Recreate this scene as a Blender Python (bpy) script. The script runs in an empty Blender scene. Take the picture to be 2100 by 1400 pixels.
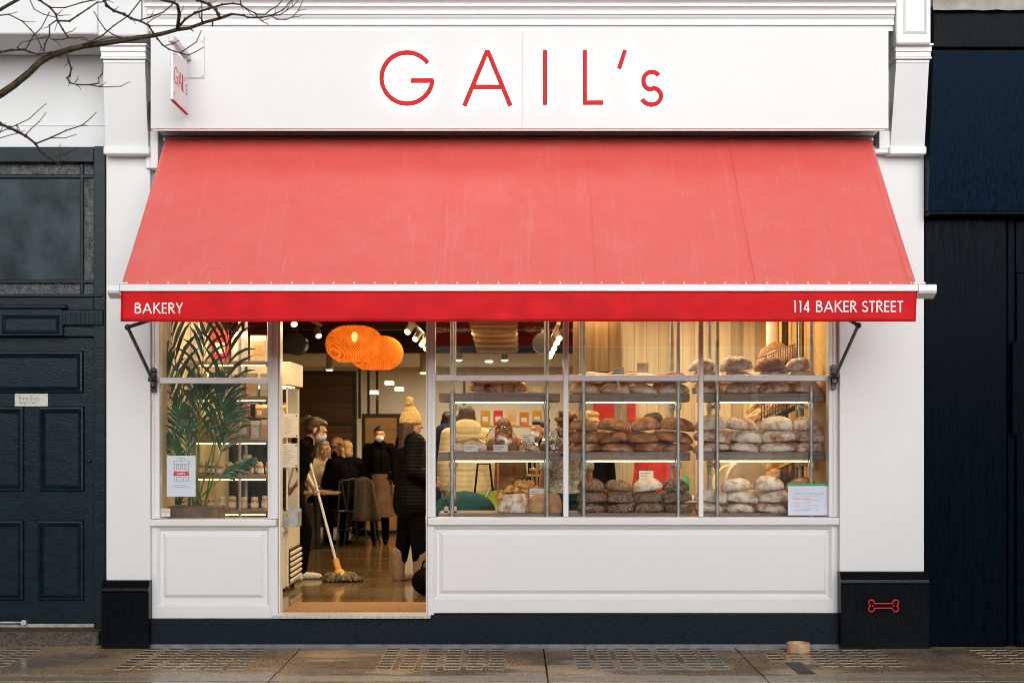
import bpy, bmesh, math, random
from mathutils import Vector, Matrix, Euler, noise
R = math.radians
rnd = random.Random(7)
scene = bpy.context.scene
COL = scene.collection
# ---------------------------------------------------------------- camera
S, D, CX, HY, CZ = 255.0, 11.5, 1053.0, 880.0, 1.745      # px per metre on the shopfront plane, distance, principal point, eye height
cam_d = bpy.data.cameras.new("camera"); cam = bpy.data.objects.new("camera", cam_d); COL.objects.link(cam)
cam.location = (0, -D, CZ); cam.rotation_euler = (R(90), 0, 0)
cam_d.sensor_width = 36; cam_d.lens = 36 * S * D / 2100
cam_d.shift_x = -(CX - 1050) / 2100; cam_d.shift_y = (HY - 700) / 2100
cam_d.clip_end = 500; cam_d.clip_start = 0.1
cam_d.dof.use_dof = True; cam_d.dof.focus_distance = 11.5; cam_d.dof.aperture_fstop = 2.8
scene.camera = cam
# ---------------------------------------------------------------- sky, sun, exposure
w = bpy.data.worlds.new("World"); scene.world = w; w.use_nodes = True
nt = w.node_tree; bg = nt.nodes["Background"]
sky = nt.nodes.new("ShaderNodeTexSky"); sky.sky_type = 'NISHITA'; sky.sun_disc = False
sky.sun_elevation = R(16); sky.sun_rotation = R(172); sky.dust_density = 3.0
hsv = nt.nodes.new("ShaderNodeHueSaturation"); hsv.inputs["Saturation"].default_value = 0.12
nt.links.new(sky.outputs[0], hsv.inputs["Color"]); nt.links.new(hsv.outputs[0], bg.inputs[0])
bg.inputs[1].default_value = 0.11
sl = bpy.data.lights.new("sun", 'SUN'); sl.energy = 1.5; sl.angle = R(56); sl.color = (0.965, 0.985, 1.0)
sun = bpy.data.objects.new("sun", sl); COL.objects.link(sun); sun.location = (3, -20, 25)
sun.rotation_euler = (R(74), 0, R(8))
vs = scene.view_settings; vs.view_transform = 'Standard'; vs.look = 'None'; vs.gamma = 1; vs.use_curve_mapping = False
vs.exposure = 0.08
scene.cycles.use_denoising = True; scene.cycles.filter_width = 0.95
scene.cycles.max_bounces = 8; scene.cycles.transparent_max_bounces = 12; scene.cycles.glossy_bounces = 3
scene.cycles.sample_clamp_indirect = 6
scene.cycles.caustics_reflective = False; scene.cycles.caustics_refractive = False

# ---------------------------------------------------------------- helpers
def PX(px, y=0): return (px - CX) / S * (D + y) / D
def PZ(py, y=0): return CZ + (HY - py) / S * (D + y) / D
def P(px, py, y=0): return Vector((PX(px, y), y, PZ(py, y)))
FL = 0.245                                                   # shop floor level

class MB:
    """collects shapes in world coordinates and links them as ONE mesh object"""
    def __init__(s): s.bm = bmesh.new()
    def box(s, x0, x1, y0, y1, z0, z1, bev=0.0, m=None, seg=1):
        bm = bmesh.new(); bmesh.ops.create_cube(bm, size=1)
        sx, sy, sz = abs(x1-x0), abs(y1-y0), abs(z1-z0)
        bmesh.ops.scale(bm, vec=(sx, sy, sz), verts=bm.verts)
        if bev:
            bmesh.ops.bevel(bm, geom=bm.edges[:], offset=min(bev, .45*min(sx, sy, sz)), segments=seg, affect='EDGES', profile=.5)
        bmesh.ops.translate(bm, vec=((x0+x1)/2, (y0+y1)/2, (z0+z1)/2), verts=bm.verts)
        if m is not None: bmesh.ops.transform(bm, matrix=m, verts=bm.verts)
        s.add(bm); return s
    def add(s, bm):
        me = bpy.data.meshes.new("t"); bm.to_mesh(me); bm.free(); s.bm.from_mesh(me); bpy.data.meshes.remove(me)
    def quad(s, *pts):
        s.bm.faces.new([s.bm.verts.new(p) for p in pts]); return s
    def tube(s, pts, rad, n=8, caps=True):
        pts = [Vector(p) for p in pts]; k = len(pts)
        rad = [rad]*k if not isinstance(rad, (list, tuple)) else list(rad)
        rings = []; prev = None
        for i, p in enumerate(pts):
            t = (pts[min(i+1, k-1)] - pts[max(i-1, 0)])
            if t.length < 1e-9: t = Vector((0, 0, 1))
            t.normalize()
            if prev is None:
                a = Vector((0, 0, 1)) if abs(t.z) < .9 else Vector((1, 0, 0))
                u = t.cross(a).normalized()
            else:
                u = (prev - t*prev.dot(t))
                u = u.normalized() if u.length > 1e-6 else t.orthogonal().normalized()
            prev = u; v = t.cross(u)
            rings.append([s.bm.verts.new(p + (u*math.cos(2*math.pi*j/n) + v*math.sin(2*math.pi*j/n))*rad[i]) for j in range(n)])
        for i in range(k-1):
            for j in range(n):
                s.bm.faces.new((rings[i][j], rings[i][(j+1) % n], rings[i+1][(j+1) % n], rings[i+1][j]))
        if caps:
            s.bm.faces.new(rings[0][::-1]); s.bm.faces.new(rings[-1])
        return s
    def lathe(s, prof, c, n=24, caps=True, sx=1, sy=1):
        c = Vector(c); rings = []
        for r, z in prof:
            rings.append([s.bm.verts.new(c + Vector((r*sx*math.cos(2*math.pi*j/n), r*sy*math.sin(2*math.pi*j/n), z))) for j in range(n)])
        for i in range(len(rings)-1):
            for j in range(n):
                s.bm.faces.new((rings[i][j], rings[i][(j+1) % n], rings[i+1][(j+1) % n], rings[i+1][j]))
        if caps:
            s.bm.faces.new(rings[0][::-1]); s.bm.faces.new(rings[-1])
        return s
    def ell(s, c, r, rot=None, u=16, v=10):
        bm = bmesh.new(); bmesh.ops.create_uvsphere(bm, u_segments=u, v_segments=v, radius=1)
        m = Matrix.Translation(Vector(c)) @ ((rot.to_4x4() if rot else Matrix.Identity(4)) @ Matrix.Diagonal((*r, 1)))
        bmesh.ops.transform(bm, matrix=m, verts=bm.verts); s.add(bm); return s
    def prism(s, pts, vec):
        """closed polygon (3-D points) extruded along vec"""
        vec = Vector(vec); a = [s.bm.verts.new(Vector(p)) for p in pts]; b = [s.bm.verts.new(Vector(p)+vec) for p in pts]
        n = len(a); s.bm.faces.new(a); s.bm.faces.new(b[::-1])
        for i in range(n): s.bm.faces.new((a[(i+1) % n], a[i], b[i], b[(i+1) % n]))
        return s
    def ribbon(s, pts, w, f, depth):
        """flat stroke of width w along 2-D pts, mapped to 3-D by f(u,v,d), depth d from 0 to depth"""
        k = len(pts); L = []; Rr = []
        for i in range(k):
            p = Vector(pts[i]); a = Vector(pts[max(i-1, 0)]); b = Vector(pts[min(i+1, k-1)])
            d1 = (p-a).normalized() if i > 0 else (b-p).normalized()
            d2 = (b-p).normalized() if i < k-1 else d1
            t = (d1+d2).normalized(); nrm = Vector((-t.y, t.x))
            c = max(.35, nrm.dot(Vector((-d1.y, d1.x))))
            L.append(p+nrm*w/2/c); Rr.append(p-nrm*w/2/c)
        V = lambda p, d: s.bm.verts.new(f(p.x, p.y, d))
        lf = [V(p, depth) for p in L]; rf = [V(p, depth) for p in Rr]; lb = [V(p, 0) for p in L]; rb = [V(p, 0) for p in Rr]
        F = s.bm.faces.new
        for i in range(k-1):
            F((lf[i], rf[i], rf[i+1], lf[i+1])); F((rb[i], lb[i], lb[i+1], rb[i+1]))
            F((lb[i], lf[i], lf[i+1], lb[i+1])); F((rf[i], rb[i], rb[i+1], rf[i+1]))
        F((lf[0], lb[0], rb[0], rf[0])); F((lb[-1], lf[-1], rf[-1], rb[-1]))
        return s
    def build(s, name, mat, parent=None, smooth=False, origin=None):
        bm = s.bm
        bmesh.ops.recalc_face_normals(bm, faces=bm.faces[:])
        me = bpy.data.meshes.new(name)
        if parent is None:
            if origin is None:
                xs = [v.co for v in bm.verts]
                lo = Vector((min(c.x for c in xs), min(c.y for c in xs), min(c.z for c in xs)))
                hi = Vector((max(c.x for c in xs), max(c.y for c in xs), max(c.z for c in xs)))
                origin = Vector(((lo.x+hi.x)/2, (lo.y+hi.y)/2, lo.z))
            org = Vector(origin)
        else: org = Vector(ORG.get(parent.name, (0, 0, 0)))
        bmesh.ops.translate(bm, vec=-org, verts=bm.verts)
        bm.to_mesh(me); bm.free()
        o = bpy.data.objects.new(name, me); COL.objects.link(o)
        if parent is None: o.location = org
        else: o.parent = parent
        ORG[o.name] = org
        if mat: me.materials.append(mat)
        if smooth:
            for p in me.polygons: p.use_smooth = True
            if smooth != 'all':
                m = o.data; m.set_sharp_from_angle(angle=R(40))
        return o
ORG = {}
def tag(o, label=None, cat=None, group=None, kind=None):
    if label: o['label'] = label
    if cat: o['category'] = cat
    if group: o['group'] = group
    if kind: o['kind'] = kind
    return o
def thing(name, label, cat, loc=(0, 0, 0), group=None):
    o = bpy.data.objects.new(name, None); COL.objects.link(o); o.location = loc; o.empty_display_size = .1
    ORG[o.name] = Vector(loc); return tag(o, label, cat, group)
def kids(o): return [c for c in COL.objects if c.parent == o]
def copy_tree(o, loc=None, rz=None, scale=None, label=None, group=None, parent=None):
    c = o.copy(); COL.objects.link(c); c.parent = parent
    if loc is not None: c.location = loc
    if rz is not None: c.rotation_euler = (0, 0, rz)
    if scale is not None: c.scale = scale
    if label: c['label'] = label
    if group: c['group'] = group
    for ch in kids(o): copy_tree(ch, parent=c)
    return c
ORDN = ['first', 'second', 'third', 'fourth', 'fifth', 'sixth', 'seventh', 'eighth', 'ninth', 'tenth', 'eleventh', 'twelfth']

# ---------------------------------------------------------------- materials
def nodes(m):
    m.use_nodes = True; t = m.node_tree; return t, t.nodes["Principled BSDF"]
def mat(name, col, rough=.5, metal=0, var=.12, sc=12, bump=0, bsc=60, coat=0, coatr=.1, sheen=0, spec=.5, emit=None, es=0,
        col2=None, stretch=(1, 1, 1), rvar=0, detail=5, rand=False, band=(.35, .65)):
    m = bpy.data.materials.new(name); t, b = nodes(m); N = t.nodes.new; Lk = t.links.new
    tc = N("ShaderNodeTexCoord"); mp = N("ShaderNodeMapping"); mp.inputs["Scale"].default_value = stretch
    Lk(tc.outputs["Object"], mp.inputs["Vector"])
    if rand:
        oi = N("ShaderNodeObjectInfo"); mu = N("ShaderNodeMath"); mu.operation = 'MULTIPLY'; mu.inputs[1].default_value = 37
        Lk(oi.outputs["Random"], mu.inputs[0]); Lk(mu.outputs[0], mp.inputs["Location"])
    nz = N("ShaderNodeTexNoise"); nz.inputs["Scale"].default_value = sc; nz.inputs["Detail"].default_value = detail
    Lk(mp.outputs[0], nz.inputs["Vector"])
    rp = N("ShaderNodeValToRGB"); rp.color_ramp.elements[0].position = band[0]; rp.color_ramp.elements[1].position = band[1]
    c1 = [max(0, c*(1-var)) for c in col]; c2 = list(col2) if col2 else [min(1, c*(1+var)) for c in col]
    rp.color_ramp.elements[0].color = (*c1, 1); rp.color_ramp.elements[1].color = (*c2, 1)
    Lk(nz.outputs["Fac"], rp.inputs[0]); Lk(rp.outputs[0], b.inputs["Base Color"])
    b.inputs["Roughness"].default_value = rough; b.inputs["Metallic"].default_value = metal
    b.inputs["Specular IOR Level"].default_value = spec
    b.inputs["Coat Weight"].default_value = coat; b.inputs["Coat Roughness"].default_value = coatr
    b.inputs["Sheen Weight"].default_value = sheen
    if rvar:
        mr = N("ShaderNodeMapRange"); mr.inputs[1].default_value = .35; mr.inputs[2].default_value = .65
        mr.inputs[3].default_value = max(.02, rough-rvar); mr.inputs[4].default_value = min(1, rough+rvar)
        n3 = N("ShaderNodeTexNoise"); n3.inputs["Scale"].default_value = sc*.6; Lk(mp.outputs[0], n3.inputs["Vector"])
        Lk(n3.outputs["Fac"], mr.inputs[0]); Lk(mr.outputs[0], b.inputs["Roughness"])
    if bump:
        n2 = N("ShaderNodeTexNoise"); n2.inputs["Scale"].default_value = bsc; n2.inputs["Detail"].default_value = 4
        Lk(mp.outputs[0], n2.inputs["Vector"]); bp = N("ShaderNodeBump"); bp.inputs["Strength"].default_value = bump
        bp.inputs["Distance"].default_value = .02
        Lk(n2.outputs["Fac"], bp.inputs["Height"]); Lk(bp.outputs[0], b.inputs["Normal"])
    if emit:
        b.inputs["Emission Color"].default_value = (*emit, 1); b.inputs["Emission Strength"].default_value = es
    return m

def m_glass(name, tint=(1, 1, 1), boost=1.0, rough=0.0):
    m = bpy.data.materials.new(name); m.use_nodes = True; t = m.node_tree; t.nodes.clear(); N = t.nodes.new
    out = N("ShaderNodeOutputMaterial"); tr = N("ShaderNodeBsdfTransparent"); gl = N("ShaderNodeBsdfGlossy"); mx = N("ShaderNodeMixShader")
    tr.inputs[0].default_value = (*tint, 1); gl.inputs["Roughness"].default_value = rough
    ge = N("ShaderNodeNewGeometry"); dt = N("ShaderNodeVectorMath"); dt.operation = 'DOT_PRODUCT'
    t.links.new(ge.outputs["Normal"], dt.inputs[0]); t.links.new(ge.outputs["Incoming"], dt.inputs[1])
    ab = N("ShaderNodeMath"); ab.operation = 'ABSOLUTE'; t.links.new(dt.outputs["Value"], ab.inputs[0])
    om = N("ShaderNodeMath"); om.operation = 'SUBTRACT'; om.inputs[0].default_value = 1; t.links.new(ab.outputs[0], om.inputs[1])
    pw = N("ShaderNodeMath"); pw.operation = 'POWER'; pw.inputs[1].default_value = 5; t.links.new(om.outputs[0], pw.inputs[0])
    fr = N("ShaderNodeMath"); fr.operation = 'MULTIPLY_ADD'; fr.inputs[1].default_value = .96; fr.inputs[2].default_value = .04; t.links.new(pw.outputs[0], fr.inputs[0])
    mu = N("ShaderNodeMath"); mu.operation = 'MULTIPLY'; mu.inputs[1].default_value = boost; mu.use_clamp = True
    nz = N("ShaderNodeTexNoise"); nz.inputs["Scale"].default_value = 1.2; bp = N("ShaderNodeBump"); bp.inputs["Strength"].default_value = .02
    tc = N("ShaderNodeTexCoord"); t.links.new(tc.outputs["Object"], nz.inputs["Vector"])
    t.links.new(nz.outputs["Fac"], bp.inputs["Height"]); t.links.new(bp.outputs[0], gl.inputs["Normal"])
    t.links.new(fr.outputs[0], mu.inputs[0]); t.links.new(mu.outputs[0], mx.inputs[0])
    t.links.new(tr.outputs[0], mx.inputs[1]); t.links.new(gl.outputs[0], mx.inputs[2]); t.links.new(mx.outputs[0], out.inputs[0])
    return m

def m_emit(name, col, st):
    m = bpy.data.materials.new(name); t, b = nodes(m); b.inputs["Base Color"].default_value = (*[min(1, c) for c in col], 1)
    b.inputs["Emission Color"].default_value = (*col, 1); b.inputs["Emission Strength"].default_value = st; return m

def m_awning():
    m = bpy.data.materials.new("wet_red_canvas"); t, b = nodes(m); N = t.nodes.new; Lk = t.links.new
    tc = N("ShaderNodeTexCoord")
    # broad fading of the cloth
    n1 = N("ShaderNodeTexNoise"); n1.inputs["Scale"].default_value = 7; n1.inputs["Detail"].default_value = 10; n1.inputs["Roughness"].default_value = .68; Lk(tc.outputs["Object"], n1.inputs["Vector"])
    r1 = N("ShaderNodeValToRGB"); r1.color_ramp.elements[0].position = .36; r1.color_ramp.elements[1].position = .64
    r1.color_ramp.elements[0].color = (.86, .076, .054, 1); r1.color_ramp.elements[1].color = (.89, .100, .072, 1); Lk(n1.outputs["Fac"], r1.inputs[0])
    # droplets, their whitish glint put into the base colour
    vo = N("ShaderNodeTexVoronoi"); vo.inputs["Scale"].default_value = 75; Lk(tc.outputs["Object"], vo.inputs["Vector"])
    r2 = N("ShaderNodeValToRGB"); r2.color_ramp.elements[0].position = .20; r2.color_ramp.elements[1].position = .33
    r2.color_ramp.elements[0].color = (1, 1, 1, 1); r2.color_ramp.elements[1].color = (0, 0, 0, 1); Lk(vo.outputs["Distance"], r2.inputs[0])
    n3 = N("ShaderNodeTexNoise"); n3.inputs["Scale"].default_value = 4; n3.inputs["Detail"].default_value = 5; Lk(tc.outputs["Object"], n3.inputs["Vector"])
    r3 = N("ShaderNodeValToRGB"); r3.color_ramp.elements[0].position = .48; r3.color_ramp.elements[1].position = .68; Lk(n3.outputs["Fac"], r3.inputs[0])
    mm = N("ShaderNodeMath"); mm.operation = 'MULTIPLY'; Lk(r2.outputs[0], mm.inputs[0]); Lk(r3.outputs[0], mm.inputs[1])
    # run-off streaks
    mp = N("ShaderNodeMapping"); mp.inputs["Scale"].default_value = (24, .6, .6); Lk(tc.outputs["Object"], mp.inputs["Vector"])
    n4 = N("ShaderNodeTexNoise"); n4.inputs["Scale"].default_value = 1; n4.inputs["Detail"].default_value = 3; n4.inputs["Distortion"].default_value = .25; Lk(mp.outputs[0], n4.inputs["Vector"])
    r4 = N("ShaderNodeValToRGB"); e = r4.color_ramp.elements; e[0].position = .615; e[0].color = (0, 0, 0, 1); e[1].position = .64; e[1].color = (.28, .28, .28, 1)
    x = e.new(.66); x.color = (0, 0, 0, 1); Lk(n4.outputs["Fac"], r4.inputs[0])
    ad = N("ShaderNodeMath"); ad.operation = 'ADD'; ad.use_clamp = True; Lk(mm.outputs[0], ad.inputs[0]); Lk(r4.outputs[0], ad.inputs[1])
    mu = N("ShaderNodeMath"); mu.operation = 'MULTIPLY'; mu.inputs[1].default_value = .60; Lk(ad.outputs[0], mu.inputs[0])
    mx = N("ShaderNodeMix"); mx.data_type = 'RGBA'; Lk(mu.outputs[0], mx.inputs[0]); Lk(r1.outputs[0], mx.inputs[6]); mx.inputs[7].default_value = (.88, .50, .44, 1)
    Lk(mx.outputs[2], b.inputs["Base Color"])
    b.inputs["Roughness"].default_value = .5; b.inputs["Specular IOR Level"].default_value = 1.0
    b.inputs["Coat Weight"].default_value = 1.0; b.inputs["Coat Roughness"].default_value = .38
    b.inputs["Sheen Weight"].default_value = .55; b.inputs["Sheen Roughness"].default_value = .5
    n5 = N("ShaderNodeTexNoise"); n5.inputs["Scale"].default_value = 260; Lk(tc.outputs["Object"], n5.inputs["Vector"])
    bp = N("ShaderNodeBump"); bp.inputs["Strength"].default_value = .12; bp.inputs["Distance"].default_value = .01
    Lk(n5.outputs["Fac"], bp.inputs["Height"]); Lk(bp.outputs[0], b.inputs["Normal"])
    return m

def m_wood(name, c1, c2, rough=.5, axis='X', sc=3, coat=0, bump=.08, planks=None):
    """grain runs along the given object axis; planks = (axis index, width): thin dark joints across it"""
    m = bpy.data.materials.new(name); t, b = nodes(m); N = t.nodes.new; Lk = t.links.new
    tc = N("ShaderNodeTexCoord"); mp = N("ShaderNodeMapping")
    mp.inputs["Scale"].default_value = {'X': (.5, 9, 9), 'Y': (9, .5, 9), 'Z': (9, 9, .5)}[axis]
    Lk(tc.outputs["Object"], mp.inputs["Vector"])
    nz = N("ShaderNodeTexNoise"); nz.inputs["Scale"].default_value = sc; nz.inputs["Detail"].default_value = 8; nz.inputs["Distortion"].default_value = .8
    Lk(mp.outputs[0], nz.inputs["Vector"])
    rp = N("ShaderNodeValToRGB"); rp.color_ramp.elements[0].position = .32; rp.color_ramp.elements[1].position = .68
    rp.color_ramp.elements[0].color = (*c1, 1); rp.color_ramp.elements[1].color = (*c2, 1); Lk(nz.outputs["Fac"], rp.inputs[0])
    last = rp.outputs[0]
    if planks:
        sp = N("ShaderNodeSeparateXYZ"); Lk(tc.outputs["Object"], sp.inputs[0])
        dv = N("ShaderNodeMath"); dv.operation = 'DIVIDE'; dv.inputs[1].default_value = planks[1]; Lk(sp.outputs[planks[0]], dv.inputs[0])
        fl = N("ShaderNodeMath"); fl.operation = 'FLOOR'; Lk(dv.outputs[0], fl.inputs[0])
        fr = N("ShaderNodeMath"); fr.operation = 'FRACT'; Lk(dv.outputs[0], fr.inputs[0])
        wn = N("ShaderNodeTexWhiteNoise"); wn.noise_dimensions = '1D'; Lk(fl.outputs[0], wn.inputs["W"])
        mr = N("ShaderNodeMapRange"); mr.inputs[3].default_value = .7; mr.inputs[4].default_value = 1.2; Lk(wn.outputs["Value"], mr.inputs[0])
        gt = N("ShaderNodeMath"); gt.operation = 'GREATER_THAN'; gt.inputs[1].default_value = .035; Lk(fr.outputs[0], gt.inputs[0])
        g2 = N("ShaderNodeMapRange"); g2.inputs[3].default_value = .35; g2.inputs[4].default_value = 1; Lk(gt.outputs[0], g2.inputs[0])
        m1 = N("ShaderNodeMath"); m1.operation = 'MULTIPLY'; Lk(mr.outputs[0], m1.inputs[0]); Lk(g2.outputs[0], m1.inputs[1])
        mx = N("ShaderNodeVectorMath"); mx.operation = 'SCALE'; Lk(last, mx.inputs[0]); Lk(m1.outputs[0], mx.inputs["Scale"]); last = mx.outputs[0]
    Lk(last, b.inputs["Base Color"]); b.inputs["Roughness"].default_value = rough; b.inputs["Coat Weight"].default_value = coat
    bp = N("ShaderNodeBump"); bp.inputs["Strength"].default_value = bump; Lk(nz.outputs["Fac"], bp.inputs["Height"]); Lk(bp.outputs[0], b.inputs["Normal"])
    return m

def m_pavement():
    m = bpy.data.materials.new("wet_stone"); t, b = nodes(m); N = t.nodes.new; Lk = t.links.new
    tc = N("ShaderNodeTexCoord")
    n1 = N("ShaderNodeTexNoise"); n1.inputs["Scale"].default_value = 1.1; n1.inputs["Detail"].default_value = 6; Lk(tc.outputs["Object"], n1.inputs["Vector"])
    r1 = N("ShaderNodeValToRGB"); r1.color_ramp.elements[0].position = .35; r1.color_ramp.elements[1].position = .66
    r1.color_ramp.elements[0].color = (.20, .17, .14, 1); r1.color_ramp.elements[1].color = (.52, .385, .245, 1); Lk(n1.outputs["Fac"], r1.inputs[0])
    n2 = N("ShaderNodeTexNoise"); n2.inputs["Scale"].default_value = 95; n2.inputs["Detail"].default_value = 3; Lk(tc.outputs["Object"], n2.inputs["Vector"])
    r2 = N("ShaderNodeValToRGB"); r2.color_ramp.elements[0].position = .36; r2.color_ramp.elements[1].position = .66
    r2.color_ramp.elements[0].color = (.4, .4, .42, 1); r2.color_ramp.elements[1].color = (1.75, 1.6, 1.35, 1); Lk(n2.outputs["Fac"], r2.inputs[0])
    mx = N("ShaderNodeMix"); mx.data_type = 'RGBA'; mx.blend_type = 'MULTIPLY'; mx.inputs[0].default_value = 1
    Lk(r1.outputs[0], mx.inputs[6]); Lk(r2.outputs[0], mx.inputs[7]); Lk(mx.outputs[2], b.inputs["Base Color"])
    mp = N("ShaderNodeMapping"); mp.inputs["Scale"].default_value = (1, 2.2, 1); mp.inputs["Location"].default_value = (3.1, .7, 0); Lk(tc.outputs["Object"], mp.inputs["Vector"])
    n3 = N("ShaderNodeTexNoise"); n3.inputs["Scale"].default_value = 1.3; n3.inputs["Detail"].default_value = 5; Lk(mp.outputs[0], n3.inputs["Vector"])
    r3 = N("ShaderNodeMapRange"); r3.inputs[1].default_value = .44; r3.inputs[2].default_value = .58; r3.inputs[3].default_value = .05; r3.inputs[4].default_value = .38; Lk(n3.outputs["Fac"], r3.inputs[0])
    Lk(r3.outputs[0], b.inputs["Roughness"])
    ms = N("ShaderNodeMapRange"); ms.inputs[1].default_value = .44; ms.inputs[2].default_value = .58; ms.inputs[3].default_value = .06; ms.inputs[4].default_value = .5; Lk(n3.outputs["Fac"], ms.inputs[0])
    bp = N("ShaderNodeBump"); bp.inputs["Distance"].default_value = .006; Lk(ms.outputs[0], bp.inputs["Strength"]); Lk(n2.outputs["Fac"], bp.inputs["Height"]); Lk(bp.outputs[0], b.inputs["Normal"])
    b.inputs["Coat Weight"].default_value = .35; b.inputs["Coat Roughness"].default_value = .12
    return m

def m_wetpaint(name, c1, c2, rough=.22, streak=True, spec=.5):
    """dark gloss paint with rain runs: rougher and smoother vertical tracks"""
    m = bpy.data.materials.new(name); t, b = nodes(m); N = t.nodes.new; Lk = t.links.new
    tc = N("ShaderNodeTexCoord"); mp = N("ShaderNodeMapping"); mp.inputs["Scale"].default_value = (14, 14, .9) if streak else (3, 3, 3); Lk(tc.outputs["Object"], mp.inputs["Vector"])
    n1 = N("ShaderNodeTexNoise"); n1.inputs["Scale"].default_value = 7; n1.inputs["Detail"].default_value = 10; n1.inputs["Roughness"].default_value = .68; Lk(mp.outputs[0], n1.inputs["Vector"])
    r1 = N("ShaderNodeValToRGB"); r1.color_ramp.elements[0].position = .38; r1.color_ramp.elements[1].position = .64
    r1.color_ramp.elements[0].color = (*c1, 1); r1.color_ramp.elements[1].color = (*c2, 1); Lk(n1.outputs["Fac"], r1.inputs[0]); Lk(r1.outputs[0], b.inputs["Base Color"])
    mr = N("ShaderNodeMapRange"); mr.inputs[1].default_value = .4; mr.inputs[2].default_value = .6; mr.inputs[3].default_value = rough*.75; mr.inputs[4].default_value = rough*1.5; Lk(n1.outputs["Fac"], mr.inputs[0]); Lk(mr.outputs[0], b.inputs["Roughness"])
    n2 = N("ShaderNodeTexNoise"); n2.inputs["Scale"].default_value = 45; n2.inputs["Detail"].default_value = 4; Lk(tc.outputs["Object"], n2.inputs["Vector"])
    bp = N("ShaderNodeBump"); bp.inputs["Strength"].default_value = .12; b.inputs["Specular IOR Level"].default_value = spec; bp.inputs["Distance"].default_value = .01; Lk(n2.outputs["Fac"], bp.inputs["Height"]); Lk(bp.outputs[0], b.inputs["Normal"])
    return m

def m_bread(name, crust, crust2, flour, amount, seeds=False):
    m = bpy.data.materials.new(name); t, b = nodes(m); N = t.nodes.new; Lk = t.links.new
    tc = N("ShaderNodeTexCoord"); oi = N("ShaderNodeObjectInfo"); va = N("ShaderNodeVectorMath"); va.operation = 'ADD'
    mu = N("ShaderNodeMath"); mu.operation = 'MULTIPLY'; mu.inputs[1].default_value = 53; Lk(oi.outputs["Random"], mu.inputs[0])
    Lk(tc.outputs["Object"], va.inputs[0]); Lk(mu.outputs[0], va.inputs[1])
    n1 = N("ShaderNodeTexNoise"); n1.inputs["Scale"].default_value = 14; n1.inputs["Detail"].default_value = 5; Lk(va.outputs[0], n1.inputs["Vector"])
    r1 = N("ShaderNodeValToRGB"); r1.color_ramp.elements[0].position = .35; r1.color_ramp.elements[1].position = .65
    r1.color_ramp.elements[0].color = (*crust, 1); r1.color_ramp.elements[1].color = (*crust2, 1); Lk(n1.outputs["Fac"], r1.inputs[0])
    last = r1.outputs[0]
    if seeds:
        vo = N("ShaderNodeTexVoronoi"); vo.inputs["Scale"].default_value = 62; Lk(va.outputs[0], vo.inputs["Vector"])
        r2 = N("ShaderNodeMapRange"); r2.inputs[1].default_value = .24; r2.inputs[2].default_value = .36; r2.inputs[3].default_value = .95; r2.inputs[4].default_value = 0; Lk(vo.outputs["Distance"], r2.inputs[0]); fac = r2.outputs[0]; hh = vo.outputs["Distance"]
    else:
        n2 = N("ShaderNodeTexNoise"); n2.inputs["Scale"].default_value = 13; n2.inputs["Detail"].default_value = 9; n2.inputs["Roughness"].default_value = .7; Lk(va.outputs[0], n2.inputs["Vector"])
        r2 = N("ShaderNodeMapRange"); r2.inputs[1].default_value = .62-amount*.3; r2.inputs[2].default_value = .8-amount*.3; r2.inputs[3].default_value = 0; r2.inputs[4].default_value = .92; Lk(n2.outputs["Fac"], r2.inputs[0]); fac = r2.outputs[0]; hh = n2.outputs["Fac"]
    mx = N("ShaderNodeMix"); mx.data_type = 'RGBA'; Lk(fac, mx.inputs[0]); Lk(last, mx.inputs[6]); mx.inputs[7].default_value = (*flour, 1)
    Lk(mx.outputs[2], b.inputs["Base Color"]); b.inputs["Roughness"].default_value = .7
    bp = N("ShaderNodeBump"); bp.inputs["Strength"].default_value = .6; bp.inputs["Distance"].default_value = .012; Lk(hh, bp.inputs["Height"]); Lk(bp.outputs[0], b.inputs["Normal"])
    return m

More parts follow.
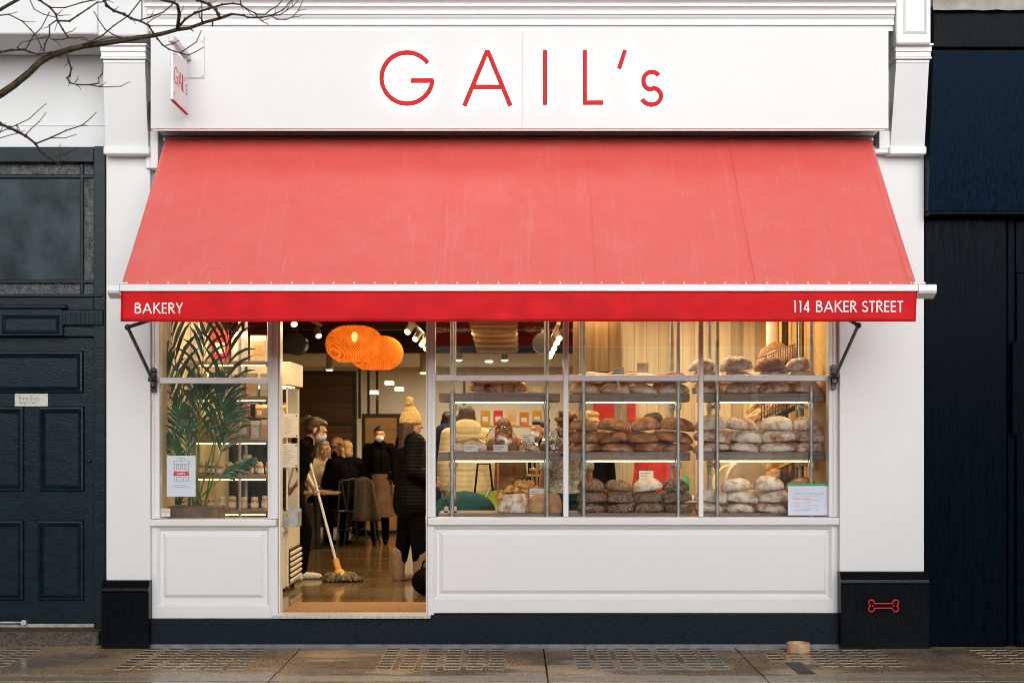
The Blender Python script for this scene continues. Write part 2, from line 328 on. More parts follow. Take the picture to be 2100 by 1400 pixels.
def m_rattan():
    m = bpy.data.materials.new("rattan_weave"); m.use_nodes = True; t = m.node_tree; t.nodes.clear(); N = t.nodes.new; Lk = t.links.new
    out = N("ShaderNodeOutputMaterial"); tc = N("ShaderNodeTexCoord")
    w1 = N("ShaderNodeTexWave"); w1.wave_type = 'BANDS'; w1.bands_direction = 'Z'; w1.inputs["Scale"].default_value = 26; w1.inputs["Distortion"].default_value = 1.2; Lk(tc.outputs["Object"], w1.inputs["Vector"])
    w2 = N("ShaderNodeTexWave"); w2.wave_type = 'BANDS'; w2.bands_direction = 'DIAGONAL'; w2.inputs["Scale"].default_value = 20; w2.inputs["Distortion"].default_value = 2; Lk(tc.outputs["Object"], w2.inputs["Vector"])
    mn = N("ShaderNodeMath"); mn.operation = 'MAXIMUM'; Lk(w1.outputs["Fac"], mn.inputs[0]); Lk(w2.outputs["Fac"], mn.inputs[1])
    mr = N("ShaderNodeMapRange"); mr.inputs[1].default_value = .3; mr.inputs[2].default_value = .6; mr.inputs[3].default_value = .5; mr.inputs[4].default_value = 1; Lk(mn.outputs[0], mr.inputs[0])
    cr = N("ShaderNodeValToRGB"); cr.color_ramp.elements[0].color = (.13, .032, .005, 1); cr.color_ramp.elements[1].color = (.72, .25, .05, 1); cr.color_ramp.elements[0].position = .30; cr.color_ramp.elements[1].position = .85
    mlt = N("ShaderNodeMath"); mlt.operation = 'MULTIPLY'; nzz = N("ShaderNodeTexNoise"); nzz.inputs["Scale"].default_value = 9; Lk(tc.outputs["Object"], nzz.inputs["Vector"]); ad2 = N("ShaderNodeMath"); ad2.operation = 'ADD'; ad2.inputs[1].default_value = .45; Lk(nzz.outputs["Fac"], ad2.inputs[0]); Lk(mn.outputs[0], mlt.inputs[0]); Lk(ad2.outputs[0], mlt.inputs[1]); Lk(mlt.outputs[0], cr.inputs[0])
    di = N("ShaderNodeBsdfDiffuse"); tl = N("ShaderNodeBsdfTranslucent"); tr = N("ShaderNodeBsdfTransparent")
    di.inputs[0].default_value = (.50, .15, .02, 1); tl.inputs[0].default_value = (.80, .20, .015, 1)
    Lk(cr.outputs[0], tl.inputs[0]); Lk(cr.outputs[0], di.inputs[0])
    m1 = N("ShaderNodeMixShader"); m1.inputs[0].default_value = .55; Lk(di.outputs[0], m1.inputs[1]); Lk(tl.outputs[0], m1.inputs[2])
    m2 = N("ShaderNodeMixShader"); Lk(mr.outputs[0], m2.inputs[0]); Lk(tr.outputs[0], m2.inputs[1]); Lk(m1.outputs[0], m2.inputs[2]); Lk(m2.outputs[0], out.inputs[0])
    return m

def m_quilt(name, col, sc=9, rough=.4, st=.3):
    m = bpy.data.materials.new(name); t, b = nodes(m); N = t.nodes.new; Lk = t.links.new
    tc = N("ShaderNodeTexCoord"); wv = N("ShaderNodeTexWave"); wv.wave_type = 'BANDS'; wv.bands_direction = 'Z'; wv.wave_profile = 'SIN'
    wv.inputs["Scale"].default_value = sc; wv.inputs["Distortion"].default_value = 1.2; wv.inputs["Detail"].default_value = 2; Lk(tc.outputs["Object"], wv.inputs["Vector"])
    bp = N("ShaderNodeBump"); bp.inputs["Strength"].default_value = st; bp.inputs["Distance"].default_value = .010; Lk(wv.outputs["Fac"], bp.inputs["Height"]); Lk(bp.outputs[0], b.inputs["Normal"])
    b.inputs["Base Color"].default_value = (*col, 1); b.inputs["Roughness"].default_value = rough; b.inputs["Specular IOR Level"].default_value = .10; return m

K = {}
K['white'] = mat("white_paint", (.79, .795, .80), .42, var=.008, sc=2, detail=6)
K['white_wet'] = mat("white_gloss_paint", (.79, .795, .80), .25, var=.02, sc=3, bump=.02, bsc=30)
K['wall'] = mat("white_render", (.78, .785, .79), .55, var=.012, sc=2.2, bump=.02, bsc=60, detail=6)
K['left_wall'] = mat("pale_grey_render", (.73, .74, .75), .55, var=.03, sc=2, bump=.05, bsc=25)
K['board'] = mat("sign_board_white", (.66, .67, .675), .35, var=.012, sc=1.2)
K['red'] = mat("sign_red", (.60, .014, .018), .6, var=.06, sc=30, spec=.2)
K['hook_red'] = mat("bright_hook_red", (.85, .03, .045), .5, var=.05, spec=.3)
K['valance'] = mat("red_valance_cloth", (.66, .008, .013), .6, var=.12, sc=5, bump=.1, bsc=200, spec=.16)
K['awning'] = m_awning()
K['bar'] = mat("white_aluminium", (.82, .82, .83), .3, var=.02, metal=0)
K['letter_white'] = mat("white_vinyl", (.88, .87, .87), .5, var=.01)
K['black_metal'] = mat("black_metal", (.012, .013, .014), .3, var=.2, sc=40, spec=.6)
K['dark'] = mat("dark_cavity", (.02, .012, .01), .8, var=.3)
K['plinth'] = m_wetpaint("wet_black_plinth", (.002, .003, .004), (.003, .004, .005), .22, spec=.10)
K['plinth_rough'] = mat("rough_black_paint", (.007, .013, .020), .45, var=.4, sc=70, bump=.5, bsc=90, coat=.0, spec=.14)
K['flash'] = mat("grey_mastic", (.16, .18, .21), .4, var=.3, sc=8)
K['left_door'] = mat("blue_black_paint", (.004, .0135, .019), .33, var=.3, sc=9, bump=.10, bsc=28, stretch=(1, 1, 2.5), spec=.28)
K['navy'] = m_wetpaint("navy_board_paint", (.0006, .005, .013), (.0025, .015, .036), .3, spec=.03)
K['navy_dark'] = m_wetpaint("dark_navy_paint", (.0008, .0025, .005), (.0015, .0045, .0085), .3, spec=.03)
K['black_wet'] = m_wetpaint("weathered_black_board", (.001, .001, .0015), (.006, .008, .011), .3, spec=.04)
K['sheet'] = mat("crumpled_grey_sheet", (.36, .33, .29), .7, var=.2, sc=6, bump=.9, bsc=9)
K['pave'] = m_pavement()
K['border'] = mat("pale_concrete", (.27, .23, .18), .35, var=.25, sc=14, bump=.3, bsc=80, coat=.3)
K['joint'] = mat("dark_joint", (.015, .013, .011), .7, var=.3)
K['lens'] = mat("pavement_glass_lens", (.085, .085, .072), .24, var=.4, sc=12, spec=.6)
K['iron'] = mat("cast_iron", (.05, .04, .035), .35, var=.3, sc=30, metal=.6, bump=.3)
K['asphalt'] = mat("asphalt", (.045, .045, .047), .35, var=.3, sc=60, bump=.4, bsc=120)
K['stone'] = mat("step_stone", (.085, .07, .05), .6, var=.5, sc=45, bump=.6, bsc=80)
K['beige'] = mat("worn_beige_strip", (.42, .38, .32), .6, var=.25, sc=14, bump=.3)
K['steel'] = mat("galvanised_steel", (.42, .45, .46), .42, metal=.75, var=.2, sc=14)
K['steel_plate'] = mat("tread_plate", (.62, .62, .61), .35, metal=.5, var=.1, sc=30)
K['glass'] = m_glass("shop_glass", boost=2.4)
K['glass_case'] = m_glass("case_glass", (.93, .98, .96), 1.5)
K['fan_glass'] = mat("dusty_glass", (.012, .024, .030), .35, var=.35, sc=4, col2=(.040, .060, .068), spec=.2)
K['obscure'] = mat("obscured_glass", (.085, .088, .09), .22, var=.4, sc=20, bump=1.0, bsc=55, spec=.5)
K['shelf'] = m_wood("weathered_shelf_wood", (.17, .12, .095), (.33, .26, .21), .6, 'X', 3)
K['floor'] = m_wood("oiled_floor_boards", (.085, .05, .018), (.19, .115, .045), .18, 'X', 1.2, coat=.3, bump=.04, planks=(1, .19))
K['mat'] = mat("coir_mat", (.30, .15, .055), .9, var=.3, sc=80, bump=.6, bsc=150)
K['walnut'] = m_wood("walnut_board", (.04, .018, .008), (.13, .06, .024), .45, 'X', 1.6, bump=.05)
K['oak'] = m_wood("oak_board", (.32, .17, .06), (.52, .31, .13), .5, 'X', 1.6, bump=.05)
K['plank_wall'] = m_wood("whitewashed_planks", (.52, .42, .27), (.74, .63, .44), .7, 'Z', 1.2, bump=.1, planks=(0, .125))
K['plank_dark'] = m_wood("brown_planks", (.16, .09, .035), (.32, .20, .085), .7, 'Z', 2, bump=.15, planks=(0, .14))
K['cream_wall'] = mat("cream_wall", (.52, .40, .25), .6, var=.08, sc=2)
K['white_wall'] = mat("inner_white_wall", (.74, .70, .62), .6, var=.03, sc=2)
K['ceiling'] = mat("dark_brown_ceiling", (.030, .018, .011), .6, var=.3, sc=3)
K['amber_wall'] = mat("amber_side_wall", (.58, .36, .10), .6, var=.12, sc=4, stretch=(1, 1, .2))
K['duct'] = mat("cream_duct", (.50, .42, .28), .5, var=.15, sc=8)
K['rattan'] = m_rattan()
K['bulb'] = m_emit("bulb_glow", (1, .62, .18), 14)
K['led'] = m_emit("led_strip_glow", (1, .78, .36), 14)
K['led_dim'] = m_emit("dim_led_glow", (1, .74, .32), 4.5)
K['spot'] = m_emit("spot_glow", (1, .80, .42), 6)
K['halo'] = m_emit("halo_led", (1, .97, .90), 6)
K['cream_metal'] = mat("cream_enamel", (.70, .62, .50), .35, var=.04)
K['paper'] = mat("white_paper", (.74, .74, .72), .6, var=.03, sc=20)
K['ink'] = mat("grey_ink", (.22, .22, .23), .7, var=.1)
K['ink_green'] = mat("green_strip", (.01, .36, .14), .4, var=.1)
K['red_paper'] = mat("red_print", (.62, .03, .04), .5, var=.05)
K['pink_ink'] = mat("pink_highlighter", (.75, .42, .40), .6, var=.05)
K['orange_ink'] = mat("orange_print", (.75, .40, .18), .6, var=.05)
K['wood_bowl'] = mat("tan_bowl", (.52, .34, .20), .55, var=.15, sc=12)
K['bark'] = mat("wet_bark", (.022, .013, .008), .6, var=.4, sc=30, bump=.5, bsc=60, col2=(.070, .052, .020), spec=.3)
K['leaf'] = mat("palm_leaf", (.030, .105, .026), .3, var=.55, sc=9, spec=.5)
K['stem'] = mat("palm_stem", (.12, .22, .03), .4, var=.25, sc=12)
K['planter'] = mat("aged_metal_planter", (.16, .115, .075), .45, metal=.5, var=.3, sc=10)
K['skin'] = mat("skin", (.55, .30, .20), .45, var=.06, sc=14)
K['skin_dark'] = mat("brown_skin", (.30, .15, .09), .45, var=.06, sc=14)
K['hair_brown'] = mat("brown_hair", (.060, .030, .015), .4, var=.45, sc=40, stretch=(3, 3, .6), bump=.5, bsc=60)
K['hair_dark'] = mat("dark_hair", (.016, .010, .008), .38, var=.4, sc=40, bump=.5, bsc=60)
K['hair_blonde'] = mat("blonde_hair", (.46, .28, .11), .45, var=.35, sc=40, bump=.5, bsc=60)
K['hair_grey'] = mat("grey_hair", (.42, .38, .33), .5, var=.3, sc=40, bump=.5, bsc=60)
K['hair_curly'] = mat("curly_hair", (.13, .055, .022), .5, var=.6, sc=35, bump=1, bsc=30)
K['mask'] = mat("white_face_mask", (.74, .73, .70), .7, var=.03)
K['mask_blue'] = mat("pale_blue_face_mask", (.50, .60, .70), .7, var=.05)
K['cloth_black'] = mat("black_cloth", (.0022, .0022, .0025), .8, var=.3, sc=20, bump=.2, spec=.06)
K['puffer'] = m_quilt("black_puffer", (.0022, .002, .002), 9, .6, .3)
K['puffer_cream'] = m_quilt("cream_puffer", (.66, .55, .33), 6, .7, .28)
K['apron'] = mat("brown_apron", (.105, .055, .030), .8, var=.3, sc=10, bump=.2)
K['sweater'] = mat("cream_sweater", (.62, .53, .36), .9, var=.1, sc=25, bump=.5, bsc=90)
K['knit'] = mat("mustard_cream_knit", (.62, .44, .19), .95, var=.2, sc=60, bump=.8, bsc=70)
K['camel'] = mat("camel_cloth", (.36, .22, .09), .8, var=.15, sc=15)
K['navy_cloth'] = mat("navy_cloth", (.014, .020, .050), .8, var=.2, sc=15, spec=.12)
K['teal_cloth'] = mat("teal_cloth", (.012, .055, .065), .8, var=.2, sc=15, spec=.12)
K['grey_knit'] = mat("grey_wool_coat", (.075, .060, .045), .95, var=.5, sc=70, bump=.6, bsc=90)
K['speckle'] = mat("speckled_jumper", (.30, .33, .38), .9, var=.5, sc=60, col2=(.62, .62, .62))
K['red_cloth'] = mat("red_cloth", (.50, .022, .025), .75, var=.2, sc=12)
K['suede'] = mat("tan_suede", (.24, .15, .085), .9, var=.15, sc=25)
K['shoe_light'] = mat("pale_trainer", (.60, .52, .38), .7, var=.1)
K['brown_cloth'] = mat("rust_brown_cloth", (.20, .075, .03), .85, var=.25, sc=12)
K['yellow_plastic'] = mat("yellow_plastic", (.72, .40, .03), .35, var=.05)
K['mop_pole'] = mat("white_mop_handle", (.66, .62, .58), .35, var=.05)
K['yarn'] = mat("dirty_mop_yarn", (.16, .115, .06), .95, var=.45, sc=40, bump=.8, bsc=60)
K['orange_wood'] = mat("mop_socket", (.70, .33, .06), .5, var=.1)
K['loaf_flour'] = m_bread("floured_crust", (.24, .085, .022), (.52, .21, .055), (.80, .74, .65), .80)
K['loaf_plain'] = m_bread("pale_floured_crust", (.32, .14, .042), (.56, .29, .10), (.80, .75, .67), .90)
K['loaf_rye'] = m_bread("brown_rye_crust", (.20, .075, .022), (.48, .205, .065), (.66, .46, .29), .38)
K['loaf_seed'] = m_bread("seeded_crust", (.10, .042, .016), (.20, .095, .038), (.86, .72, .52), .6, True)
K['loaf_tin'] = m_bread("tin_loaf_crust", (.42, .19, .06), (.58, .33, .13), (.66, .50, .33), .3)
K['bun'] = mat("glazed_bun", (.36, .11, .025), .35, var=.4, sc=14, rand=True, coat=.3, col2=(.62, .30, .09))
K['croissant'] = mat("croissant_crust", (.52, .22, .04), .45, var=.4, sc=22, rand=True, col2=(.75, .42, .10))
K['baguette'] = mat("baguette_crust", (.50, .25, .07), .6, var=.35, sc=18, rand=True, col2=(.74, .50, .22))
K['card'] = mat("price_card", (.76, .73, .68), .6, var=.02)
# ================================================================ ground and street
mb = MB(); mb.quad((-250, -250, -.16), (250, -250, -.16), (250, 250, -.16), (-250, 250, -.16)); tag(mb.build('ground', K['asphalt']), kind='structure')
mb = MB(); mb.quad((-120, -17, -.145), (120, -17, -.145), (120, -3.6, -.145), (-120, -3.6, -.145)); tag(mb.build('road', K['asphalt']), kind='structure')
mb = MB()
JX = [-14, -9.5, -6.4, -3.25, -1.70, .24, 1.77, 3.34, 5.0, 8, 12]
for a, b in zip(JX[:-1], JX[1:]):
    mb.box(a+.006, b-.006, -1.36, .35, -.14, 0, .004)
    mb.box(a+.006, b-.006, -3.4, -1.60, -.14, -.002, .004)
tag(mb.build('pavement', K['pave']), kind='structure')
mb = MB()
for a, b in zip(JX[:-1], JX[1:]): mb.box(a+.004, b-.004, -1.572, -1.366, -.14, -.001, .004)
tag(mb.build('pavement_border', K['border']), kind='structure')
mb = MB(); mb.box(-14, 12, -3.39, .4, -.159, -.03); tag(mb.build('pavement_bed', K['joint']), kind='structure')
mb = MB(); mb.box(-60, 60, -3.6, -3.41, -.3, -.004, .02); tag(mb.build('kerb', K['border']), kind='structure')
mb = MB(); mb.box(-60, 60, -21, -17, -.3, -.01, .02); tag(mb.build('far_pavement', K['border']), kind='structure')

def pavement_light(label, x0, cols, rows, y_front=-1.15, lens=(.105, .062), pitch=(.165, .128), skip=()):
    t = thing('pavement_light', label, 'pavement light', (x0+cols*pitch[0]/2, -.6, 0), 'glass block pavement lights')
    f = MB(); proto = None
    for i in range(cols):
        for j in range(rows):
            if (i, j) in skip: continue
            x = x0 + i*pitch[0] + rnd.uniform(-.003, .003); y = -.13 - j*pitch[1]
            f.box(x-.008, x+lens[0]+.008, y-lens[1]-.006, y+.006, -.01, .003)
            if proto is None:
                proto = MB().box(x, x+lens[0], y-lens[1], y, -.01, .0055, .003).build('lens', K['lens'], t); p0 = (x, y)
            else:
                c = proto.copy(); COL.objects.link(c); c.location = (x-p0[0], y-p0[1], 0)
    f.build('frame', K['border' if cols == 7 else 'pave'], t)
pavement_light('grid of dark glass pavement lenses before the black fire door step', -4.35, 4, 8)
pavement_light('grid of dark glass pavement lenses below the left white panel', -2.98+.08, 6, 8)
pavement_light('grid of glass pavement lenses right of the doorway below the long panel', -1.0, 6, 8)
pavement_light('seven column grid of pale framed pavement lenses in the middle slab', .47, 7, 8)
pavement_light('grid of pavement lenses around the tan dog bowl', 1.95, 6, 7, skip=((0, 5), (1, 5), (0, 6), (1, 6), (0, 0), (0, 1)))
pavement_light('grid of pavement lenses in front of the navy hoarding', 3.62, 6, 6)
t = thing('drain_cover', 'narrow rusty iron cover sunk in the slab before the dog bowl', 'drain cover', (PX(1618, -.9), -.95, 0))
MB().box(2.03, 2.16, -1.30, -.80, -.01, .004, .002).build('frame', K['iron'], t)
mb = MB()
for k in range(5): mb.box(2.04+k*.023, 2.055+k*.023, -1.28, -.82, .003, .010, .002)
mb.build('grate', K['iron'], t)

# ================================================================ bakery building
bak = thing('bakery_building', 'white painted shop building with tall windows and black plinth', 'building', (0, .2, 0))
def fb(m, px0, px1, py0, py1, y0, y1, bev=.004, seg=1):
    """box whose front face (at y0) covers the given picture rectangle"""
    return m.box(PX(px0, y0), PX(px1, y0), y0, y1, PZ(py1, y0), PZ(py0, y0), bev, seg=seg)
def ring(m, a, ya, b, yb):
    """four mitred faces between rectangle a=(x0,x1,z0,z1) at depth ya and rectangle b at depth yb"""
    A = [(a[0], ya, a[2]), (a[1], ya, a[2]), (a[1], ya, a[3]), (a[0], ya, a[3])]
    B = [(b[0], yb, b[2]), (b[1], yb, b[2]), (b[1], yb, b[3]), (b[0], yb, b[3])]
    for i in range(4): m.quad(A[i], A[(i+1) % 4], B[(i+1) % 4], B[i])
def rc(px0, px1, py0, py1, y=0): return (PX(px0, y), PX(px1, y), PZ(py1, y), PZ(py0, y))
def ins(r, d): return (r[0]+d, r[1]-d, r[2]+d, r[3]-d)
def face(m, r, y): m.quad((r[0], y, r[2]), (r[1], y, r[2]), (r[1], y, r[3]), (r[0], y, r[3]))

# pilasters, each with plinth block and console
def pilaster(px0, px1, yp, plinth, console, ptop, body_top):
    m = MB(); fb(m, px0, px1, body_top, ptop+2, yp, .4, .003)
    p = m.build('pilaster', K['wall'], bak)
    a, b, c0, c1, c2 = plinth
    yq = yp-.050; m = MB()
    X0, X1 = PX(a, yq), PX(b, yq); z0, z1, zc = -.02, PZ(c0, yq), PZ(c1, yq)
    prof = [(yq, z0), (yq, zc-.004), (yq-.012, zc), (yq-.012, zc+.010), (yq-.008, zc+.03), (yp-.02, z1-.006), (yp-.004, z1), (.38, z1), (.38, z0)]
    m.prism([(X0, y, z) for y, z in prof], (X1-X0, 0, 0)); m.build('plinth_block', K['plinth'], p)
    a, b, a2, b2 = console
    m = MB(); yt, yb = -.33, -.17
    # tapered face between the cap mouldings and the foot
    T = [P(a, 130, yt), P(b, 130, yt)]; Bm = [P(a2, 300, yb), P(b2, 300, yb)]
    lx0, lx1 = PX(a, yt), PX(b, yt); bx0, bx1 = PX(a2, yb), PX(b2, yb)
    z1, z0 = PZ(130, yt), PZ(300, yb)
    pts = [(lx0, yt, z1), (lx1, yt, z1), (bx1, yb, z0), (bx0, yb, z0)]
    v = [m.bm.verts.new(q) for q in pts] + [m.bm.verts.new((q[0], .1, q[2])) for q in pts]
    for f in ((0, 1, 2, 3), (4, 7, 6, 5), (0, 4, 5, 1), (1, 5, 6, 2), (2, 6, 7, 3), (3, 7, 4, 0)): m.bm.faces.new([v[i] for i in f])
    m.box(bx0-.012, bx1+.012, yb-.018, .1, z0-.065, z0-.002, .008)
    for (p0, p1, dy) in ((92, 97, .05), (97.3, 108, .03), (108.3, 118, .022), (118.3, 123, .03), (123.3, 130, .008)):
        m.box(lx0-dy*.5, lx1+dy*.5, yt-dy, .1, PZ(p1, yt), PZ(p0, yt), .006, seg=2)
    m.build('console', K['white'], p)
    return p
pl = pilaster(218, 308, -.06, (208, 305, 1190, 1213, 0), (211, 297, 216, 304), 1190, 320)
pr = pilaster(1722, 1895, -.06, (1724, 1905, 1172, 1196, 0), (1838, 1905, 1826, 1896), 1172, 300)
# blocks above the consoles
m = MB(); fb(m, 200, 302, -80, 74, -.42, .3, .01); m.build('cornice_block', K['left_wall'], bak)
m = MB(); fb(m, 1838, 1909, -80, 90, -.42, .3, .01)
ring(m, rc(1852, 1902, -80, 70, -.42), -.423, ins(rc(1852, 1902, -80, 70, -.42), .02), -.435); m.build('cornice_block', K['white_wet'], bak)
# strips beside the sign
m = MB(); fb(m, 1818, 1842, -60, 306, -.12, .2, .004); fb(m, 299, 312, -60, 345, -.10, .2, .004); m.build('side_strip', K['white'], bak)
# cornice
prof = [(.2, 64), (-.22, 64), (-.22, 60), (-.226, 53), (-.226, 52), (-.245, 51.5), (-.247, 42), (-.235, 41), (-.25, 36), (-.258, 31.5), (-.25, 31), (-.268, 29), (-.27, 23), (-.258, 22), (-.272, 17), (-.280, 14),
        (-.292, 13.5), (-.292, 8.5), (-.282, 8), (-.295, 3), (-.31, 0), (-.325, -1), (-.325, -14), (-.36, -20), (-.36, -34), (.2, -34)]
pp = [(PX(300, -.36), y-(.14 if y < 0 else 0), PZ(q, y-(.14 if y < 0 else 0))) for y, q in prof]
MB().prism(pp, (PX(1832, -.36)-PX(300, -.36), 0, 0)).build('cornice', K['white'], bak)
MB().box(-3.36, 3.38, -.05, .5, PZ(-36, 0), 8.5).build('upper_wall', K['wall'], bak)
m = MB(); m.box(-3.2, 3.2, 0.02, .3, 3.32, 4.22); m.build('lintel', K['wall'], bak)
# white jamb boards under the sign ends, beside the awning roller
m = MB(); fb(m, 1803, 1826, 268, 304.9, -.16, .02, .004); fb(m, 1766, 1826, 305, 314, -.16, .02, .004); m.build('awning_housing_end', K['white'], bak)
m = MB(); fb(m, 308, 324, 268, 345, -.14, .02, .004); m.build('awning_housing_end', K['white'], bak)
m = MB(); m.box(PX(326, 0), PX(1800, 0), -.335, .018, 4.166, 4.30); m.build('recess_shade_box', K['dark'], bak)  # solid dark box, the shade of the roller recess put into its colour

# ---- left bay
def stile(m, px0, px1, py0, py1, y=0, back=.10):
    fb(m, px0, px1, py0, py1, y, back, .005)
ZT = 3.3
bay = MB()
for a, b, q in ((310, 327, 1063), (549, 570, 1063)):
    bay.box(PX(a), PX(b), 0, .10, PZ(q), ZT, .004)
bay.box(PX(312), PX(317), -.012, .0, PZ(1063), ZT, .003); bay.box(PX(553), PX(558), -.012, .0, PZ(1063), ZT, .003)
fb(bay, 327, 549, 774, 786, .012, .085, .006, seg=2)
lw = bay.build('shop_window', K['white_wet'], bak)
m = MB(); m.box(PX(310), PX(568), -.045, .10, PZ(1078), PZ(1064), .010, seg=2); m.build('sill', K['white_wet'], lw)
m = MB(); m.box(PX(327)-.003, PX(549)+.003, .047, .053, PZ(1064), PZ(786)+.01); m.build('pane', K['glass'], lw)
m = MB(); m.box(PX(327)-.003, PX(549)+.003, .047, .053, PZ(774)-.01, ZT); m.build('pane', K['glass'], lw)
def riser(px0, px1, py0, py1, inner, raised):
    m = MB(); o = rc(px0, px1, py0, py1); i = rc(*inner); r = rc(*raised)
    ring(m, o, 0, i, 0); ring(m, i, 0, ins(i, .016), .014); ring(m, ins(i, .016), .014, ins(i, .022), .030)
    ring(m, ins(i, .022), .030, ins(r, -.03), .030); ring(m, ins(r, -.03), .030, r, .006); face(m, r, .006)
    ring(m, o, 0, o, .11); face(m, o, .11)
    return m.build('stall_riser', K['white'], bak)
riser(310, 568, 1079, 1267, (322, 552, 1082, 1243), (341, 534, 1100, 1219))
riser(879, 1721, 1077, 1256, (890, 1706, 1080, 1229), (908, 1690, 1097, 1210))
# ---- right bay
bay = MB()
for a, b in ((877, 893), (1700, 1720)): bay.box(PX(a), PX(b), 0, .10, PZ(1060), ZT, .004)
bay.box(PX(1708), PX(1713), -.012, 0, PZ(1060), ZT, .003); bay.box(PX(884), PX(888), -.012, 0, PZ(1060), ZT, .003)
rw = bay.build('shop_window', K['white_wet'], bak)
for a, b in ((1155, 1166), (1433, 1443)):
    m = MB(); m.box(PX(a), PX(b), .004, .085, PZ(1060), ZT, .006, seg=2); m.build('mullion', K['white_wet'], rw)
m = MB()
for a, b in ((893, 1155), (1166, 1433), (1443, 1700)): fb(m, a, b, 769, 781, .012, .085, .006, seg=2)
m.build('transom', K['white_wet'], rw)
m = MB(); m.box(PX(878), PX(1721), -.045, .10, PZ(1076), PZ(1060.5), .010, seg=2); m.build('sill', K['white_wet'], rw)
for a, b in ((893, 1155), (1166, 1296), (1297, 1433), (1443, 1700)):
    for q0, q1 in ((1061, 781), (769, None)):
        m = MB(); m.box(PX(a)-.002, PX(b)+.002, .047, .053, PZ(q0), PZ(q1)+.01 if q1 else ZT); m.build('pane', K['glass'], rw)
# ---- doorway frame, threshold, plinth
m = MB()
m.box(PX(554), PX(570), -.006, .14, PZ(1262), PZ(1079)-.002, .004); m.box(PX(570.5), PX(574), .02, .14, PZ(1262), ZT, .003)
m.box(PX(877), PX(890), -.006, .14, PZ(1262), PZ(1077)-.002, .004); m.box(PX(873), PX(876.5), .02, .14, PZ(1262), ZT, .003)
m.build('door_frame', K['white_wet'], bak)
m = MB(); m.box(PX(562), PX(884), -.07, .16, PZ(1268, -.07), PZ(1262, -.07), .004); th = m.build('threshold', K['steel_plate'], bak)
m = MB()
for k in range(44):                                        # chevron ribs on the tread nosing
    x = PX(566)+k*.0283; z0, z1 = PZ(1267.4, -.07), PZ(1262.6, -.07)
    m.prism([(x, -.0715, z0), (x+.006, -.0715, z0), (x+(.020 if k % 2 else -.008), -.0715, z1), (x+(.014 if k % 2 else -.014), -.0715, z1)], (0, -.003, 0))
m.build('chevron_rib', K['steel'], th)
m = MB(); m.prism([(PX(306), -.03, 0), (PX(1722), -.03, 0), (PX(1722), -.03, PZ(1256)-.003), (PX(880), -.03, PZ(1259)-.003), (PX(880), -.03, PZ(1268)), (PX(565), -.03, PZ(1268)), (PX(306), -.03, PZ(1268.5))], (0, .15, 0)); m.build('plinth', K['plinth_rough'], bak)
m = MB(); m.box(PX(309), PX(1722), -.045, -.031, -.01, .024, .004); m.build('mastic_strip', K['flash'], bak)

# ---- shop interior shell
m = MB(); m.quad((-3.0, .13, FL), (2.7, .13, FL), (2.7, 2.6, FL), (-3.0, 2.6, FL)); m.quad((-4.7, 2.6, FL), (2.7, 2.6, FL), (2.7, 15, FL), (-4.7, 15, FL)); tag(m.build('floor', K['floor']), kind='structure')
m = MB(); m.prism([(-2.96, .12, 0), (-2.86, .12, 0), (-2.86, 2.7, 0), (-4.5, 2.8, 0), (-4.5, 15, 0), (-4.6, 15, 0), (-4.6, 2.7, 0), (-2.96, 2.6, 0)], (0, 0, 3.4)); m.build('side_wall', K['cream_wall'], bak)
m = MB(); m.box(2.56, 2.66, .12, 15, 0, 3.4); m.build('side_wall', K['amber_wall'], bak)
m = MB(); m.box(-4.6, 2.66, 14.2, 14.4, 0, 3.4); m.build('back_wall', K['white_wall'], bak)
m = MB(); m.box(-3.1, 2.8, .10, 2.6, 3.34, 3.5); m.box(-4.7, 2.8, 2.6, 9.0, 3.342, 3.5)
for y in (3.0, 5.2, 7.2): m.box(-4.45, 2.56, y, y+.22, 3.05, 3.339)
m.box(-4.5, 2.56, 9.0, 9.25, 2.84, 3.5); m.build('ceiling', K['ceiling'], bak)
m = MB(); m.box(-4.7, 2.8, 9.251, 14.5, 2.86, 3.0); m.build('ceiling', K['white_wall'], bak)
m = MB(); m.box(-4.7, 2.8, 14.4, 14.6, 0, 8.5); m.box(-3.36, 3.38, .3, 14.6, 8.3, 8.5); m.build('rear_wall', K['wall'], bak)
# plank partition behind the counter, its left third unpainted
m = MB(); m.box(1.12, 2.56, 3.3, 3.38, FL, 3.34); m.build('plank_wall', K['plank_wall'], bak)
m = MB(); m.box(.62, 1.118, 3.32, 3.38, 2.05, 3.34); m.build('plank_wall', K['plank_dark'], bak)
# walnut partition at the back left: two boards in a black frame
def framed(name, px0, px1, py0, py1, y, rows, board, t=.05):
    x0, x1, z1, z0 = PX(px0, y), PX(px1, y), PZ(py0, y), PZ(py1, y); z0 = max(z0, FL)
    m = MB(); m.box(x0+t, x1-t, y+.01, y+.05, z0+t, z1-t); p = m.build(name, K[board], bak)
    m = MB(); m.box(x0, x0+t, y-.02, y+.06, z0, z1); m.box(x1-t, x1, y-.02, y+.06, z0, z1)
    for k in range(rows+1):
        z = z0+(z1-z0-t)*k/rows; m.box(x0+t, x1-t, y-.015, y+.06, z, z+t)
    m.build('partition_frame', K['black_metal'], p)
framed('partition', 470, 732, 760, 1080, 9.2, 3, 'walnut')
framed('partition', 742, 822, 848, 1094, 9.1, 1, 'oak')
m = MB(); x0 = PX(733, 9.3)
for k in range(3): m.box(x0+k*.1, x0+k*.1+.04, 9.4+k*.3, 9.46+k*.3, 1.9, 2.8)
m.build('partition_frame', K['black_metal'], bak)

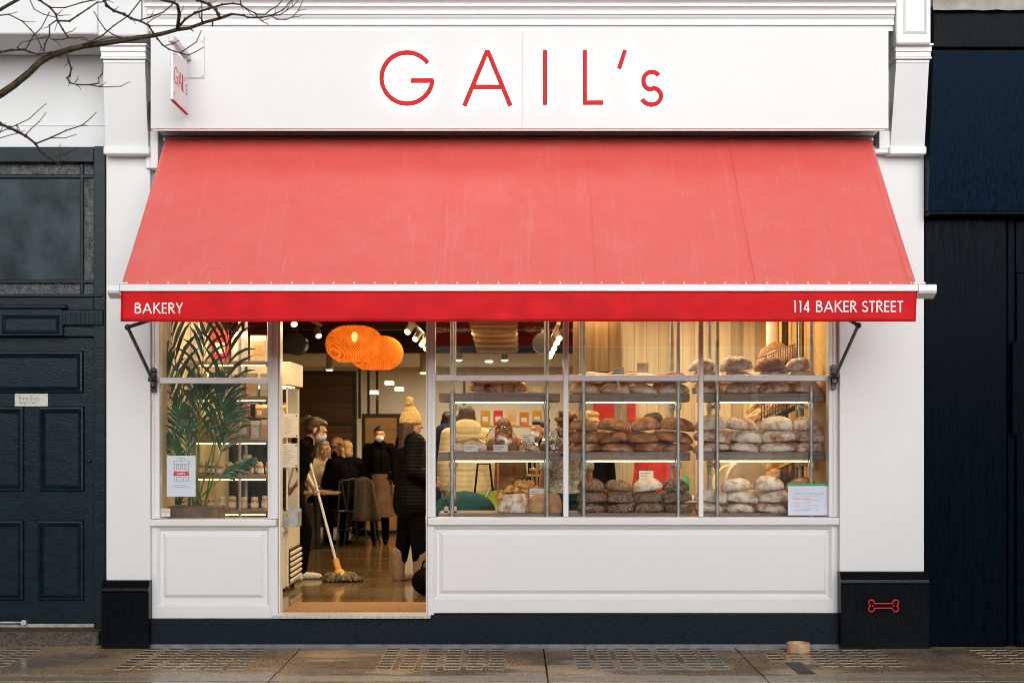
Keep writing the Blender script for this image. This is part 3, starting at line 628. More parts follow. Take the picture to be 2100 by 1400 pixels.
# ================================================================ left neighbour
lb = thing('neighbour_building', 'pale grey rendered building with black door on the left', 'building', (-6, .3, 0))
xr = PX(214, .2)
m = MB(); m.box(-10, xr, .30, .6, PZ(258, .3), 9); m.build('wall', K['left_wall'], lb)
m = MB(); m.box(-10, PX(202, -.35), -.35, .29, PZ(70, -.35), 5.6, .01); m.build('cornice_band', K['left_wall'], lb)
m = MB(); m.box(-10, xr, .265, .6, PZ(303, .265), PZ(259, .265), .004); m.build('lower_band', K['left_wall'], lb)
m = MB(); m.box(-10, PX(-200, .2), .1, .6, -.05, PZ(303, .265)-.002); m.build('wall', K['left_wall'], lb)
yd = .24
m = MB()
m.box(PX(195, yd), PX(219, yd), yd-.04, .5, 0, PZ(303, .265), .006)
m.box(PX(-205, yd), PX(195, yd), yd-.03, .5, PZ(334, yd), PZ(303, .265)-.003, .006)
m.box(PX(-205, yd), PX(195, yd), yd-.03, .5, PZ(640, yd), PZ(607, yd), .006)
m.box(PX(-205, yd), PX(214, yd), yd-.055, .5, PZ(610, yd), PZ(604, yd), .004)
m.box(PX(-205, yd), PX(195, yd), yd-.02, .5, PZ(690, yd), PZ(640.5, yd), .004)
m.box(PX(128, yd), PX(216, yd), yd-.06, yd-.02, PZ(668, yd), PZ(636, yd), .008)
for k in range(14): m.box(PX(136+k*5.2, yd), PX(139+k*5.2, yd), yd-.066, yd-.059, PZ(665, yd), PZ(642, yd), .002)
m.box(PX(-205, yd), PX(-170, yd), yd-.04, .5, 0, PZ(334, yd))
df = m.build('door_frame', K['left_door'], lb)
yl = yd-.065
m = MB(); fb(m, -30, 128, 632, 688, yl, yd, .004); q = rc(4, 122, 646, 684, yl)
ring(m, q, yl-.004, ins(q, .012), yl-.016); ring(m, ins(q, .012), yl-.016, ins(q, .03), yl-.004); fb(m, -34, 135, 624, 632, yl-.03, yd, .006); m.build('hood_block', K['left_door'], df)
# fanlight
m = MB()
for a, b, c, d in ((-170, 195, 358, 365), (-170, 195, 574, 581), (164, 171, 336, 604), (-140, -133, 336, 604)): fb(m, a, b, c, d, yd+.02 + (.002 if b-a > 100 else 0), yd+.06, .004)
fl_ = m.build('fanlight', K['left_door'], lb)
m = MB(); fb(m, -133, 164, 365, 574, yd+.045, yd+.055, 0); m.build('pane', K['fan_glass'], fl_)
m = MB()
for a, b, c, d in ((-133, 164, 336, 358), (171, 194, 336, 358), (171, 194, 365, 574), (-133, 164, 581, 605), (171, 194, 581, 605)): fb(m, a, b, c, d, yd+.045, yd+.055, 0)
m.build('obscured_pane', K['obscure'], fl_)
# dark backing so that no sky shows behind the fanlight
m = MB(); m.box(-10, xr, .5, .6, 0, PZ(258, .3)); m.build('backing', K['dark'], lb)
# door leaf
y0 = yd+.03
m = MB(); fb(m, -170, 203, 690, 1281, y0, y0+.05, .003)
dr = m.build('door', K['left_door'], lb)
for a, b, c, d in ((-150, 172, 720, 806), (-34, 50, 833, 1007), (80, 174, 833, 1007), (-34, 50, 1066, 1231), (77, 173, 1066, 1231)):
    m = MB(); r = rc(a, b, c, d, y0); yy = y0-.002
    ring(m, r, yy, ins(r, .008), yy-.022); ring(m, ins(r, .008), yy-.022, ins(r, .022), yy-.024); ring(m, ins(r, .022), yy-.024, ins(r, .034), yy-.008)
    ring(m, ins(r, .034), yy-.008, ins(r, .042), yy-.014); ring(m, ins(r, .042), yy-.014, ins(r, .055), yy-.001); m.build('moulded_panel', K['left_door'], dr)
m = MB(); m.ell(P(183, 944, y0-.012), (.020, .02, .020)); m.build('door_knob', K['iron'], dr, True)
m = MB(); m.box(PX(185, y0), PX(190, y0), y0-.006, y0, PZ(1052, y0), PZ(1036, y0), .003); m.build('keyhole', K['dark'], dr)
m = MB(); m.tube([P(-170, 1276, y0-.05), P(48, 1276, y0-.05)], .012); m.tube([P(48, 1276, y0-.06), P(52, 1276, y0-.01)], .024); m.build('kick_bar', K['steel'], dr, True)
m = MB(); fb(m, -170, 196, 1279, 1286, y0-.03, y0+.02, .003); m.build('weather_bar', K['beige'], dr)
m = MB(); m.box(PX(-205, .1), PX(207, .1), .02, .5, -.02, PZ(1295, .02), .012); m.build('door_step', K['stone'], lb)

# ================================================================ right neighbour: navy hoarding
rb = thing('boarded_shopfront', 'dark navy boarded shopfront with a projecting fascia to the right', 'building', (5.5, .2, 0))
xl = PX(1899, -.1)
m = MB(); m.prism([(xl, -.30, PZ(107, -.30)), (xl, .3, PZ(107, -.30)), (xl, .3, PZ(432, -.16)), (xl, -.16, PZ(432, -.16))], (6, 0, 0)); m.build('fascia_board', K['navy'], rb)
m = MB(); m.box(xl, 9.3, -.20, .3, PZ(441, -.18), PZ(433, -.18), .004); m.build('ledge', K['navy_dark'], rb)
m = MB(); fb(m, 1915, 3200, 22, 97, -.16, .3, .004); m.build('weathered_band', K['black_wet'], rb)
m = MB(); m.box(PX(1908, -.1), 9.3, -.09, .3, PZ(107, -.1), PZ(20, -.1)); m.build('band_backing', K['dark'], rb)
m = MB()
n = 60
for i in range(n):
    for j in range(4):
        f = lambda a, b: Vector((PX(1912, -.2)+a*.1, -.22+.035*noise.noise(Vector((a*.9, b*.8, 3)))+.02*noise.noise(Vector((a*2.3, b*1.9, 7))), PZ(22, -.2)+b*.09+(.012*noise.noise(Vector((a*.7, 2, 9))) if b == 0 else 0)))
        m.quad(f(i, j), f(i+1, j), f(i+1, j+1), f(i, j+1))
bmesh.ops.remove_doubles(m.bm, verts=m.bm.verts, dist=1e-4)
m.build('crumpled_sheet', K['sheet'], rb, smooth='all')
m = MB(); m.box(PX(1910, 0), 9.3, -.05, .4, PZ(0, -.2), 8.6); m.build('upper_wall', K['wall'], rb)
m = MB()
m.box(PX(1897, -.02), PX(2064, -.02), -.02, .2, -.02, PZ(441, -.18)-.003, .004)
m.box(PX(2068, .0), PX(2082, .0), .01, .2, -.02, PZ(441, -.18)-.003, .004)
m.box(PX(2085, -.02), PX(2500, -.02), -.02, .2, -.02, PZ(560, -.02), .004); m.box(PX(2085, -.01), PX(2500, -.01), .012, .2, PZ(559, -.02), PZ(441, -.18)-.003, .004)
m.box(PX(2076, -.05), PX(2090, -.05), -.05, -.022, PZ(892, -.05), PZ(700, -.05), .004)
m.box(PX(2503, -.02), 9.3, -.02, .2, -.02, PZ(441, -.18)-.003, .004)
m.build('board_panel', K['navy_dark'], rb)

# ================================================================ far side of the street (seen only in reflections)
ob = thing('terrace_building', 'pale low terrace of shops across the street', 'building', (0, -21, 0))
pst = mat("pale_stucco", (.62, .62, .62), .8, var=.1, sc=2)
for a0, a1 in ((-30, -7.2), (-5.9, 2.6), (3.3, 7.0), (7.6, 30)):
    m = MB(); m.box(a0, a1, -27, -21, 0, 4.6); m.build('wall', pst, ob)
for a0, a1 in ((-7.2, -5.9), (2.6, 3.3), (7.0, 7.6)): m = MB(); m.box(a0+.002, a1-.002, -26, -22.2, 0, 4.5); m.build('wall', K['white'], ob)  # unseen set-back walls added to block sun and sky reflection in the gaps
mg = mat("far_window_glass", (.04, .05, .06), .08, var=.2, spec=.8); ml = mat("blue_shopfront", (.10, .22, .30), .4, var=.1)
for i, (x, h) in enumerate(((-27, 2.3), (-21.9, 2.3), (-16.8, 2.3), (-10.5, 2.3), (-3.4, 2.2), (.8, 1.7), (5.15, 1.6), (11, 2.3), (16, 2.3), (21, 2.3), (26, 2.3))):
    m = MB(); m.box(x-h, x+h, -21.1, -20.8, .1, 3.6, .03); q = m.build('shopfront', ml if i % 2 else K['white'], ob)
    m = MB(); m.box(x-h+.25, x+h*.15, -20.81, -20.78, .7, 2.8); m.build('pane', mg, q)
    m = MB(); m.box(x+h*.25, x+h-.25, -20.81, -20.78, .2, 2.8); m.build('pane', mg, q)

# car parked across the street and a white van added for window reflections
def vehicle(name, label, cat, x, y, L, H, W, paint, van):
    t = thing(name, label, cat, (x, y, -.145)); z0 = -.145
    side = [(-L/2, .32), (-L/2, .75), (-L/2+.12, .95), (-L/2+.55, H*.97), (-L/2+.8, H), (L/2-.1, H), (L/2, H-.1), (L/2, .32)] if van else [(-L/2, .30), (-L/2, .62), (-L/2+.9, .86), (-L/2+1.55, H-.05), (-L/2+1.9, H), (L/2-1.3, H-.02), (L/2-.55, .92), (L/2, .85), (L/2, .30)]
    m = MB(); m.prism([(x+a, y-W/2, z0+q) for a, q in side], (0, W, 0)); m.build('body', paint, t)
    for sy in (-1, 1):
        yy = y+sy*W/2; m = MB()
        if van: m.box(x-L/2+.75, x-L/2+1.6, yy-.012, yy+.012, z0+1.15, z0+1.75, .008)
        else: m.prism([(x-L/2+1.2, yy-.012, z0+.92), (x-L/2+1.75, yy-.012, z0+H-.08), (x+L/2-1.35, yy-.012, z0+H-.1), (x+L/2-.85, yy-.012, z0+.95)], (0, .024, 0))
        m.build('window', K['fan_glass'], t)
        for sx in (-1, 1):
            cx_ = x+sx*(L/2-.85); m = MB(); m.tube([(cx_, yy-.10, z0+.32), (cx_, yy+.03 if sy > 0 else yy-.03, z0+.32)], .32, 20); wl = m.build('wheel', K['black_metal'], t, True)
            m = MB(); m.tube([(cx_, yy+sy*.03, z0+.32), (cx_, yy+sy*.04, z0+.32)], .19, 16); m.build('rim', K['steel'], wl, True)
vehicle('reflection_van', 'added white van across the street for pale window reflections', 'van', 6.6, -15.6, 5.2, 2.3, 1.9, mat("white_van_paint", (.78, .79, .80), .25, var=.01, coat=.6), True)
vehicle('parked_car', 'teal hatchback parked across the street', 'car', -2.6, -15.6, 4.1, 1.48, 1.75, mat("teal_car_paint", (.03, .22, .26), .25, var=.02, coat=.8), False)
# ================================================================ stroke lettering (geometric sans)
def arc(cx, cy, rx, ry, a0, a1, n=28):
    return [(cx+rx*math.cos(R(a0+(a1-a0)*i/n)), cy+ry*math.sin(R(a0+(a1-a0)*i/n))) for i in range(n+1)]
def glyph(c, h):
    """strokes on cap height 1 (centre lines, h = half the stroke), advance width"""
    t = h
    if c == 'G': return [arc(.5, .5, .5-t, .5-t, 36, 357, 44) , [(.985-t*.2, .455), (.57, .455)]], 1.0
    if c == 'A': return [[(t*.9, 0), (.44, .97)], [(.44, .97), (.88-t*.9, 0)], [(.16, .33), (.72, .33)]], .88
    if c == 'I': return [[(t, 0), (t, 1)]], 2*t
    if c == 'L': return [[(t, 0), (t, 1)], [(t, t), (.38, t)]], .38
    if c == "'": return [[(.03, .66), (.14, 1.0)]], .18
    if c == 's': return [arc(.215, .455, .150, .150, 35, 180, 14)+arc(.205, .44, .14, .15, 190, 262, 8)+arc(.215, .17, .165, .15, 75, -90, 18)+arc(.205, .175, .175, .155, -95, -158, 8)], .42
    if c == 'B': return [[(t, 0), (t, 1)], [(t, 1-t), (.27, 1-t)]+arc(.27, .775, .20, .225-t, 90, -90, 14)+[(t, .55)], [(t, .55), (.30, .55)]+arc(.30, .275+t/2, .24, .275-t/2, 90, -90, 14)+[(t, t)]], .58
    if c == 'K': return [[(t, 0), (t, 1)], [(.58, 1), (t, .47)], [(.22, .60), (.66, 0)]], .66
    if c == 'E': return [[(t, 0), (t, 1)], [(t, 1-t), (.47, 1-t)], [(t, .52), (.45, .52)], [(t, t), (.47, t)]], .49
    if c == 'R': return [[(t, 0), (t, 1)], [(t, 1-t), (.26, 1-t)]+arc(.26, .74, .22, .26-t, 90, -90, 14)+[(t, .48+t)], [(.24, .48), (.58, 0)]], .58
    if c == 'Y': return [[(.03, 1), (.31, .46)], [(.59, 1), (.31, .46)], [(.31, .48), (.31, 0)]], .62
    if c == 'T': return [[(0, 1-t), (.52, 1-t)], [(.26, 1), (.26, 0)]], .52
    if c == 'S': return [arc(.25, .745, .19, .255-t, 30, 180, 16)+arc(.25, .735, .19, .22, 185, 268, 8)+arc(.24, .27, .215, .27-t, 82, -90, 18)+arc(.24, .27, .22, .27-t, -95, -165, 8)], .50
    if c == '1': return [[(.20, 0), (.20, 1)], [(.06, 1-t), (.20, 1-t)]], .36
    if c == '4': return [[(.40, 0), (.40, 1)], [(.40, .97), (.04, .25)], [(.03, .25), (.54, .25)]], .58
    return [], .30
def write(m, text, o, ux, uz, nrm, hgt, weight, depth, track=.1):
    """lettering into mesh m; o = lower left corner, ux/uz = unit directions, nrm = out of the surface"""
    o, ux, uz, nrm = Vector(o), Vector(ux), Vector(uz), Vector(nrm); x = 0; k = 0
    for c in text:
        st, adv = glyph(c, weight/2)
        for s in st:
            k += 1; e = .00025*(k % 4)
            m.ribbon(s, weight, lambda u, v, d, x=x, e=e: o+ux*((x+u)*hgt)+uz*(v*hgt)+nrm*(d+(e if d else 0)), depth)
        x += adv+track
    return x*hgt
def text_width(text, weight, track): return sum(glyph(c, weight/2)[1]+track for c in text)-track
NY = (0, -1, 0); UX = (1, 0, 0); UZ = (0, 0, 1)

# ================================================================ main sign
ys = -.40
sg = thing('shop_sign', 'long white fascia sign with spaced red halo lit letters', 'shop sign', (0, ys, PZ(265, ys)))
m = MB(); m.box(PX(309, ys), PX(1071, ys)-.0005, ys, ys+.05, PZ(264, ys), PZ(63, ys), .0008); m.box(PX(1071, ys)+.0005, PX(1822, ys), ys, ys+.05, PZ(264, ys), PZ(63, ys), .0008); m.box(PX(320, ys), PX(1812, ys), ys+.051, .0, 4.31, PZ(66, ys)); m.build('board', K['board'], sg)
m = MB(); m.box(PX(312, ys), PX(1816, ys), ys+.012, ys+.03, PZ(267.5, ys), PZ(265, ys), .001); m.build('drip_rail', K['bar'], sg)
yl = ys-.035
hg = (218-104)/S*(D+yl)/D
LET = [('G', 778, 218, hg), ('A', 948, 218, hg*1.03), ('I', 1113, 216, hg*.985), ('L', 1194.5, 216, hg*.985), ("'", 1266, 216, hg*.985), ('s', 1312, 217.5, hg)]
for c, px, py, h in LET:
    m = MB(); write(m, c, P(px, py, yl+.014), UX, UZ, NY, h, .082, .014); lt = m.build('letter', K['red'], sg)
    m = MB(); write(m, c, P(px, py, yl+.019), UX, UZ, NY, h, .082, .003); m.build('halo_light', K['halo'], lt)

# ================================================================ projecting sign
xs = -2.521
pj = thing('projecting_sign', 'small white blade sign with red letters on a bracket, left end of the fascia', 'hanging sign', (xs, ys, 4.2))
m = MB(); m.box(xs-.010, xs+.010, -.95, -.46, 4.178, 4.555, .003); pn = m.build('panel', K['bar'], pj)
m = MB(); m.box(xs-.011, xs+.013, -.953, -.457, 4.170, 4.177, .002); m.build('edge_trim', K['red'], pn)
m = MB(); write(m, "GAIL's", (xs+.0102, -.92, 4.31), (0, 1, 0), UZ, (1, 0, 0), .125, .065, .0015, .09)
m.build('lettering', K['red'], pn)
m = MB(); m.box(xs-.022, xs+.022, -.97, ys-.012, 4.60, 4.645, .004); m.box(xs-.007, xs+.007, -.90, -.86, 4.55, 4.605); m.box(xs-.007, xs+.007, -.53, -.49, 4.55, 4.605)
m.box(PX(350, ys), PX(420, ys), ys-.012, ys+.002, PZ(161, ys), PZ(75, ys), .003); br = m.build('bracket', K['board'], pj)
for px, py in ((415, 83), (415, 155), (356, 83), (356, 155)):
    m = MB(); q = P(px, py, ys-.012); m.tube([q, q+Vector((0, -.008, 0))], .010, 10); m.build('bolt', K['steel'], br)
for z in (4.515, 4.225):
    m = MB(); m.tube([(xs+.009, -.93, z), (xs+.015, -.93, z)], .008, 10); m.build('bolt', K['steel'], pn)

# ================================================================ awning
ya, yb_ = -.10, -1.40
xa0, xa1 = -2.772, 2.850; za, zb = PZ(281, ya), PZ(585, yb_)
aw = thing('awning', 'wide red canvas awning, wet, with white lettering on its valance', 'awning', (0, 0, 2.5))
m = MB(); nx, ny = 300, 60; g = []
seams = [xa0+(xa1-xa0)*k/5 for k in range(1, 5)]
for j in range(ny+1):
    t = j/ny; row = []
    for i in range(nx+1):
        x = xa0+(xa1-xa0)*i/nx; y = ya+(yb_-ya)*t; z = za+(zb-za)*t
        sag = -.022*math.sin(math.pi*t) + .006*noise.noise(Vector((x*1.3, t*2.2, 1)))*math.sin(math.pi*min(1, t*1.2))
        sag += .010*noise.noise(Vector((x*2.6, t*9, 4)))*math.exp(-((t-.12)/.10)**2)
        sag += .010*noise.noise(Vector((x*5+t*1.2, t*1.4, 11)))*(t**1.5)*math.sin(math.pi*t)+.004*noise.noise(Vector((x*14, t*3, 2)))*math.exp(-((t-.07)/.06)**2)
        for s in seams: sag += .008*math.exp(-((x-s)/.020)**2)
        row.append(m.bm.verts.new((x, y-sag*.5*0, z+sag)))
    g.append(row)
for j in range(ny):
    for i in range(nx): m.bm.faces.new((g[j][i], g[j+1][i], g[j+1][i+1], g[j][i+1]))
g_can = [[v.co.copy() for v in r_] for r_ in g]
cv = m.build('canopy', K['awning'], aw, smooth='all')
so = cv.modifiers.new("thickness", 'SOLIDIFY'); so.thickness = .003
for s in seams+[xa0+.03, xa1-.03]:                              # double-stitched laps
    m = MB(); pts = []
    for j in range(0, ny+1):
        q = g_can[j]; k = min(range(len(q)), key=lambda i: abs(q[i].x-s)); pts.append(q[k])
    n_ = Vector((0, -(zb-za), (yb_-ya))).normalized(); n_ = n_ if n_.z > 0 else -n_
    for i in range(len(pts)-1):
        a, b = pts[i]+n_*.0032, pts[i+1]+n_*.0032; m.quad(a+Vector((-.013, 0, 0)), b+Vector((-.013, 0, 0)), b+Vector((.013, 0, 0)), a+Vector((.013, 0, 0)))
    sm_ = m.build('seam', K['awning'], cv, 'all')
m = MB(); m.tube([(xa0-.02, ya+.035, za-.02), (xa1+.02, ya+.035, za-.02)], .038, 14); m.build('roller', K['steel'], aw, True)
# front bar: rail profile with overhanging ends
zt, zl = PZ(583.5, yb_), PZ(597.5, yb_-.02)
m = MB(); X0, X1 = PX(222, yb_), PX(1918, yb_)
for (a, b, e) in ((xa0, xa1, 0), (X0, xa0-.002, .0), (xa1+.002, X1, .0)):
    if e == 0 and a == xa0:
        pr_ = [(yb_-.020, zt), (yb_-.028, zt-.006), (yb_-.028, zl+.004), (yb_-.022, zl), (yb_+.05, zl-.004), (yb_+.06, zt-.002)]
    else:
        pr_ = [(yb_-.020, zt), (yb_-.034, zt-.006), (yb_-.036, zl+.004), (yb_-.026, zl-.012), (yb_+.045, zl-.046), (yb_+.075, zl-.03), (yb_+.06, zt-.002)]
    m.prism([(a, y, z) for y, z in pr_], (b-a, 0, 0))
fbar = m.build('front_bar', K['bar'], aw)
for k in range(39):
    x = xa0+.045+k*(xa1-xa0-.09)/38
    if k == 0: m = MB(); m.ell((x, yb_-.012, zt+.010), (.007, .007, .009), u=8, v=6); stud = m.build('stud', K['bar'], fbar, True)
    else: q = stud.copy(); COL.objects.link(q); q.location.x = k*(xa1-xa0-.09)/38
m = MB(); m.box(PX(1870, yb_), PX(1896, yb_), yb_-.03, yb_+.03, zt+.0005, zt+.016, .003); m.box(PX(240, yb_), PX(262, yb_), yb_-.03, yb_+.03, zt+.0005, zt+.012, .003); m.build('end_cap', K['bar'], fbar)
# valance
yv = yb_-.006; zv0, zv1 = PZ(659.5, yv), zl+.004
m = MB(); g = []; nx, ny = 170, 8
def vy(x, t): return yv+(.016*noise.noise(Vector((x*1.7, t*.8, 5)))+.009*noise.noise(Vector((x*5.5, t*2.0, 2))))*t**.8
for j in range(ny+1):
    t = j/ny; g.append([m.bm.verts.new((xa0+(xa1-xa0)*i/nx-(.012*t if i == nx else 0), vy(xa0+(xa1-xa0)*i/nx, t), zv1+(zv0-zv1)*t+(.004*noise.noise(Vector((i*.03, 1, 8)))*t))) for i in range(nx+1)])
for j in range(ny):
    for i in range(nx): m.bm.faces.new((g[j][i], g[j+1][i], g[j+1][i+1], g[j][i+1]))
va = m.build('valance', K['valance'], aw, smooth='all'); so = va.modifiers.new("thickness", 'SOLIDIFY'); so.thickness = .003
def valance_text(txt, px0, px1, py0, py1):
    h = PZ(py0, yv)-PZ(py1, yv); wd = PX(px1, yv)-PX(px0, yv)
    wt = .128; tr = (wd/h-text_width(txt, wt, 0))/(len(txt)-1)
    m = MB(); write(m, txt, P(px0, py1, yv), UX, UZ, NY, h, wt, .0015, tr)
    for v in m.bm.verts:                                   # lay the print on the waving cloth
        t = (zv1-v.co.z)/(zv1-zv0); v.co.y += vy(v.co.x, t)-yv-.0045
    m.build('lettering', K['letter_white'], va)
valance_text('BAKERY', 277, 375, 621, 643); valance_text('114 BAKER STREET', 1626, 1852, 617, 640)
# folding arms
def arm(px, py, ex, ey, endx):
    y0 = -.05; piv = P(px, py, y0); elb = P(ex, ey, -.80); end = Vector((endx, yb_+.03, zl-.01))
    m = MB(); m.tube([piv+Vector((0, -.03, 0)), elb], .014, 10); m.tube([elb, end], .014, 10); m.ell(elb, (.024, .024, .024))
    a = m.build('folding_arm', K['black_metal'], aw, True)
    m = MB(); z = piv.z; x = piv.x
    m.tube([(x, -.013, z+.075), (x, -.03, z+.075)], .022, 12); m.tube([(x, -.013, z-.085), (x, -.03, z-.085)], .022, 12)
    m.box(x-.020, x+.020, -.03, -.013, z-.085, z+.075, .004); m.tube([(x-.035, -.055, z), (x+.035, -.055, z)], .020, 12); m.box(x-.026, x+.026, -.06, -.03, z-.055, z+.03, .008)
    m.build('wall_bracket', K['black_metal'], a, True)
    for dz in (.075, -.045, -.085): m = MB(); m.ell((x, -.066 if dz == -.045 else -.031, z+dz), (.007, .005, .007), u=8, v=6); m.build('screw', K['steel'], a, True)
arm(314, 778, 262, 671, -2.0); arm(1711, 772, 1760, 667, 2.05)

# ================================================================ small front things
# bone-shaped lead hook on the right plinth
yk = -.06-.050-.012
hk = thing('lead_hook', 'red bone outline hook screwed to the black plinth', 'dog hook', (PX(1811, yk), yk, PZ(1241, yk)))
cx, cz = PX(1811, yk), PZ(1241, yk); q = .0245/2*2
m = MB(); pts = []
hw, hh, r = .096, .0245, .0225
loop = []
for a in range(-125, 91, 12): pass
def lobe(cx_, cz_, a0, a1): return [(cx_+r*math.cos(R(a0+(a1-a0)*i/14)), cz_+r*math.sin(R(a0+(a1-a0)*i/14))) for i in range(15)]
loop += lobe(hw, hh, 225, 315-360-3) if False else []
top_r = lobe(hw, hh, 196, -62); bot_r = lobe(hw, -hh, 62, -196)
top_l = lobe(-hw, hh, 240, -25) ; bot_l = lobe(-hw, -hh, 25, -240)
loop = top_r+bot_r+[(-x, z) for x, z in reversed(bot_r)][0:0]
left = [(-x, z) for x, z in (top_r+bot_r)][::-1]
loop = top_r+bot_r+left
pts = [Vector((cx+x, yk-.014, cz+z)) for x, z in loop]; pts.append(pts[0])
m.tube(pts, .0048, 8); m.build('outline', K['hook_red'], hk, True)
for s in (-1, 1): m = MB(); m.tube([(cx+s*(hw-.014), yk+.002, cz), (cx+s*(hw-.014), yk-.012, cz)], .008, 8); m.build('fixing_pin', K['red'], hk)
# dog bowl
bx, by = PX(1637, -.30), -.30
bw = MB(); rr = .091
bw.lathe([(rr*.94, 0), (rr, .006), (rr, .070), (rr*.985, .075), (rr*.90, .075), (rr*.87, .07), (rr*.84, .02), (rr*.2, .016)], (bx, by, 0.001), 40)
b = tag(bw.build('dog_bowl', K['wood_bowl'], smooth=True), 'round tan dog bowl on the wet pavement', 'dog bowl')
m = MB()
for k, c in enumerate('DOG'):                              # raised letters round the front
    a0 = R(-112+k*17)
    def cyl(u, v, d, a0=a0): a = a0+u*.030/rr*1.0; return Vector((bx+(rr+d)*math.cos(a), by+(rr+d)*math.sin(a), .022+v*.030))
    st = {'D': [[(.06, 0), (.06, 1)], [(.06, .94), (.3, .94)]+arc(.3, .5, .36, .44, 90, -90, 10)+[(.06, .06)]], 'O': [arc(.45, .5, .40, .44, 0, 360, 20)], 'G': glyph('G', .06)[0]}[c]
    for s in st: m.ribbon(s, .12, cyl, .0015)
m.build('lettering', K['wood_bowl'], b)
# litter scrap
m = MB(); m.box(PX(1677, -.2), PX(1684, -.2), -.22, -.2, .001, .006, .001); tag(m.build('paper_scrap', K['ink_green']), 'tiny green scrap of litter at the foot of the wall', 'litter')
# fire exit plate (built-in lettering turned into mesh)
def font_mesh(txt, size, loc, mat_, parent, name='lettering', rot=(R(90), 0, 0), ext=.0006):
    cu = bpy.data.curves.new('t', 'FONT'); cu.body = txt; cu.size = size; cu.extrude = ext; cu.space_character = 1.05
    t = bpy.data.objects.new('t', cu); COL.objects.link(t); bpy.context.view_layer.update()
    me = bpy.data.meshes.new_from_object(t.evaluated_get(bpy.context.evaluated_depsgraph_get())); bpy.data.objects.remove(t)
    me.name = name; me.materials.clear(); me.materials.append(mat_)
    o = bpy.data.objects.new(name, me); COL.objects.link(o); o.parent = parent; o.location = Vector(loc)-ORG[parent.name]; o.rotation_euler = rot; ORG[o.name] = Vector(loc); return o
yp = .24+.03
m = MB(); fb(m, 30, 98, 807, 833, yp-.014, yp-.001, .002)
fe = tag(m.build('sign_plate', mat("cream_plate", (.62, .60, .54), .4, var=.03)), 'small cream fire exit plate on the black panelled door', 'sign')
font_mesh("Fire Exit", .048, P(38, 820, yp-.0145), K['ink'], fe); font_mesh("Keep Clear", .030, P(39, 827.5, yp-.0145), K['ink'], fe)

# window poster with the little house drawing
yw = .042
po = thing('poster', 'white poster with line drawn shopfront stuck inside the left window', 'poster', P(372, 1018, yw))
m = MB(); fb(m, 342, 401, 934, 1018, yw, yw+.002, 0); m.build('sheet', mat("poster_paper", (.62, .68, .74), .5, var=.02), po)
def pf(px, py): return lambda u, v, d: Vector((PX(px+u, yw), yw-d, PZ(py-v, yw)))
m = MB(); f = pf(342, 1018)
for s in ([(16, 32), (16, 66)], [(44.5, 32), (44.5, 66)], [(14, 66.5), (14, 72.5), (20, 72.5)]+arc(30.2, 73, 8, 6.5, 170, 10, 12)+[(46.5, 72.5), (46.5, 66.5), (14, 66.5)], arc(30.2, 73.5, 2.2, 2.2, 0, 360, 12),
          [(16, 31), (44.5, 31)], [(20, 32.8), (20, 40), (31, 40), (31, 32.8), (20, 32.8)], [(34, 31), (34, 37)]+arc(37, 37, 3, 3.4, 180, 0, 8)+[(40, 31)],
          [(20, 56), (20, 64.5), (24.5, 64.5), (24.5, 56), (20, 56)], [(28, 56), (28, 64.5), (32.5, 64.5), (32.5, 56), (28, 56)], [(36, 56), (36, 64.5), (40.5, 64.5), (40.5, 56), (36, 56)],
          [(14, 20), (47, 20)]): m.ribbon(s, .8, f, .001)
m.build('drawing', K['ink'], po)
m = MB(); z = [(12.5, 43), (47, 43), (44, 52), (15.5, 52)]; m.prism([f(u, v, .0005) for u, v in z], (0, -.001, 0)); rbn = m.build('red_band', K['red_paper'], po)
m = MB(); write(m, "GAIL's", f(20.5, 45.3, .0018), UX, UZ, NY, 4.6/S, .17, .0008, .14); m.build('lettering', K['letter_white'], rbn)
font_mesh("WE ARE HIRING", .0125, f(16, 22.2, .0012), K['ink'], po, ext=.0002)
m = MB(); fb(m, 331, 349, 1042, 1059, yw, yw+.002, 0); st = tag(m.build('sticker', mat("pale_sticker", (.66, .64, .74), .5, var=.02)), 'small pale square sticker in the lower left window corner', 'sticker')
m = MB(); fb(m, 332.5, 347.5, 1046.5, 1050.5, yw-.001, yw-.0002, 0); m.build('band', K['orange_ink'], st)
m = MB(); fb(m, 333, 346, 1043.5, 1045, yw-.001, yw-.0002, 0); fb(m, 333, 343, 1053, 1054, yw-.001, yw-.0002, 0); m.build('print', mat("blue_print", (.30, .38, .60), .5), st)
# licence notice in the right window corner
no = thing('notice', 'white printed notice with a green strip in the right window corner', 'notice', P(1659, 1057, yw))
m = MB(); fb(m, 1616, 1700, 996, 1056, yw, yw+.002, 0); m.build('sheet', mat("notice_paper", (.62, .66, .76), .5, var=.02), no)
m = MB(); fb(m, 1614, 1699, 991, 996, yw-.002, yw+.002, 0); gs = m.build('green_strip', K['ink_green'], no)
m = MB()
for k in range(9): fb(m, 1637+k*6.6, 1639.2+k*6.6, 992.6, 994, yw-.003, yw-.0021, 0)
m.build('punch_hole', K['dark'], gs)
m = MB()
for a, b, y in ((1622, 1657, 1007), (1628, 1690, 1010.5), (1628, 1690, 1012.5), (1625, 1680, 1017), (1655, 1680, 1024.5), (1626, 1640, 1031), (1647, 1662, 1031), (1655, 1680, 1035), (1626, 1641, 1037), (1660, 1680, 1040), (1628, 1660, 1045), (1684, 1690, 1000.5), (1673, 1680, 1043), (1673, 1680, 1046)): fb(m, a, b, y, y+.7, yw-.0012, yw-.0003, 0)
for x in (1648, 1652, 1656, 1660, 1663): fb(m, x, x+.6, 1040.5, 1048, yw-.0012, yw-.0003, 0)
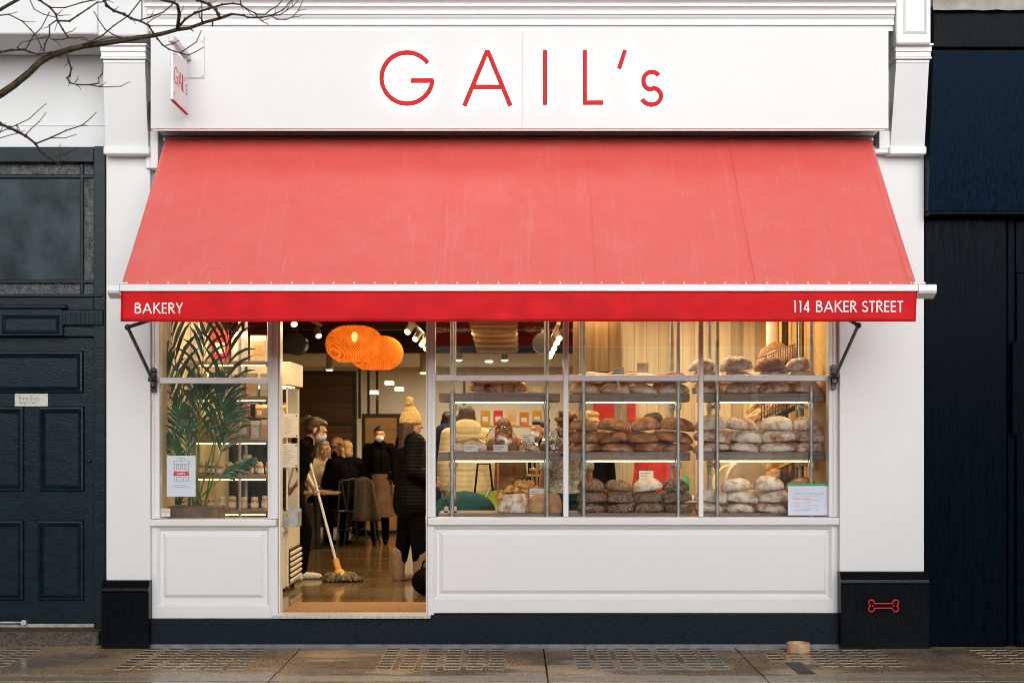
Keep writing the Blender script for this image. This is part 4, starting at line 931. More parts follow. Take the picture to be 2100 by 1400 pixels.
fb(m, 1628, 1630.5, 1000, 1002, yw-.0012, yw-.0003, 0); m.build('print', mat("pale_ink", (.40, .43, .50), .6), no)
m = MB(); fb(m, 1625, 1660, 1020.5, 1023, yw-.0012, yw-.0003, 0); m.build('highlight', K['pink_ink'], no)

# ================================================================ bare tree reaching in from the left
yt = -3.3
tr_ = thing('street_tree', 'bare wet tree with thin twigs reaching in from the left', 'tree', (-4.9, yt, 0))
def tp(px, py, dy=0): return P(px, py, yt+dy)
m = MB(); m.tube([(-4.9, yt, -.1), (-4.88, yt, 1.2), (-4.8, yt-.05, 2.4), (-4.85, yt, 3.6), (-4.95, yt+.05, 5.5)], [.17, .14, .125, .10, .07], 14); m.build('trunk', K['bark'], tr_, True)
pxm = (D+yt)/D/S
def limb(name, pts, r0, r1, drift=0, parent=None, start=None):
    w_ = [tp(a, b, drift*i/len(pts)) for i, (a, b) in enumerate(pts)]
    if start is not None: w_ = [Vector(start)]+w_
    k = len(w_); out = [w_[0]]; rad = [r0*pxm]
    for i in range(1, k):
        rr_ = r0+(r1-r0)*i/(k-1); mid = (out[-1]+w_[i])/2 if False else None
        out.append(w_[i]+Vector((0, .012*noise.noise(Vector((i*1.7, r0, 3))), 0))); rad.append(rr_*pxm)
    # knuckly buds along the twig
    m = LM
    m.tube(out, rad, 7)
    for i in range(1, k-1):
        if r0 < 4: m.ell(out[i], [rad[i]*1.5]*3, u=6, v=5)
    return out
LM = MB()
main = [(0, 194), (27, 175), (61, 148), (80, 129), (102, 115), (136, 104), (170, 95), (206, 90), (243, 85), (279, 78), (316, 73), (340, 67), (364, 61), (389, 58), (418, 47), (450, 38), (476, 29)]
limb('limb', main, 8, 2.8, .15, start=(-4.83, yt, 2.75))
limb('limb', [(476, 29), (500, 32), (508, 36), (536, 36), (556, 32), (580, 21), (598, 0), (606, -12)], 2.2, .9)
LM.build('limb', K['bark'], tr_, 'all')
LM = MB(); lo = [(0, 254), (19, 262), (36, 270), (53, 279), (73, 295), (83, 310), (100, 323), (117, 333), (127, 341)]
limb('limb', lo, 3.6, 1.5, .1, start=(-4.82, yt, 3.1)); LM.build('limb', K['bark'], tr_, 'all')
LM = MB(); limb('limb', [(0, 21), (15, 11), (36, 0), (60, -14)], 4, 3, start=(-4.84, yt, 3.7)); limb('limb', [(0, 107), (24, 103), (49, 102), (61, 107), (78, 112), (107, 107)], 2.6, 1.5, start=(-4.85, yt, 3.3)); LM.build('limb', K['bark'], tr_, 'all')
TW = [([(364, 61), (368, 29), (364, 10), (355, 5), (330, 0), (310, -10)], 4, 2), ([(368, 54), (380, 39), (400, 27), (428, 18), (456, 10), (478, 8), (494, 10), (506, 19), (522, 26), (526, 33), (536, 43), (550, 50)], 2.6, .9),
      ([(396, -8), (404, 0), (428, 9), (442, 19), (448, 30), (451, 37)], 2.6, 3.2), ([(524, 29), (544, 30), (554, 22), (568, 13), (580, 0), (590, -12)], 1.4, .8), ([(556, 32), (568, 40), (586, 41), (600, 35), (612, 22), (622, 0)], 1.4, .8),
      ([(560, 32), (574, 31), (588, 22), (600, 14), (613, 0)], 1.3, .8), ([(564, 26), (565, 18)], .9, .6), ([(494, 10), (493, 0), (496, -8)], 1.5, 1),
      ([(205, -14), (214, 0), (219, 12), (233, 22), (255, 30), (270, 39), (289, 44), (304, 52), (313, 66), (323, 80), (333, 92), (347, 102), (369, 109), (386, 113), (401, 107), (418, 97)], 3.2, .9),
      ([(369, 109), (386, 98), (403, 87), (413, 62)], 1.3, .9), ([(340, 94), (355, 90), (369, 83)], 1.1, .7), ([(300, -8), (289, 0), (265, 32), (233, 53), (211, 73), (189, 85), (170, 92)], 1.3, 1.5), ([(291, -5), (291, 39)], 1.2, 1.1),
      ([(289, 41), (308, 36), (335, 26), (352, 11), (360, 0)], 1.4, 1.2), ([(302, 48), (315, 38), (330, 32)], 1, .8), ([(192, 23), (202, 41), (216, 61), (233, 72), (253, 79)], 1.0, 1.4),
      ([(70, -8), (80, 0), (102, 15), (114, 29), (119, 44), (129, 61), (140, 78)], 2.4, 1.6), ([(140, 78), (155, 79), (168, 77), (180, 80)], 1.3, .8), ([(61, 0), (70, 19), (90, 30), (114, 36)], 1.1, 1.0),
      ([(0, 32), (18, 30), (46, 44), (63, 61), (78, 80), (85, 97), (90, 107)], 1.4, 1.1), ([(104, 16), (134, 16), (168, 6), (194, 0), (215, -8)], 1.2, 1.5), ([(119, 43), (143, 44), (160, 32), (182, 17), (199, 5), (214, 4)], 2.0, 1.3),
      ([(102, 24), (85, 57), (70, 73), (51, 104)], 1.0, 1.3), ([(117, 41), (102, 52), (102, 73), (92, 90), (90, 107)], 1.4, 1.5), ([(136, 104), (141, 126), (146, 141), (143, 155), (138, 160), (143, 170), (158, 174), (185, 174), (202, 170), (202, 160), (211, 151), (211, 131), (209, 120)], 2.2, .9),
      ([(185, 174), (203, 178), (219, 179), (248, 177), (267, 168)], 1.3, .7), ([(153, 170), (159, 163), (161, 156)], 1, .7), ([(158, 174), (166, 183)], 1, .7), ([(73, 295), (104, 283), (136, 268), (168, 257), (185, 243), (198, 230)], 1.8, .8), ([(104, 283), (134, 283), (158, 276)], 1.1, .7),
      ([(-20, 277), (0, 271), (34, 257), (61, 243), (78, 228), (95, 213)], 1.2, .8), ([(53, 277), (63, 265), (80, 251), (95, 230)], 1.1, .7), ([(-20, 288), (0, 283), (34, 274), (51, 268)], 1.1, .8), ([(100, 323), (119, 321), (136, 316), (163, 302)], 1.4, .8),
      ([(124, 329), (121, 304), (125, 296)], 1.2, .7), ([(117, 333), (138, 328), (142, 326)], 1, .6), ([(36, 270), (34, 255), (42, 268)], .9, .7), ([(419, 47), (410, 36), (408, 28), (414, 22)], 1.2, 1), ([(414, 46), (414, 26), (414, 7)], 1.6, .9), ([(170, 95), (200, 84), (230, 77), (262, 79)], 1.4, .9),
      ([(51, 104), (35, 98), (45, 88), (75, 80), (95, 79)], 1.0, .7), ([(75, 80), (95, 75), (110, 82), (130, 81), (140, 78)], .9, 1.1), ([(389, 58), (397, 65)], 1.8, 1.2), ([(436, 46), (436, 55)], 2, 1.2), ([(121, 116), (125, 121)], 1, .8), ([(115, 34), (122, 26), (128, 20)], 1, .6), ([(121, 33), (135, 31), (146, 32)], 1, .6), ([(135, 68), (148, 64), (157, 58)], .9, .6)]
rt = random.Random(21)
for pts, r0, r1 in list(TW):
    if len(pts) < 5: continue
    for k in range(1, len(pts)-1):
        if rt.random() < .42:
            (x0_, y0_), (x1_, y1_) = pts[k], pts[k+1]; a = math.atan2(y1_-y0_, x1_-x0_)+rt.choice((-1, 1))*rt.uniform(.5, 1.0); L_ = rt.uniform(9, 30)
            p1 = (x0_+math.cos(a)*L_*.5, y0_+math.sin(a)*L_*.5); a += rt.uniform(-.4, .4); TW.append(([(x0_, y0_), p1, (p1[0]+math.cos(a)*L_*.5, p1[1]+math.sin(a)*L_*.5)], .85, .5))
for pts, r0, r1 in TW:
    LM = MB(); limb('twig', pts, r0, r1, rnd.uniform(-.25, .25)); LM.build('twig', K['bark'], tr_, 'all')
# ================================================================ people
def capsule(bm_mb, p0, r0, p1, r1, n=14):
    p0, p1 = Vector(p0), Vector(p1); d = (p1-p0)
    if d.length < 1e-5: bm_mb.ell(p0, (r0, r0, r0), u=n, v=8); return
    d.normalize(); pts, rad = [], []
    for k in range(4): a = R(88-88*k/3*.999); pts.append(p0-d*r0*math.sin(a)); rad.append(max(.002, r0*math.cos(a)))
    for k in range(4): a = R(88*k/3); pts.append(p1+d*r1*math.sin(a)); rad.append(max(.002, r1*math.cos(a)))
    bm_mb.tube(pts, rad, n)
def blob_mesh(bl, voxel, smooth=5, name='body'):
    m = MB()
    for b in bl:
        if b[0] == 'c': capsule(m, *b[1:5])
        else: m.ell(b[1], b[2], b[3] if len(b) > 3 else None, 18, 12)
    me = bpy.data.meshes.new('t'); bmesh.ops.recalc_face_normals(m.bm, faces=m.bm.faces[:]); m.bm.to_mesh(me); m.bm.free()
    o = bpy.data.objects.new('t', me); COL.objects.link(o)
    rm = o.modifiers.new('r', 'REMESH'); rm.mode = 'VOXEL'; rm.voxel_size = voxel
    sm = o.modifiers.new('s', 'SMOOTH'); sm.iterations = smooth; sm.factor = .5
    bpy.context.view_layer.update()
    out = bpy.data.meshes.new_from_object(o.evaluated_get(bpy.context.evaluated_depsgraph_get())); bpy.data.objects.remove(o); bpy.data.meshes.remove(me)
    out.name = name
    for p in out.polygons: p.use_smooth = True
    return out
def V(*a): return Vector(a)
BASE = dict(pel=V(0, 0, .93), wst=V(0, .0, 1.08), chs=V(0, .005, 1.27), nck=V(0, .015, 1.45), hd=V(0, -.012, 1.585),
            sl=V(-.165, .01, 1.40), sr=V(.165, .01, 1.40), el=V(-.215, .03, 1.12), er=V(.215, .03, 1.12), wl=V(-.225, -.03, .875), wr=V(.225, -.03, .875),
            hl=V(-.088, 0, .90), hr=V(.088, 0, .90), kl=V(-.095, -.012, .49), kr=V(.095, -.012, .49), al=V(-.098, .025, .085), ar=V(.098, .025, .085))
def hand(bl, wr, el, side, curl=.5, grip=None):
    """palm, four unequal bent fingers and a thumb from the side of the palm"""
    d = (wr-el).normalized(); up = V(0, -1, 0) if abs(d.y) < .8 else V(0, 0, 1)
    if grip is not None: n = Vector(grip).normalized()
    else: n = V(-side, 0, 0)
    n = (n-d*n.dot(d)).normalized(); t = d.cross(n)            # n = palm normal, t = across the knuckles
    if t.dot(V(0, -1, .2)) < 0: t = -t
    pc = wr+d*.045
    bl.append(('c', wr, .024, wr+d*.02, .026))
    for k in (-1, 0, 1): bl.append(('c', wr+d*.02+t*.016*k, .0155, wr+d*.078+t*.022*k, .0145))
    for k, L in zip((-1.5, -.5, .5, 1.5), (.056, .072, .078, .070)):
        b0 = wr+d*.082+t*.0175*k; a1 = curl*.7; a2 = curl*1.7
        d1 = d*math.cos(a1)+n*math.sin(a1); d2 = d*math.cos(a2)+n*math.sin(a2); a3 = curl*2.6; d3 = d*math.cos(a3)+n*math.sin(a3)
        b1 = b0+d1*L*.45; b2 = b1+d2*L*.32; b3 = b2+d3*L*.23
        bl += [('c', b0, .0098, b1, .009), ('c', b1, .009, b2, .0082), ('c', b2, .0082, b3, .0072)]
    tb = wr+d*.028+t*.026; t1 = tb+(t*.75+d*.6+n*.25*curl*2).normalized()*.042; t2 = t1+(d*.8+t*.1+n*.5*curl*2).normalized()*.030
    bl += [('c', tb, .0145, t1, .0105), ('c', t1, .0105, t2, .0085)]
def head_rot(yaw, pitch, roll=0): return Euler((R(pitch), R(roll), R(yaw)), 'XYZ').to_matrix()
def person(label, loc, heading, pose=None, height=1.68, skin='skin', yaw=0, pitch=0, outfit=(), hair=None, voxel=.009, curl=(.45, .45), grip=(None, None), mask=None, feet=True, group=None, sit=False):
    """heading 0 faces the street (-Y); outfit = list of (kind, material, options)"""
    J = {k: v.copy() for k, v in BASE.items()}
    for k, v in (pose or {}).items(): J[k] = Vector(v)
    s = height/1.70
    root = thing('person', label, 'person', loc, group); root.rotation_euler = (0, 0, R(heading)); root.scale = (s, s, s)
    H = head_rot(yaw, pitch); hc = J['hd']
    L = lambda x, y, z: hc+H @ Vector((x, y, z))
    bl = []
    # skull, jaw, nose, ears, brow
    bl += [('e', L(0, .012, .022), (.074, .094, .086), H), ('e', L(0, -.024, -.035), (.060, .066, .075), H), ('e', L(0, -.045, -.085), (.036, .036, .026), H)]
    bl += [('c', L(0, -.088, .012), .009, L(0, -.106, -.026), .014), ('e', L(-.076, .008, -.012), (.011, .020, .031), H), ('e', L(.076, .008, -.012), (.011, .020, .031), H)]
    bl += [('c', L(-.036, -.080, .028), .012, L(.036, -.080, .028), .012), ('e', L(0, -.086, -.060), (.024, .013, .010), H), ('e', L(-.04, -.066, -.02), (.022, .024, .022), H), ('e', L(.04, -.066, -.02), (.022, .024, .022), H)]
    bl += [('c', J['nck']-V(0, 0, .03), .058, hc+H @ V(0, .02, -.06), .050)]
    for a, b, r0, r1 in (('chs', 'nck', .085, .06), ('wst', 'chs', .105, .115), ('pel', 'wst', .118, .105)):
        for sx in (-1, 1):
            w_ = {'chs': .055, 'wst': .045, 'pel': .05}[a]; ax = (J['sr']-J['sl']).normalized()
            bl.append(('c', J[a]+ax*w_*sx, r0*.86, J[b]+ax*w_*sx*.8, r1*.82))
    for q, sd in (('l', -1), ('r', 1)):
        S_, E_, W_, Hp, Kn, An = (J[c+q] for c in ('s', 'e', 'w', 'h', 'k', 'a'))
        bl += [('c', J['nck']-V(0, 0, .04), .05, S_, .052), ('c', S_, .050, S_.lerp(E_, .55), .043), ('c', S_.lerp(E_, .55), .043, E_, .036), ('c', E_, .037, E_.lerp(W_, .3), .039), ('c', E_.lerp(W_, .3), .039, W_, .024)]
        bl += [('c', Hp, .085, Hp.lerp(Kn, .5), .068), ('c', Hp.lerp(Kn, .5), .068, Kn, .050), ('c', Kn, .050, Kn.lerp(An, .3), .054), ('c', Kn.lerp(An, .3), .054, An, .032)]
        f = (Kn-Hp); f.z = 0
        fw = V(0, -1, 0)
        bl += [('c', An-V(0, 0, .045)-fw*.03, .032, An-V(0, 0, .055)+fw*.10, .028), ('c', An-V(0, 0, .055)+fw*.10, .028, An-V(0, 0, .06)+fw*.165, .022)]
        i = 0 if q == 'l' else 1
        hand(bl, W_, E_, sd, curl[i], grip[i])
    me = blob_mesh(bl, min(voxel, .0075), 3); body = bpy.data.objects.new('body', me); COL.objects.link(body); body.parent = root; me.materials.append(K[skin]); ORG[body.name] = Vector(loc)
    def child(name, bl_, mt, vox=None, sm=4):
        me = blob_mesh(bl_, vox or voxel, sm, name); o = bpy.data.objects.new(name, me); COL.objects.link(o); o.parent = root; me.materials.append(K[mt]); ORG[o.name] = Vector(loc); return o
    # eyes and brows
    for x in (-.031, .031):
        for nm_, c_, r_, mm in (('eye', (x, -.0875, .004), (.0125, .008, .0065), 'mask'), ('iris', (x, -.0945, .004), (.0055, .003, .0055), 'hair_dark'), ('eyebrow', (x, -.093, .0265), (.020, .006, .0035), 'hair_dark')):
            m = MB(); m.ell(L(*c_), r_, H, 10, 8); e = m.build(nm_, K[mm], None, True, origin=(0, 0, 0)); e.parent = root
    if mask:
        mb_ = [('e', L(0, -.062, -.045), (.066, .054, .052), H), ('e', L(0, -.104, -.034), (.020, .014, .03), H)]
        child('face_mask', mb_, mask, .007, 2)
    if hair:
        k, mt = hair[0], hair[1]; hb = [('e', L(0, .034, .046), (.082, .092, .076), H), ('e', L(0, .054, .0), (.080, .066, .076), H), ('e', L(0, -.02, .086), (.066, .060, .034), H)]
        if k == 'pony': hb += [('e', L(0, .115, .075), (.03, .030, .030), H), ('c', L(0, .13, .08), .026, L(.005, .175, .03), .034), ('c', L(.005, .175, .03), .034, L(.01, .180, -.10), .026), ('c', L(.01, .18, -.10), .026, L(.015, .165, -.19), .008), ('c', L(-.07, -.02, .02), .016, L(-.073, -.01, -.07), .006)]
        if k == 'bun': hb += [('e', L(0, .10, .09), (.042, .042, .040), H)]
        if k == 'long': hb += [('c', L(-.05, .06, -.02), .05, L(-.07, .075, -.24), .040), ('c', L(.05, .06, -.02), .05, L(.07, .075, -.24), .040), ('c', L(0, .08, -.02), .05, L(0, .09, -.28), .045), ('c', L(.075, .01, .0), .022, L(.085, .02, -.2), .022), ('c', L(-.075, .01, .0), .022, L(-.085, .02, -.2), .022)]
        if k == 'curly':
            rr = random.Random(3)
            for _ in range(46): a = rr.uniform(0, 6.28); z = rr.uniform(-.30, .09); q = .085+.05*(z < 0); hb.append(('e', L(math.cos(a)*q, .045+abs(math.sin(a))*q*.9-.02*(z > 0), z), (.034, .034, .030), H))
        if k == 'bob': hb += [('c', L(-.07, .01, .0), .032, L(-.07, .015, -.10), .030), ('c', L(.07, .01, .0), .032, L(.07, .015, -.10), .030), ('e', L(0, .06, -.05), (.085, .06, .075), H)]
        if k == 'fringe': hb += [('e', L(0, -.02, .075), (.075, .075, .045), H)]
        if k == 'bald': hb = [('e', L(0, .045, -.015), (.082, .068, .035), H)]
        child('hair', hb, mt, .008, 3)
    for g in outfit:
        k, mt = g[0], g[1]; op = g[2] if len(g) > 2 else {}; inf = op.get('inf', .014); b = []
        ax = (J['sr']-J['sl']).normalized()
        if k in ('top', 'jacket'):
            sl_ = op.get('sleeve', 1.9); hem = op.get('hem', .0)
            for a, c, r0, r1 in (('chs', 'nck', .088, .055), ('wst', 'chs', .108, .118), ('pel', 'wst', .120, .106)):
                w_ = {'chs': .055, 'wst': .045, 'pel': .05}[a]
                for sx in (-1, 1): b.append(('c', J[a]+ax*w_*sx, r0*.88+inf, J[c]+ax*w_*sx*.8, r1*.84+inf*(.9 if c != 'nck' else .5)))
            if hem: 
                dn = op.get('hemvec', V(0, 0, -1))
                for sx in (-1, 1): b.append(('c', J['pel']+ax*.055*sx, .108+inf, J['pel']+ax*.065*sx+Vector(dn)*hem, .108+inf*1.2))
            if op.get('collar'): b.append(('c', J['nck'], .066, J['nck']+(J['hd']-J['nck'])*.42, .062))
            if op.get('hood'): b += [('e', J['nck']+V(0, .075, .02), (.15, .085, .10)), ('e', J['nck']+V(0, .05, -.05), (.17, .10, .09))]
            for q in 'lr':
                S_, E_, W_ = J['s'+q], J['e'+q], J['w'+q]
                b.append(('c', J['nck']-V(0, 0, .05), .05+inf*.5, S_, .054+inf))
                if sl_ > 1: b += [('c', S_, .052+inf, E_, .040+inf), ('c', E_, .041+inf, E_.lerp(W_, min(1, sl_-1)), .028+inf)]
                else: b += [('c', S_, .052+inf, S_.lerp(E_, sl_), .046+inf)]
        if k == 'trousers':
            ln = op.get('len', 1.0)
            for sx in (-1, 1): b.append(('c', J['pel']+ax*.05*sx, .106+inf, J['pel']+ax*.045*sx+V(0, 0, .06), .095+inf))
            for q in 'lr':
                Hp, Kn, An = J['h'+q], J['k'+q], J['a'+q]
                b += [('c', Hp, .088+inf*.6, Kn, .055+inf), ('c', Kn, .055+inf, Kn.lerp(An, ln), .040+inf)]
        if k == 'skirt':
            z0, z1 = op.get('z', (.36, 1.0)); m = MB(); rings = []
            for i in range(12):
                t = i/11; z = z1+(z0-z1)*t; ring_ = []
                for q in range(40):
                    a = 2*math.pi*q/40; f = 1+.05*t*math.sin(a*7+t*1.5)+.02*math.sin(a*3)
                    ring_.append(m.bm.verts.new((J['pel'].x+(.158+.085*t)*f*math.cos(a), J['pel'].y+(.130+.07*t)*f*math.sin(a), z)))
                rings.append(ring_)
            for i in range(11):
                for q in range(40): m.bm.faces.new((rings[i][q], rings[i+1][q], rings[i+1][(q+1) % 40], rings[i][(q+1) % 40]))
            o = m.build('apron', K[mt], None, 'all', origin=(0, 0, 0)); o.parent = root; continue
        if k == 'shoes':
            for q in 'lr':
                An = J['a'+q]; fw = V(0, -1, 0); hgt = op.get('h', .05)
                b += [('c', An-V(0, 0, .05)-fw*.035, .036, An-V(0, 0, .052)+fw*.11, .034), ('c', An-V(0, 0, .052)+fw*.11, .034, An-V(0, 0, .057)+fw*.175, .027), ('c', An-V(0, 0, .045), max(.044, op.get('r', 0)*.85), An+V(0, 0, hgt), op.get('r', .046))]
        if k == 'beanie':
            b += [('e', L(0, .016, .062), (.094, .110, .100), H), ('e', L(0, .022, .125), (.066, .075, .070), H)]
            c_ = child('beanie', b, mt, .008, 3)
            bb = []; rr = random.Random(5)
            for i in range(22): a = rr.uniform(0, 6.28); z = rr.uniform(-1, 1); q = math.sqrt(1-z*z); bb.append(('e', L(.03*q*math.cos(a), .035+.03*q*math.sin(a), .228+.03*z), (.024, .024, .024), H))
            child('pompom', bb, mt, .008, 2)
            bb = []
            for i in range(20): a = 2*math.pi*i/20; bb.append(('c', L(.088*math.cos(a), .016+.104*math.sin(a), .018), .014, L(.088*math.cos(a), .016+.104*math.sin(a), .062), .013))
            child('beanie_brim', bb, mt, .008, 1); continue
        child(op.get('name', {'top': 'top', 'jacket': 'jacket', 'trousers': 'trousers', 'skirt': 'apron', 'shoes': 'shoes'}.get(k, k)), b, mt, None, op.get('sm', 4))
    return root

# the cleaner: bent over a mop, in profile, facing right (heading +90 turns -Y towards +X)
YM = 2.75
mo_x = PX(628, YM)-.06
cl_pose = dict(pel=V(0, .10, .90), wst=V(0, .05, 1.04), chs=V(0, -.02, 1.20), nck=V(0, -.085, 1.365), hd=V(0, -.165, 1.475),
               sl=V(-.16, -.05, 1.32), sr=V(.16, -.05, 1.32), el=V(-.20, .08, 1.08), er=V(.19, .02, 1.10), wl=V(-.11, .0, 1.21), wr=V(.0, -.13, .91),
               hl=V(-.085, .09, .88), hr=V(.085, .09, .88), kl=V(-.10, .05, .48), kr=V(.10, -.04, .49), al=V(-.10, .16, .085), ar=V(.10, .0, .085))
cleaner = person('cleaner with ponytail and blue face mask bending over a mop in the doorway', (mo_x, YM, FL), 90, cl_pose, 1.72, 'skin', 0, 24,
       [('top', 'cloth_black', dict(sleeve=.75, inf=.016, hem=.06)), ('trousers', 'cloth_black', dict(inf=.014)), ('shoes', 'shoe_light')], ('pony', 'hair_brown'), .008, (.95, .95), (V(0, 0, -1), V(-1, 0, 0)), 'mask_blue')
# woman in the bobble hat, back three-quarter view, facing into the shop to the right
hat_pose = dict(el=V(-.21, .05, 1.12), er=V(.215, .0, 1.13), wl=V(-.17, -.16, 1.02), wr=V(.16, -.19, 1.05), kl=V(-.10, -.04, .49), kr=V(.10, .03, .49), al=V(-.10, -.06, .085), ar=V(.11, .10, .085))
woman = person('woman in cream bobble hat and black quilted coat standing inside the doorway', (PX(843, 2.65), 2.65, FL), 112, hat_pose, 1.66, 'skin', -14, 2,
       [('jacket', 'puffer', dict(inf=.052, hem=.16, collar=True)), ('trousers', 'cloth_black', dict(inf=.030, len=.66)), ('shoes', 'suede', dict(h=.19, r=.076)), ('beanie', 'knit')], ('long', 'hair_brown'), .009)
# waitress at the back
ws_pose = dict(wl=V(-.235, -.02, .86), wr=V(.24, -.06, .87), kl=V(-.08, -.02, .49), kr=V(.08, .03, .49), al=V(-.07, -.02, .085), ar=V(.09, .08, .085))
person('waitress in black jumper, brown apron and white mask standing at the back', (PX(778, 7.2), 7.2, FL), 4, ws_pose, 1.53, 'skin', 4, 4,
       [('top', 'cloth_black', dict(inf=.018, collar=True)), ('skirt', 'apron', dict(z=(.40, 1.02))), ('trousers', 'cloth_black'), ('shoes', 'cloth_black')], ('bun', 'hair_dark'), .010, mask='mask')
# seated group
def seat_pose(lean=0, hz=.47, arms=(.0, .0)):
    return dict(pel=V(0, .02, hz+.08), wst=V(0, .03-lean*.3, hz+.22), chs=V(0, .02-lean*.7, hz+.40), nck=V(0, -.0-lean, hz+.585), hd=V(0, -.035-lean*1.15, hz+.72),
        sl=V(-.165, .01-lean*.95, hz+.53), sr=V(.165, .01-lean*.95, hz+.53), el=V(-.22, -.06-lean, hz+.28), er=V(.22, -.06-lean, hz+.28), wl=V(-.12, -.28-lean, hz+.27), wr=V(.12, -.28-lean, hz+.27),
        hl=V(-.09, .0, hz+.06), hr=V(.09, .0, hz+.06), kl=V(-.11, -.42, hz+.05), kr=V(.11, -.42, hz+.05), al=V(-.11, -.40, .085), ar=V(.11, -.40, .085))
person('grey haired man in cream jumper sitting at the cafe table', (PX(655, 7.5), 7.5, FL), 40, seat_pose(.06, .50), 1.72, 'skin', -20, 6,
       [('top', 'sweater', dict(inf=.03)), ('trousers', 'cloth_black'), ('shoes', 'cloth_black')], ('bob', 'hair_grey'), .010)
person('bald man in dark jacket sitting behind the cafe table', (PX(680, 8.6), 8.6, FL), 120, seat_pose(.05, .52), 1.76, 'skin', 10, 5,
       [('top', 'cloth_black', dict(inf=.03)), ('trousers', 'cloth_black'), ('shoes', 'cloth_black')], ('bald', 'hair_grey'), .010)
person('blonde person in black coat sitting with back to the window', (PX(712, 7.0), 7.0, FL), 205, seat_pose(.10, .50), 1.72, 'skin', 50, 4,
       [('jacket', 'cloth_black', dict(inf=.04)), ('trousers', 'cloth_black'), ('shoes', 'cloth_black')], ('bob', 'hair_blonde'), .010)
# customers and staff behind the bread racks
person('customer in cream quilted jacket with hood standing behind the left bread rack', (PX(955, 3.0), 3.0, FL), 188, dict(), 1.74, 'skin', 15, 0,
       [('jacket', 'puffer_cream', dict(inf=.034, hem=.08, hood=True)), ('trousers', 'cloth_black'), ('shoes', 'cloth_black')], ('bob', 'hair_brown'), .010)
person('customer in navy coat at the left edge of the big window', (PX(922, 4.0), 4.0, FL), 170, dict(), 1.70, 'skin', 0, 0,
       [('jacket', 'navy_cloth', dict(inf=.045, hem=.25, hood=True)), ('trousers', 'teal_cloth'), ('shoes', 'cloth_black')], ('bob', 'hair_dark'), .011)
person('dark haired assistant in white mask looking left behind the rack', (PX(1108, 3.3), 3.3, FL), -62, dict(), 1.60, 'skin', 0, 6,
       [('top', 'cloth_black', dict(inf=.02)), ('trousers', 'cloth_black'), ('shoes', 'cloth_black')], ('bun', 'hair_dark'), .010, mask='mask')
person('curly haired customer in speckled jumper between the first two racks', (PX(1160, 1.45), 1.45, FL), 200, dict(el=V(.20, .0, 1.12) if False else V(-.215, .03, 1.12), er=V(.22, .03, 1.12), wr=V(.20, -.12, .93)), 1.68, 'skin', 0, 0,
       [('top', 'speckle', dict(sleeve=.8, inf=.02)), ('trousers', 'teal_cloth', dict(inf=.02)), ('shoes', 'cloth_black')], ('curly', 'hair_curly'), .009)
person('blonde assistant in black top behind the brown loaves', (PX(1212, 2.7), 2.7, FL), 20, dict(), 1.68, 'skin', 20, 8,
       [('top', 'cloth_black', dict(inf=.02)), ('trousers', 'cloth_black'), ('shoes', 'cloth_black')], ('bob', 'hair_blonde'), .010)
person('assistant in red top and white mask serving behind the middle rack', (PX(1340, 2.7), 2.7, FL), -50, dict(), 1.66, 'skin_dark', 0, 8,
       [('top', 'red_cloth', dict(inf=.025)), ('skirt', 'cloth_black', dict(z=(.5, 1.0))), ('trousers', 'cloth_black'), ('shoes', 'cloth_black')], ('fringe', 'hair_dark'), .010, mask='mask')

person('auburn haired customer in rust brown coat beside the cream quilted jacket', (PX(1032, 3.7), 3.7, FL), 160, dict(), 1.62, 'skin', 20, 0,
       [('jacket', 'brown_cloth', dict(inf=.03, hem=.2)), ('trousers', 'navy_cloth'), ('shoes', 'cloth_black')], ('bob', 'hair_curly'), .011)
# ================================================================ lamps
def area(parent, name, loc, size, power, col, rot=(0, 0, 0), sy=None):
    l = bpy.data.lights.new(name, 'AREA'); l.energy = power; l.color = col; l.size = size
    if sy: l.shape = 'RECTANGLE'; l.size_y = sy
    o = bpy.data.objects.new(name, l); COL.objects.link(o); o.parent = parent; o.location = Vector(loc)-parent.location; o.rotation_euler = rot; return o
WARM = (1, .74, .40)
def pendant(px, py, y, r, h, label, pw):
    c = P(px, py, y); t = thing('pendant_lamp', label, 'pendant lamp', c, 'woven pendant lamps')
    m = MB(); prof = []
    for k in range(25):
        a = R(-68+(68+74)*k/24); prof.append((r*math.cos(a)**.72, h/2*math.sin(a)))
    m.lathe(prof, c, 40, caps=False)
    s = m.build('shade', K['rattan'], t, 'all')
    m = MB(); m.tube([c+V(0, 0, h/2*.9), V(c.x, c.y, 3.33)], .006, 6); m.build('cord', K['black_metal'], t)
    m = MB(); m.tube([c+V(0, 0, h*.47), c+V(0, 0, h*.32)], .022, 10); m.build('socket', K['black_metal'], t)
    m = MB(); m.ell(c+V(0, 0, h*.20), (.036, .036, .058)); m.build('bulb', K['bulb'], t, True)
    l = bpy.data.lights.new('lamp_and_fill_light', 'POINT'); l.energy = pw; l.color = (1, .57, .19); l.shadow_soft_size = .06
    o = bpy.data.objects.new('lamp_and_fill_light', l); COL.objects.link(o); o.parent = t; o.location = (0, 0, -.02)
pendant(727, 706, 5.0, .335, .44, 'woven orange pendant lamp, nearer and left of the pair', 7)
pendant(772, 724, 6.3, .335, .44, 'woven orange pendant lamp, farther and right of the pair', 6)
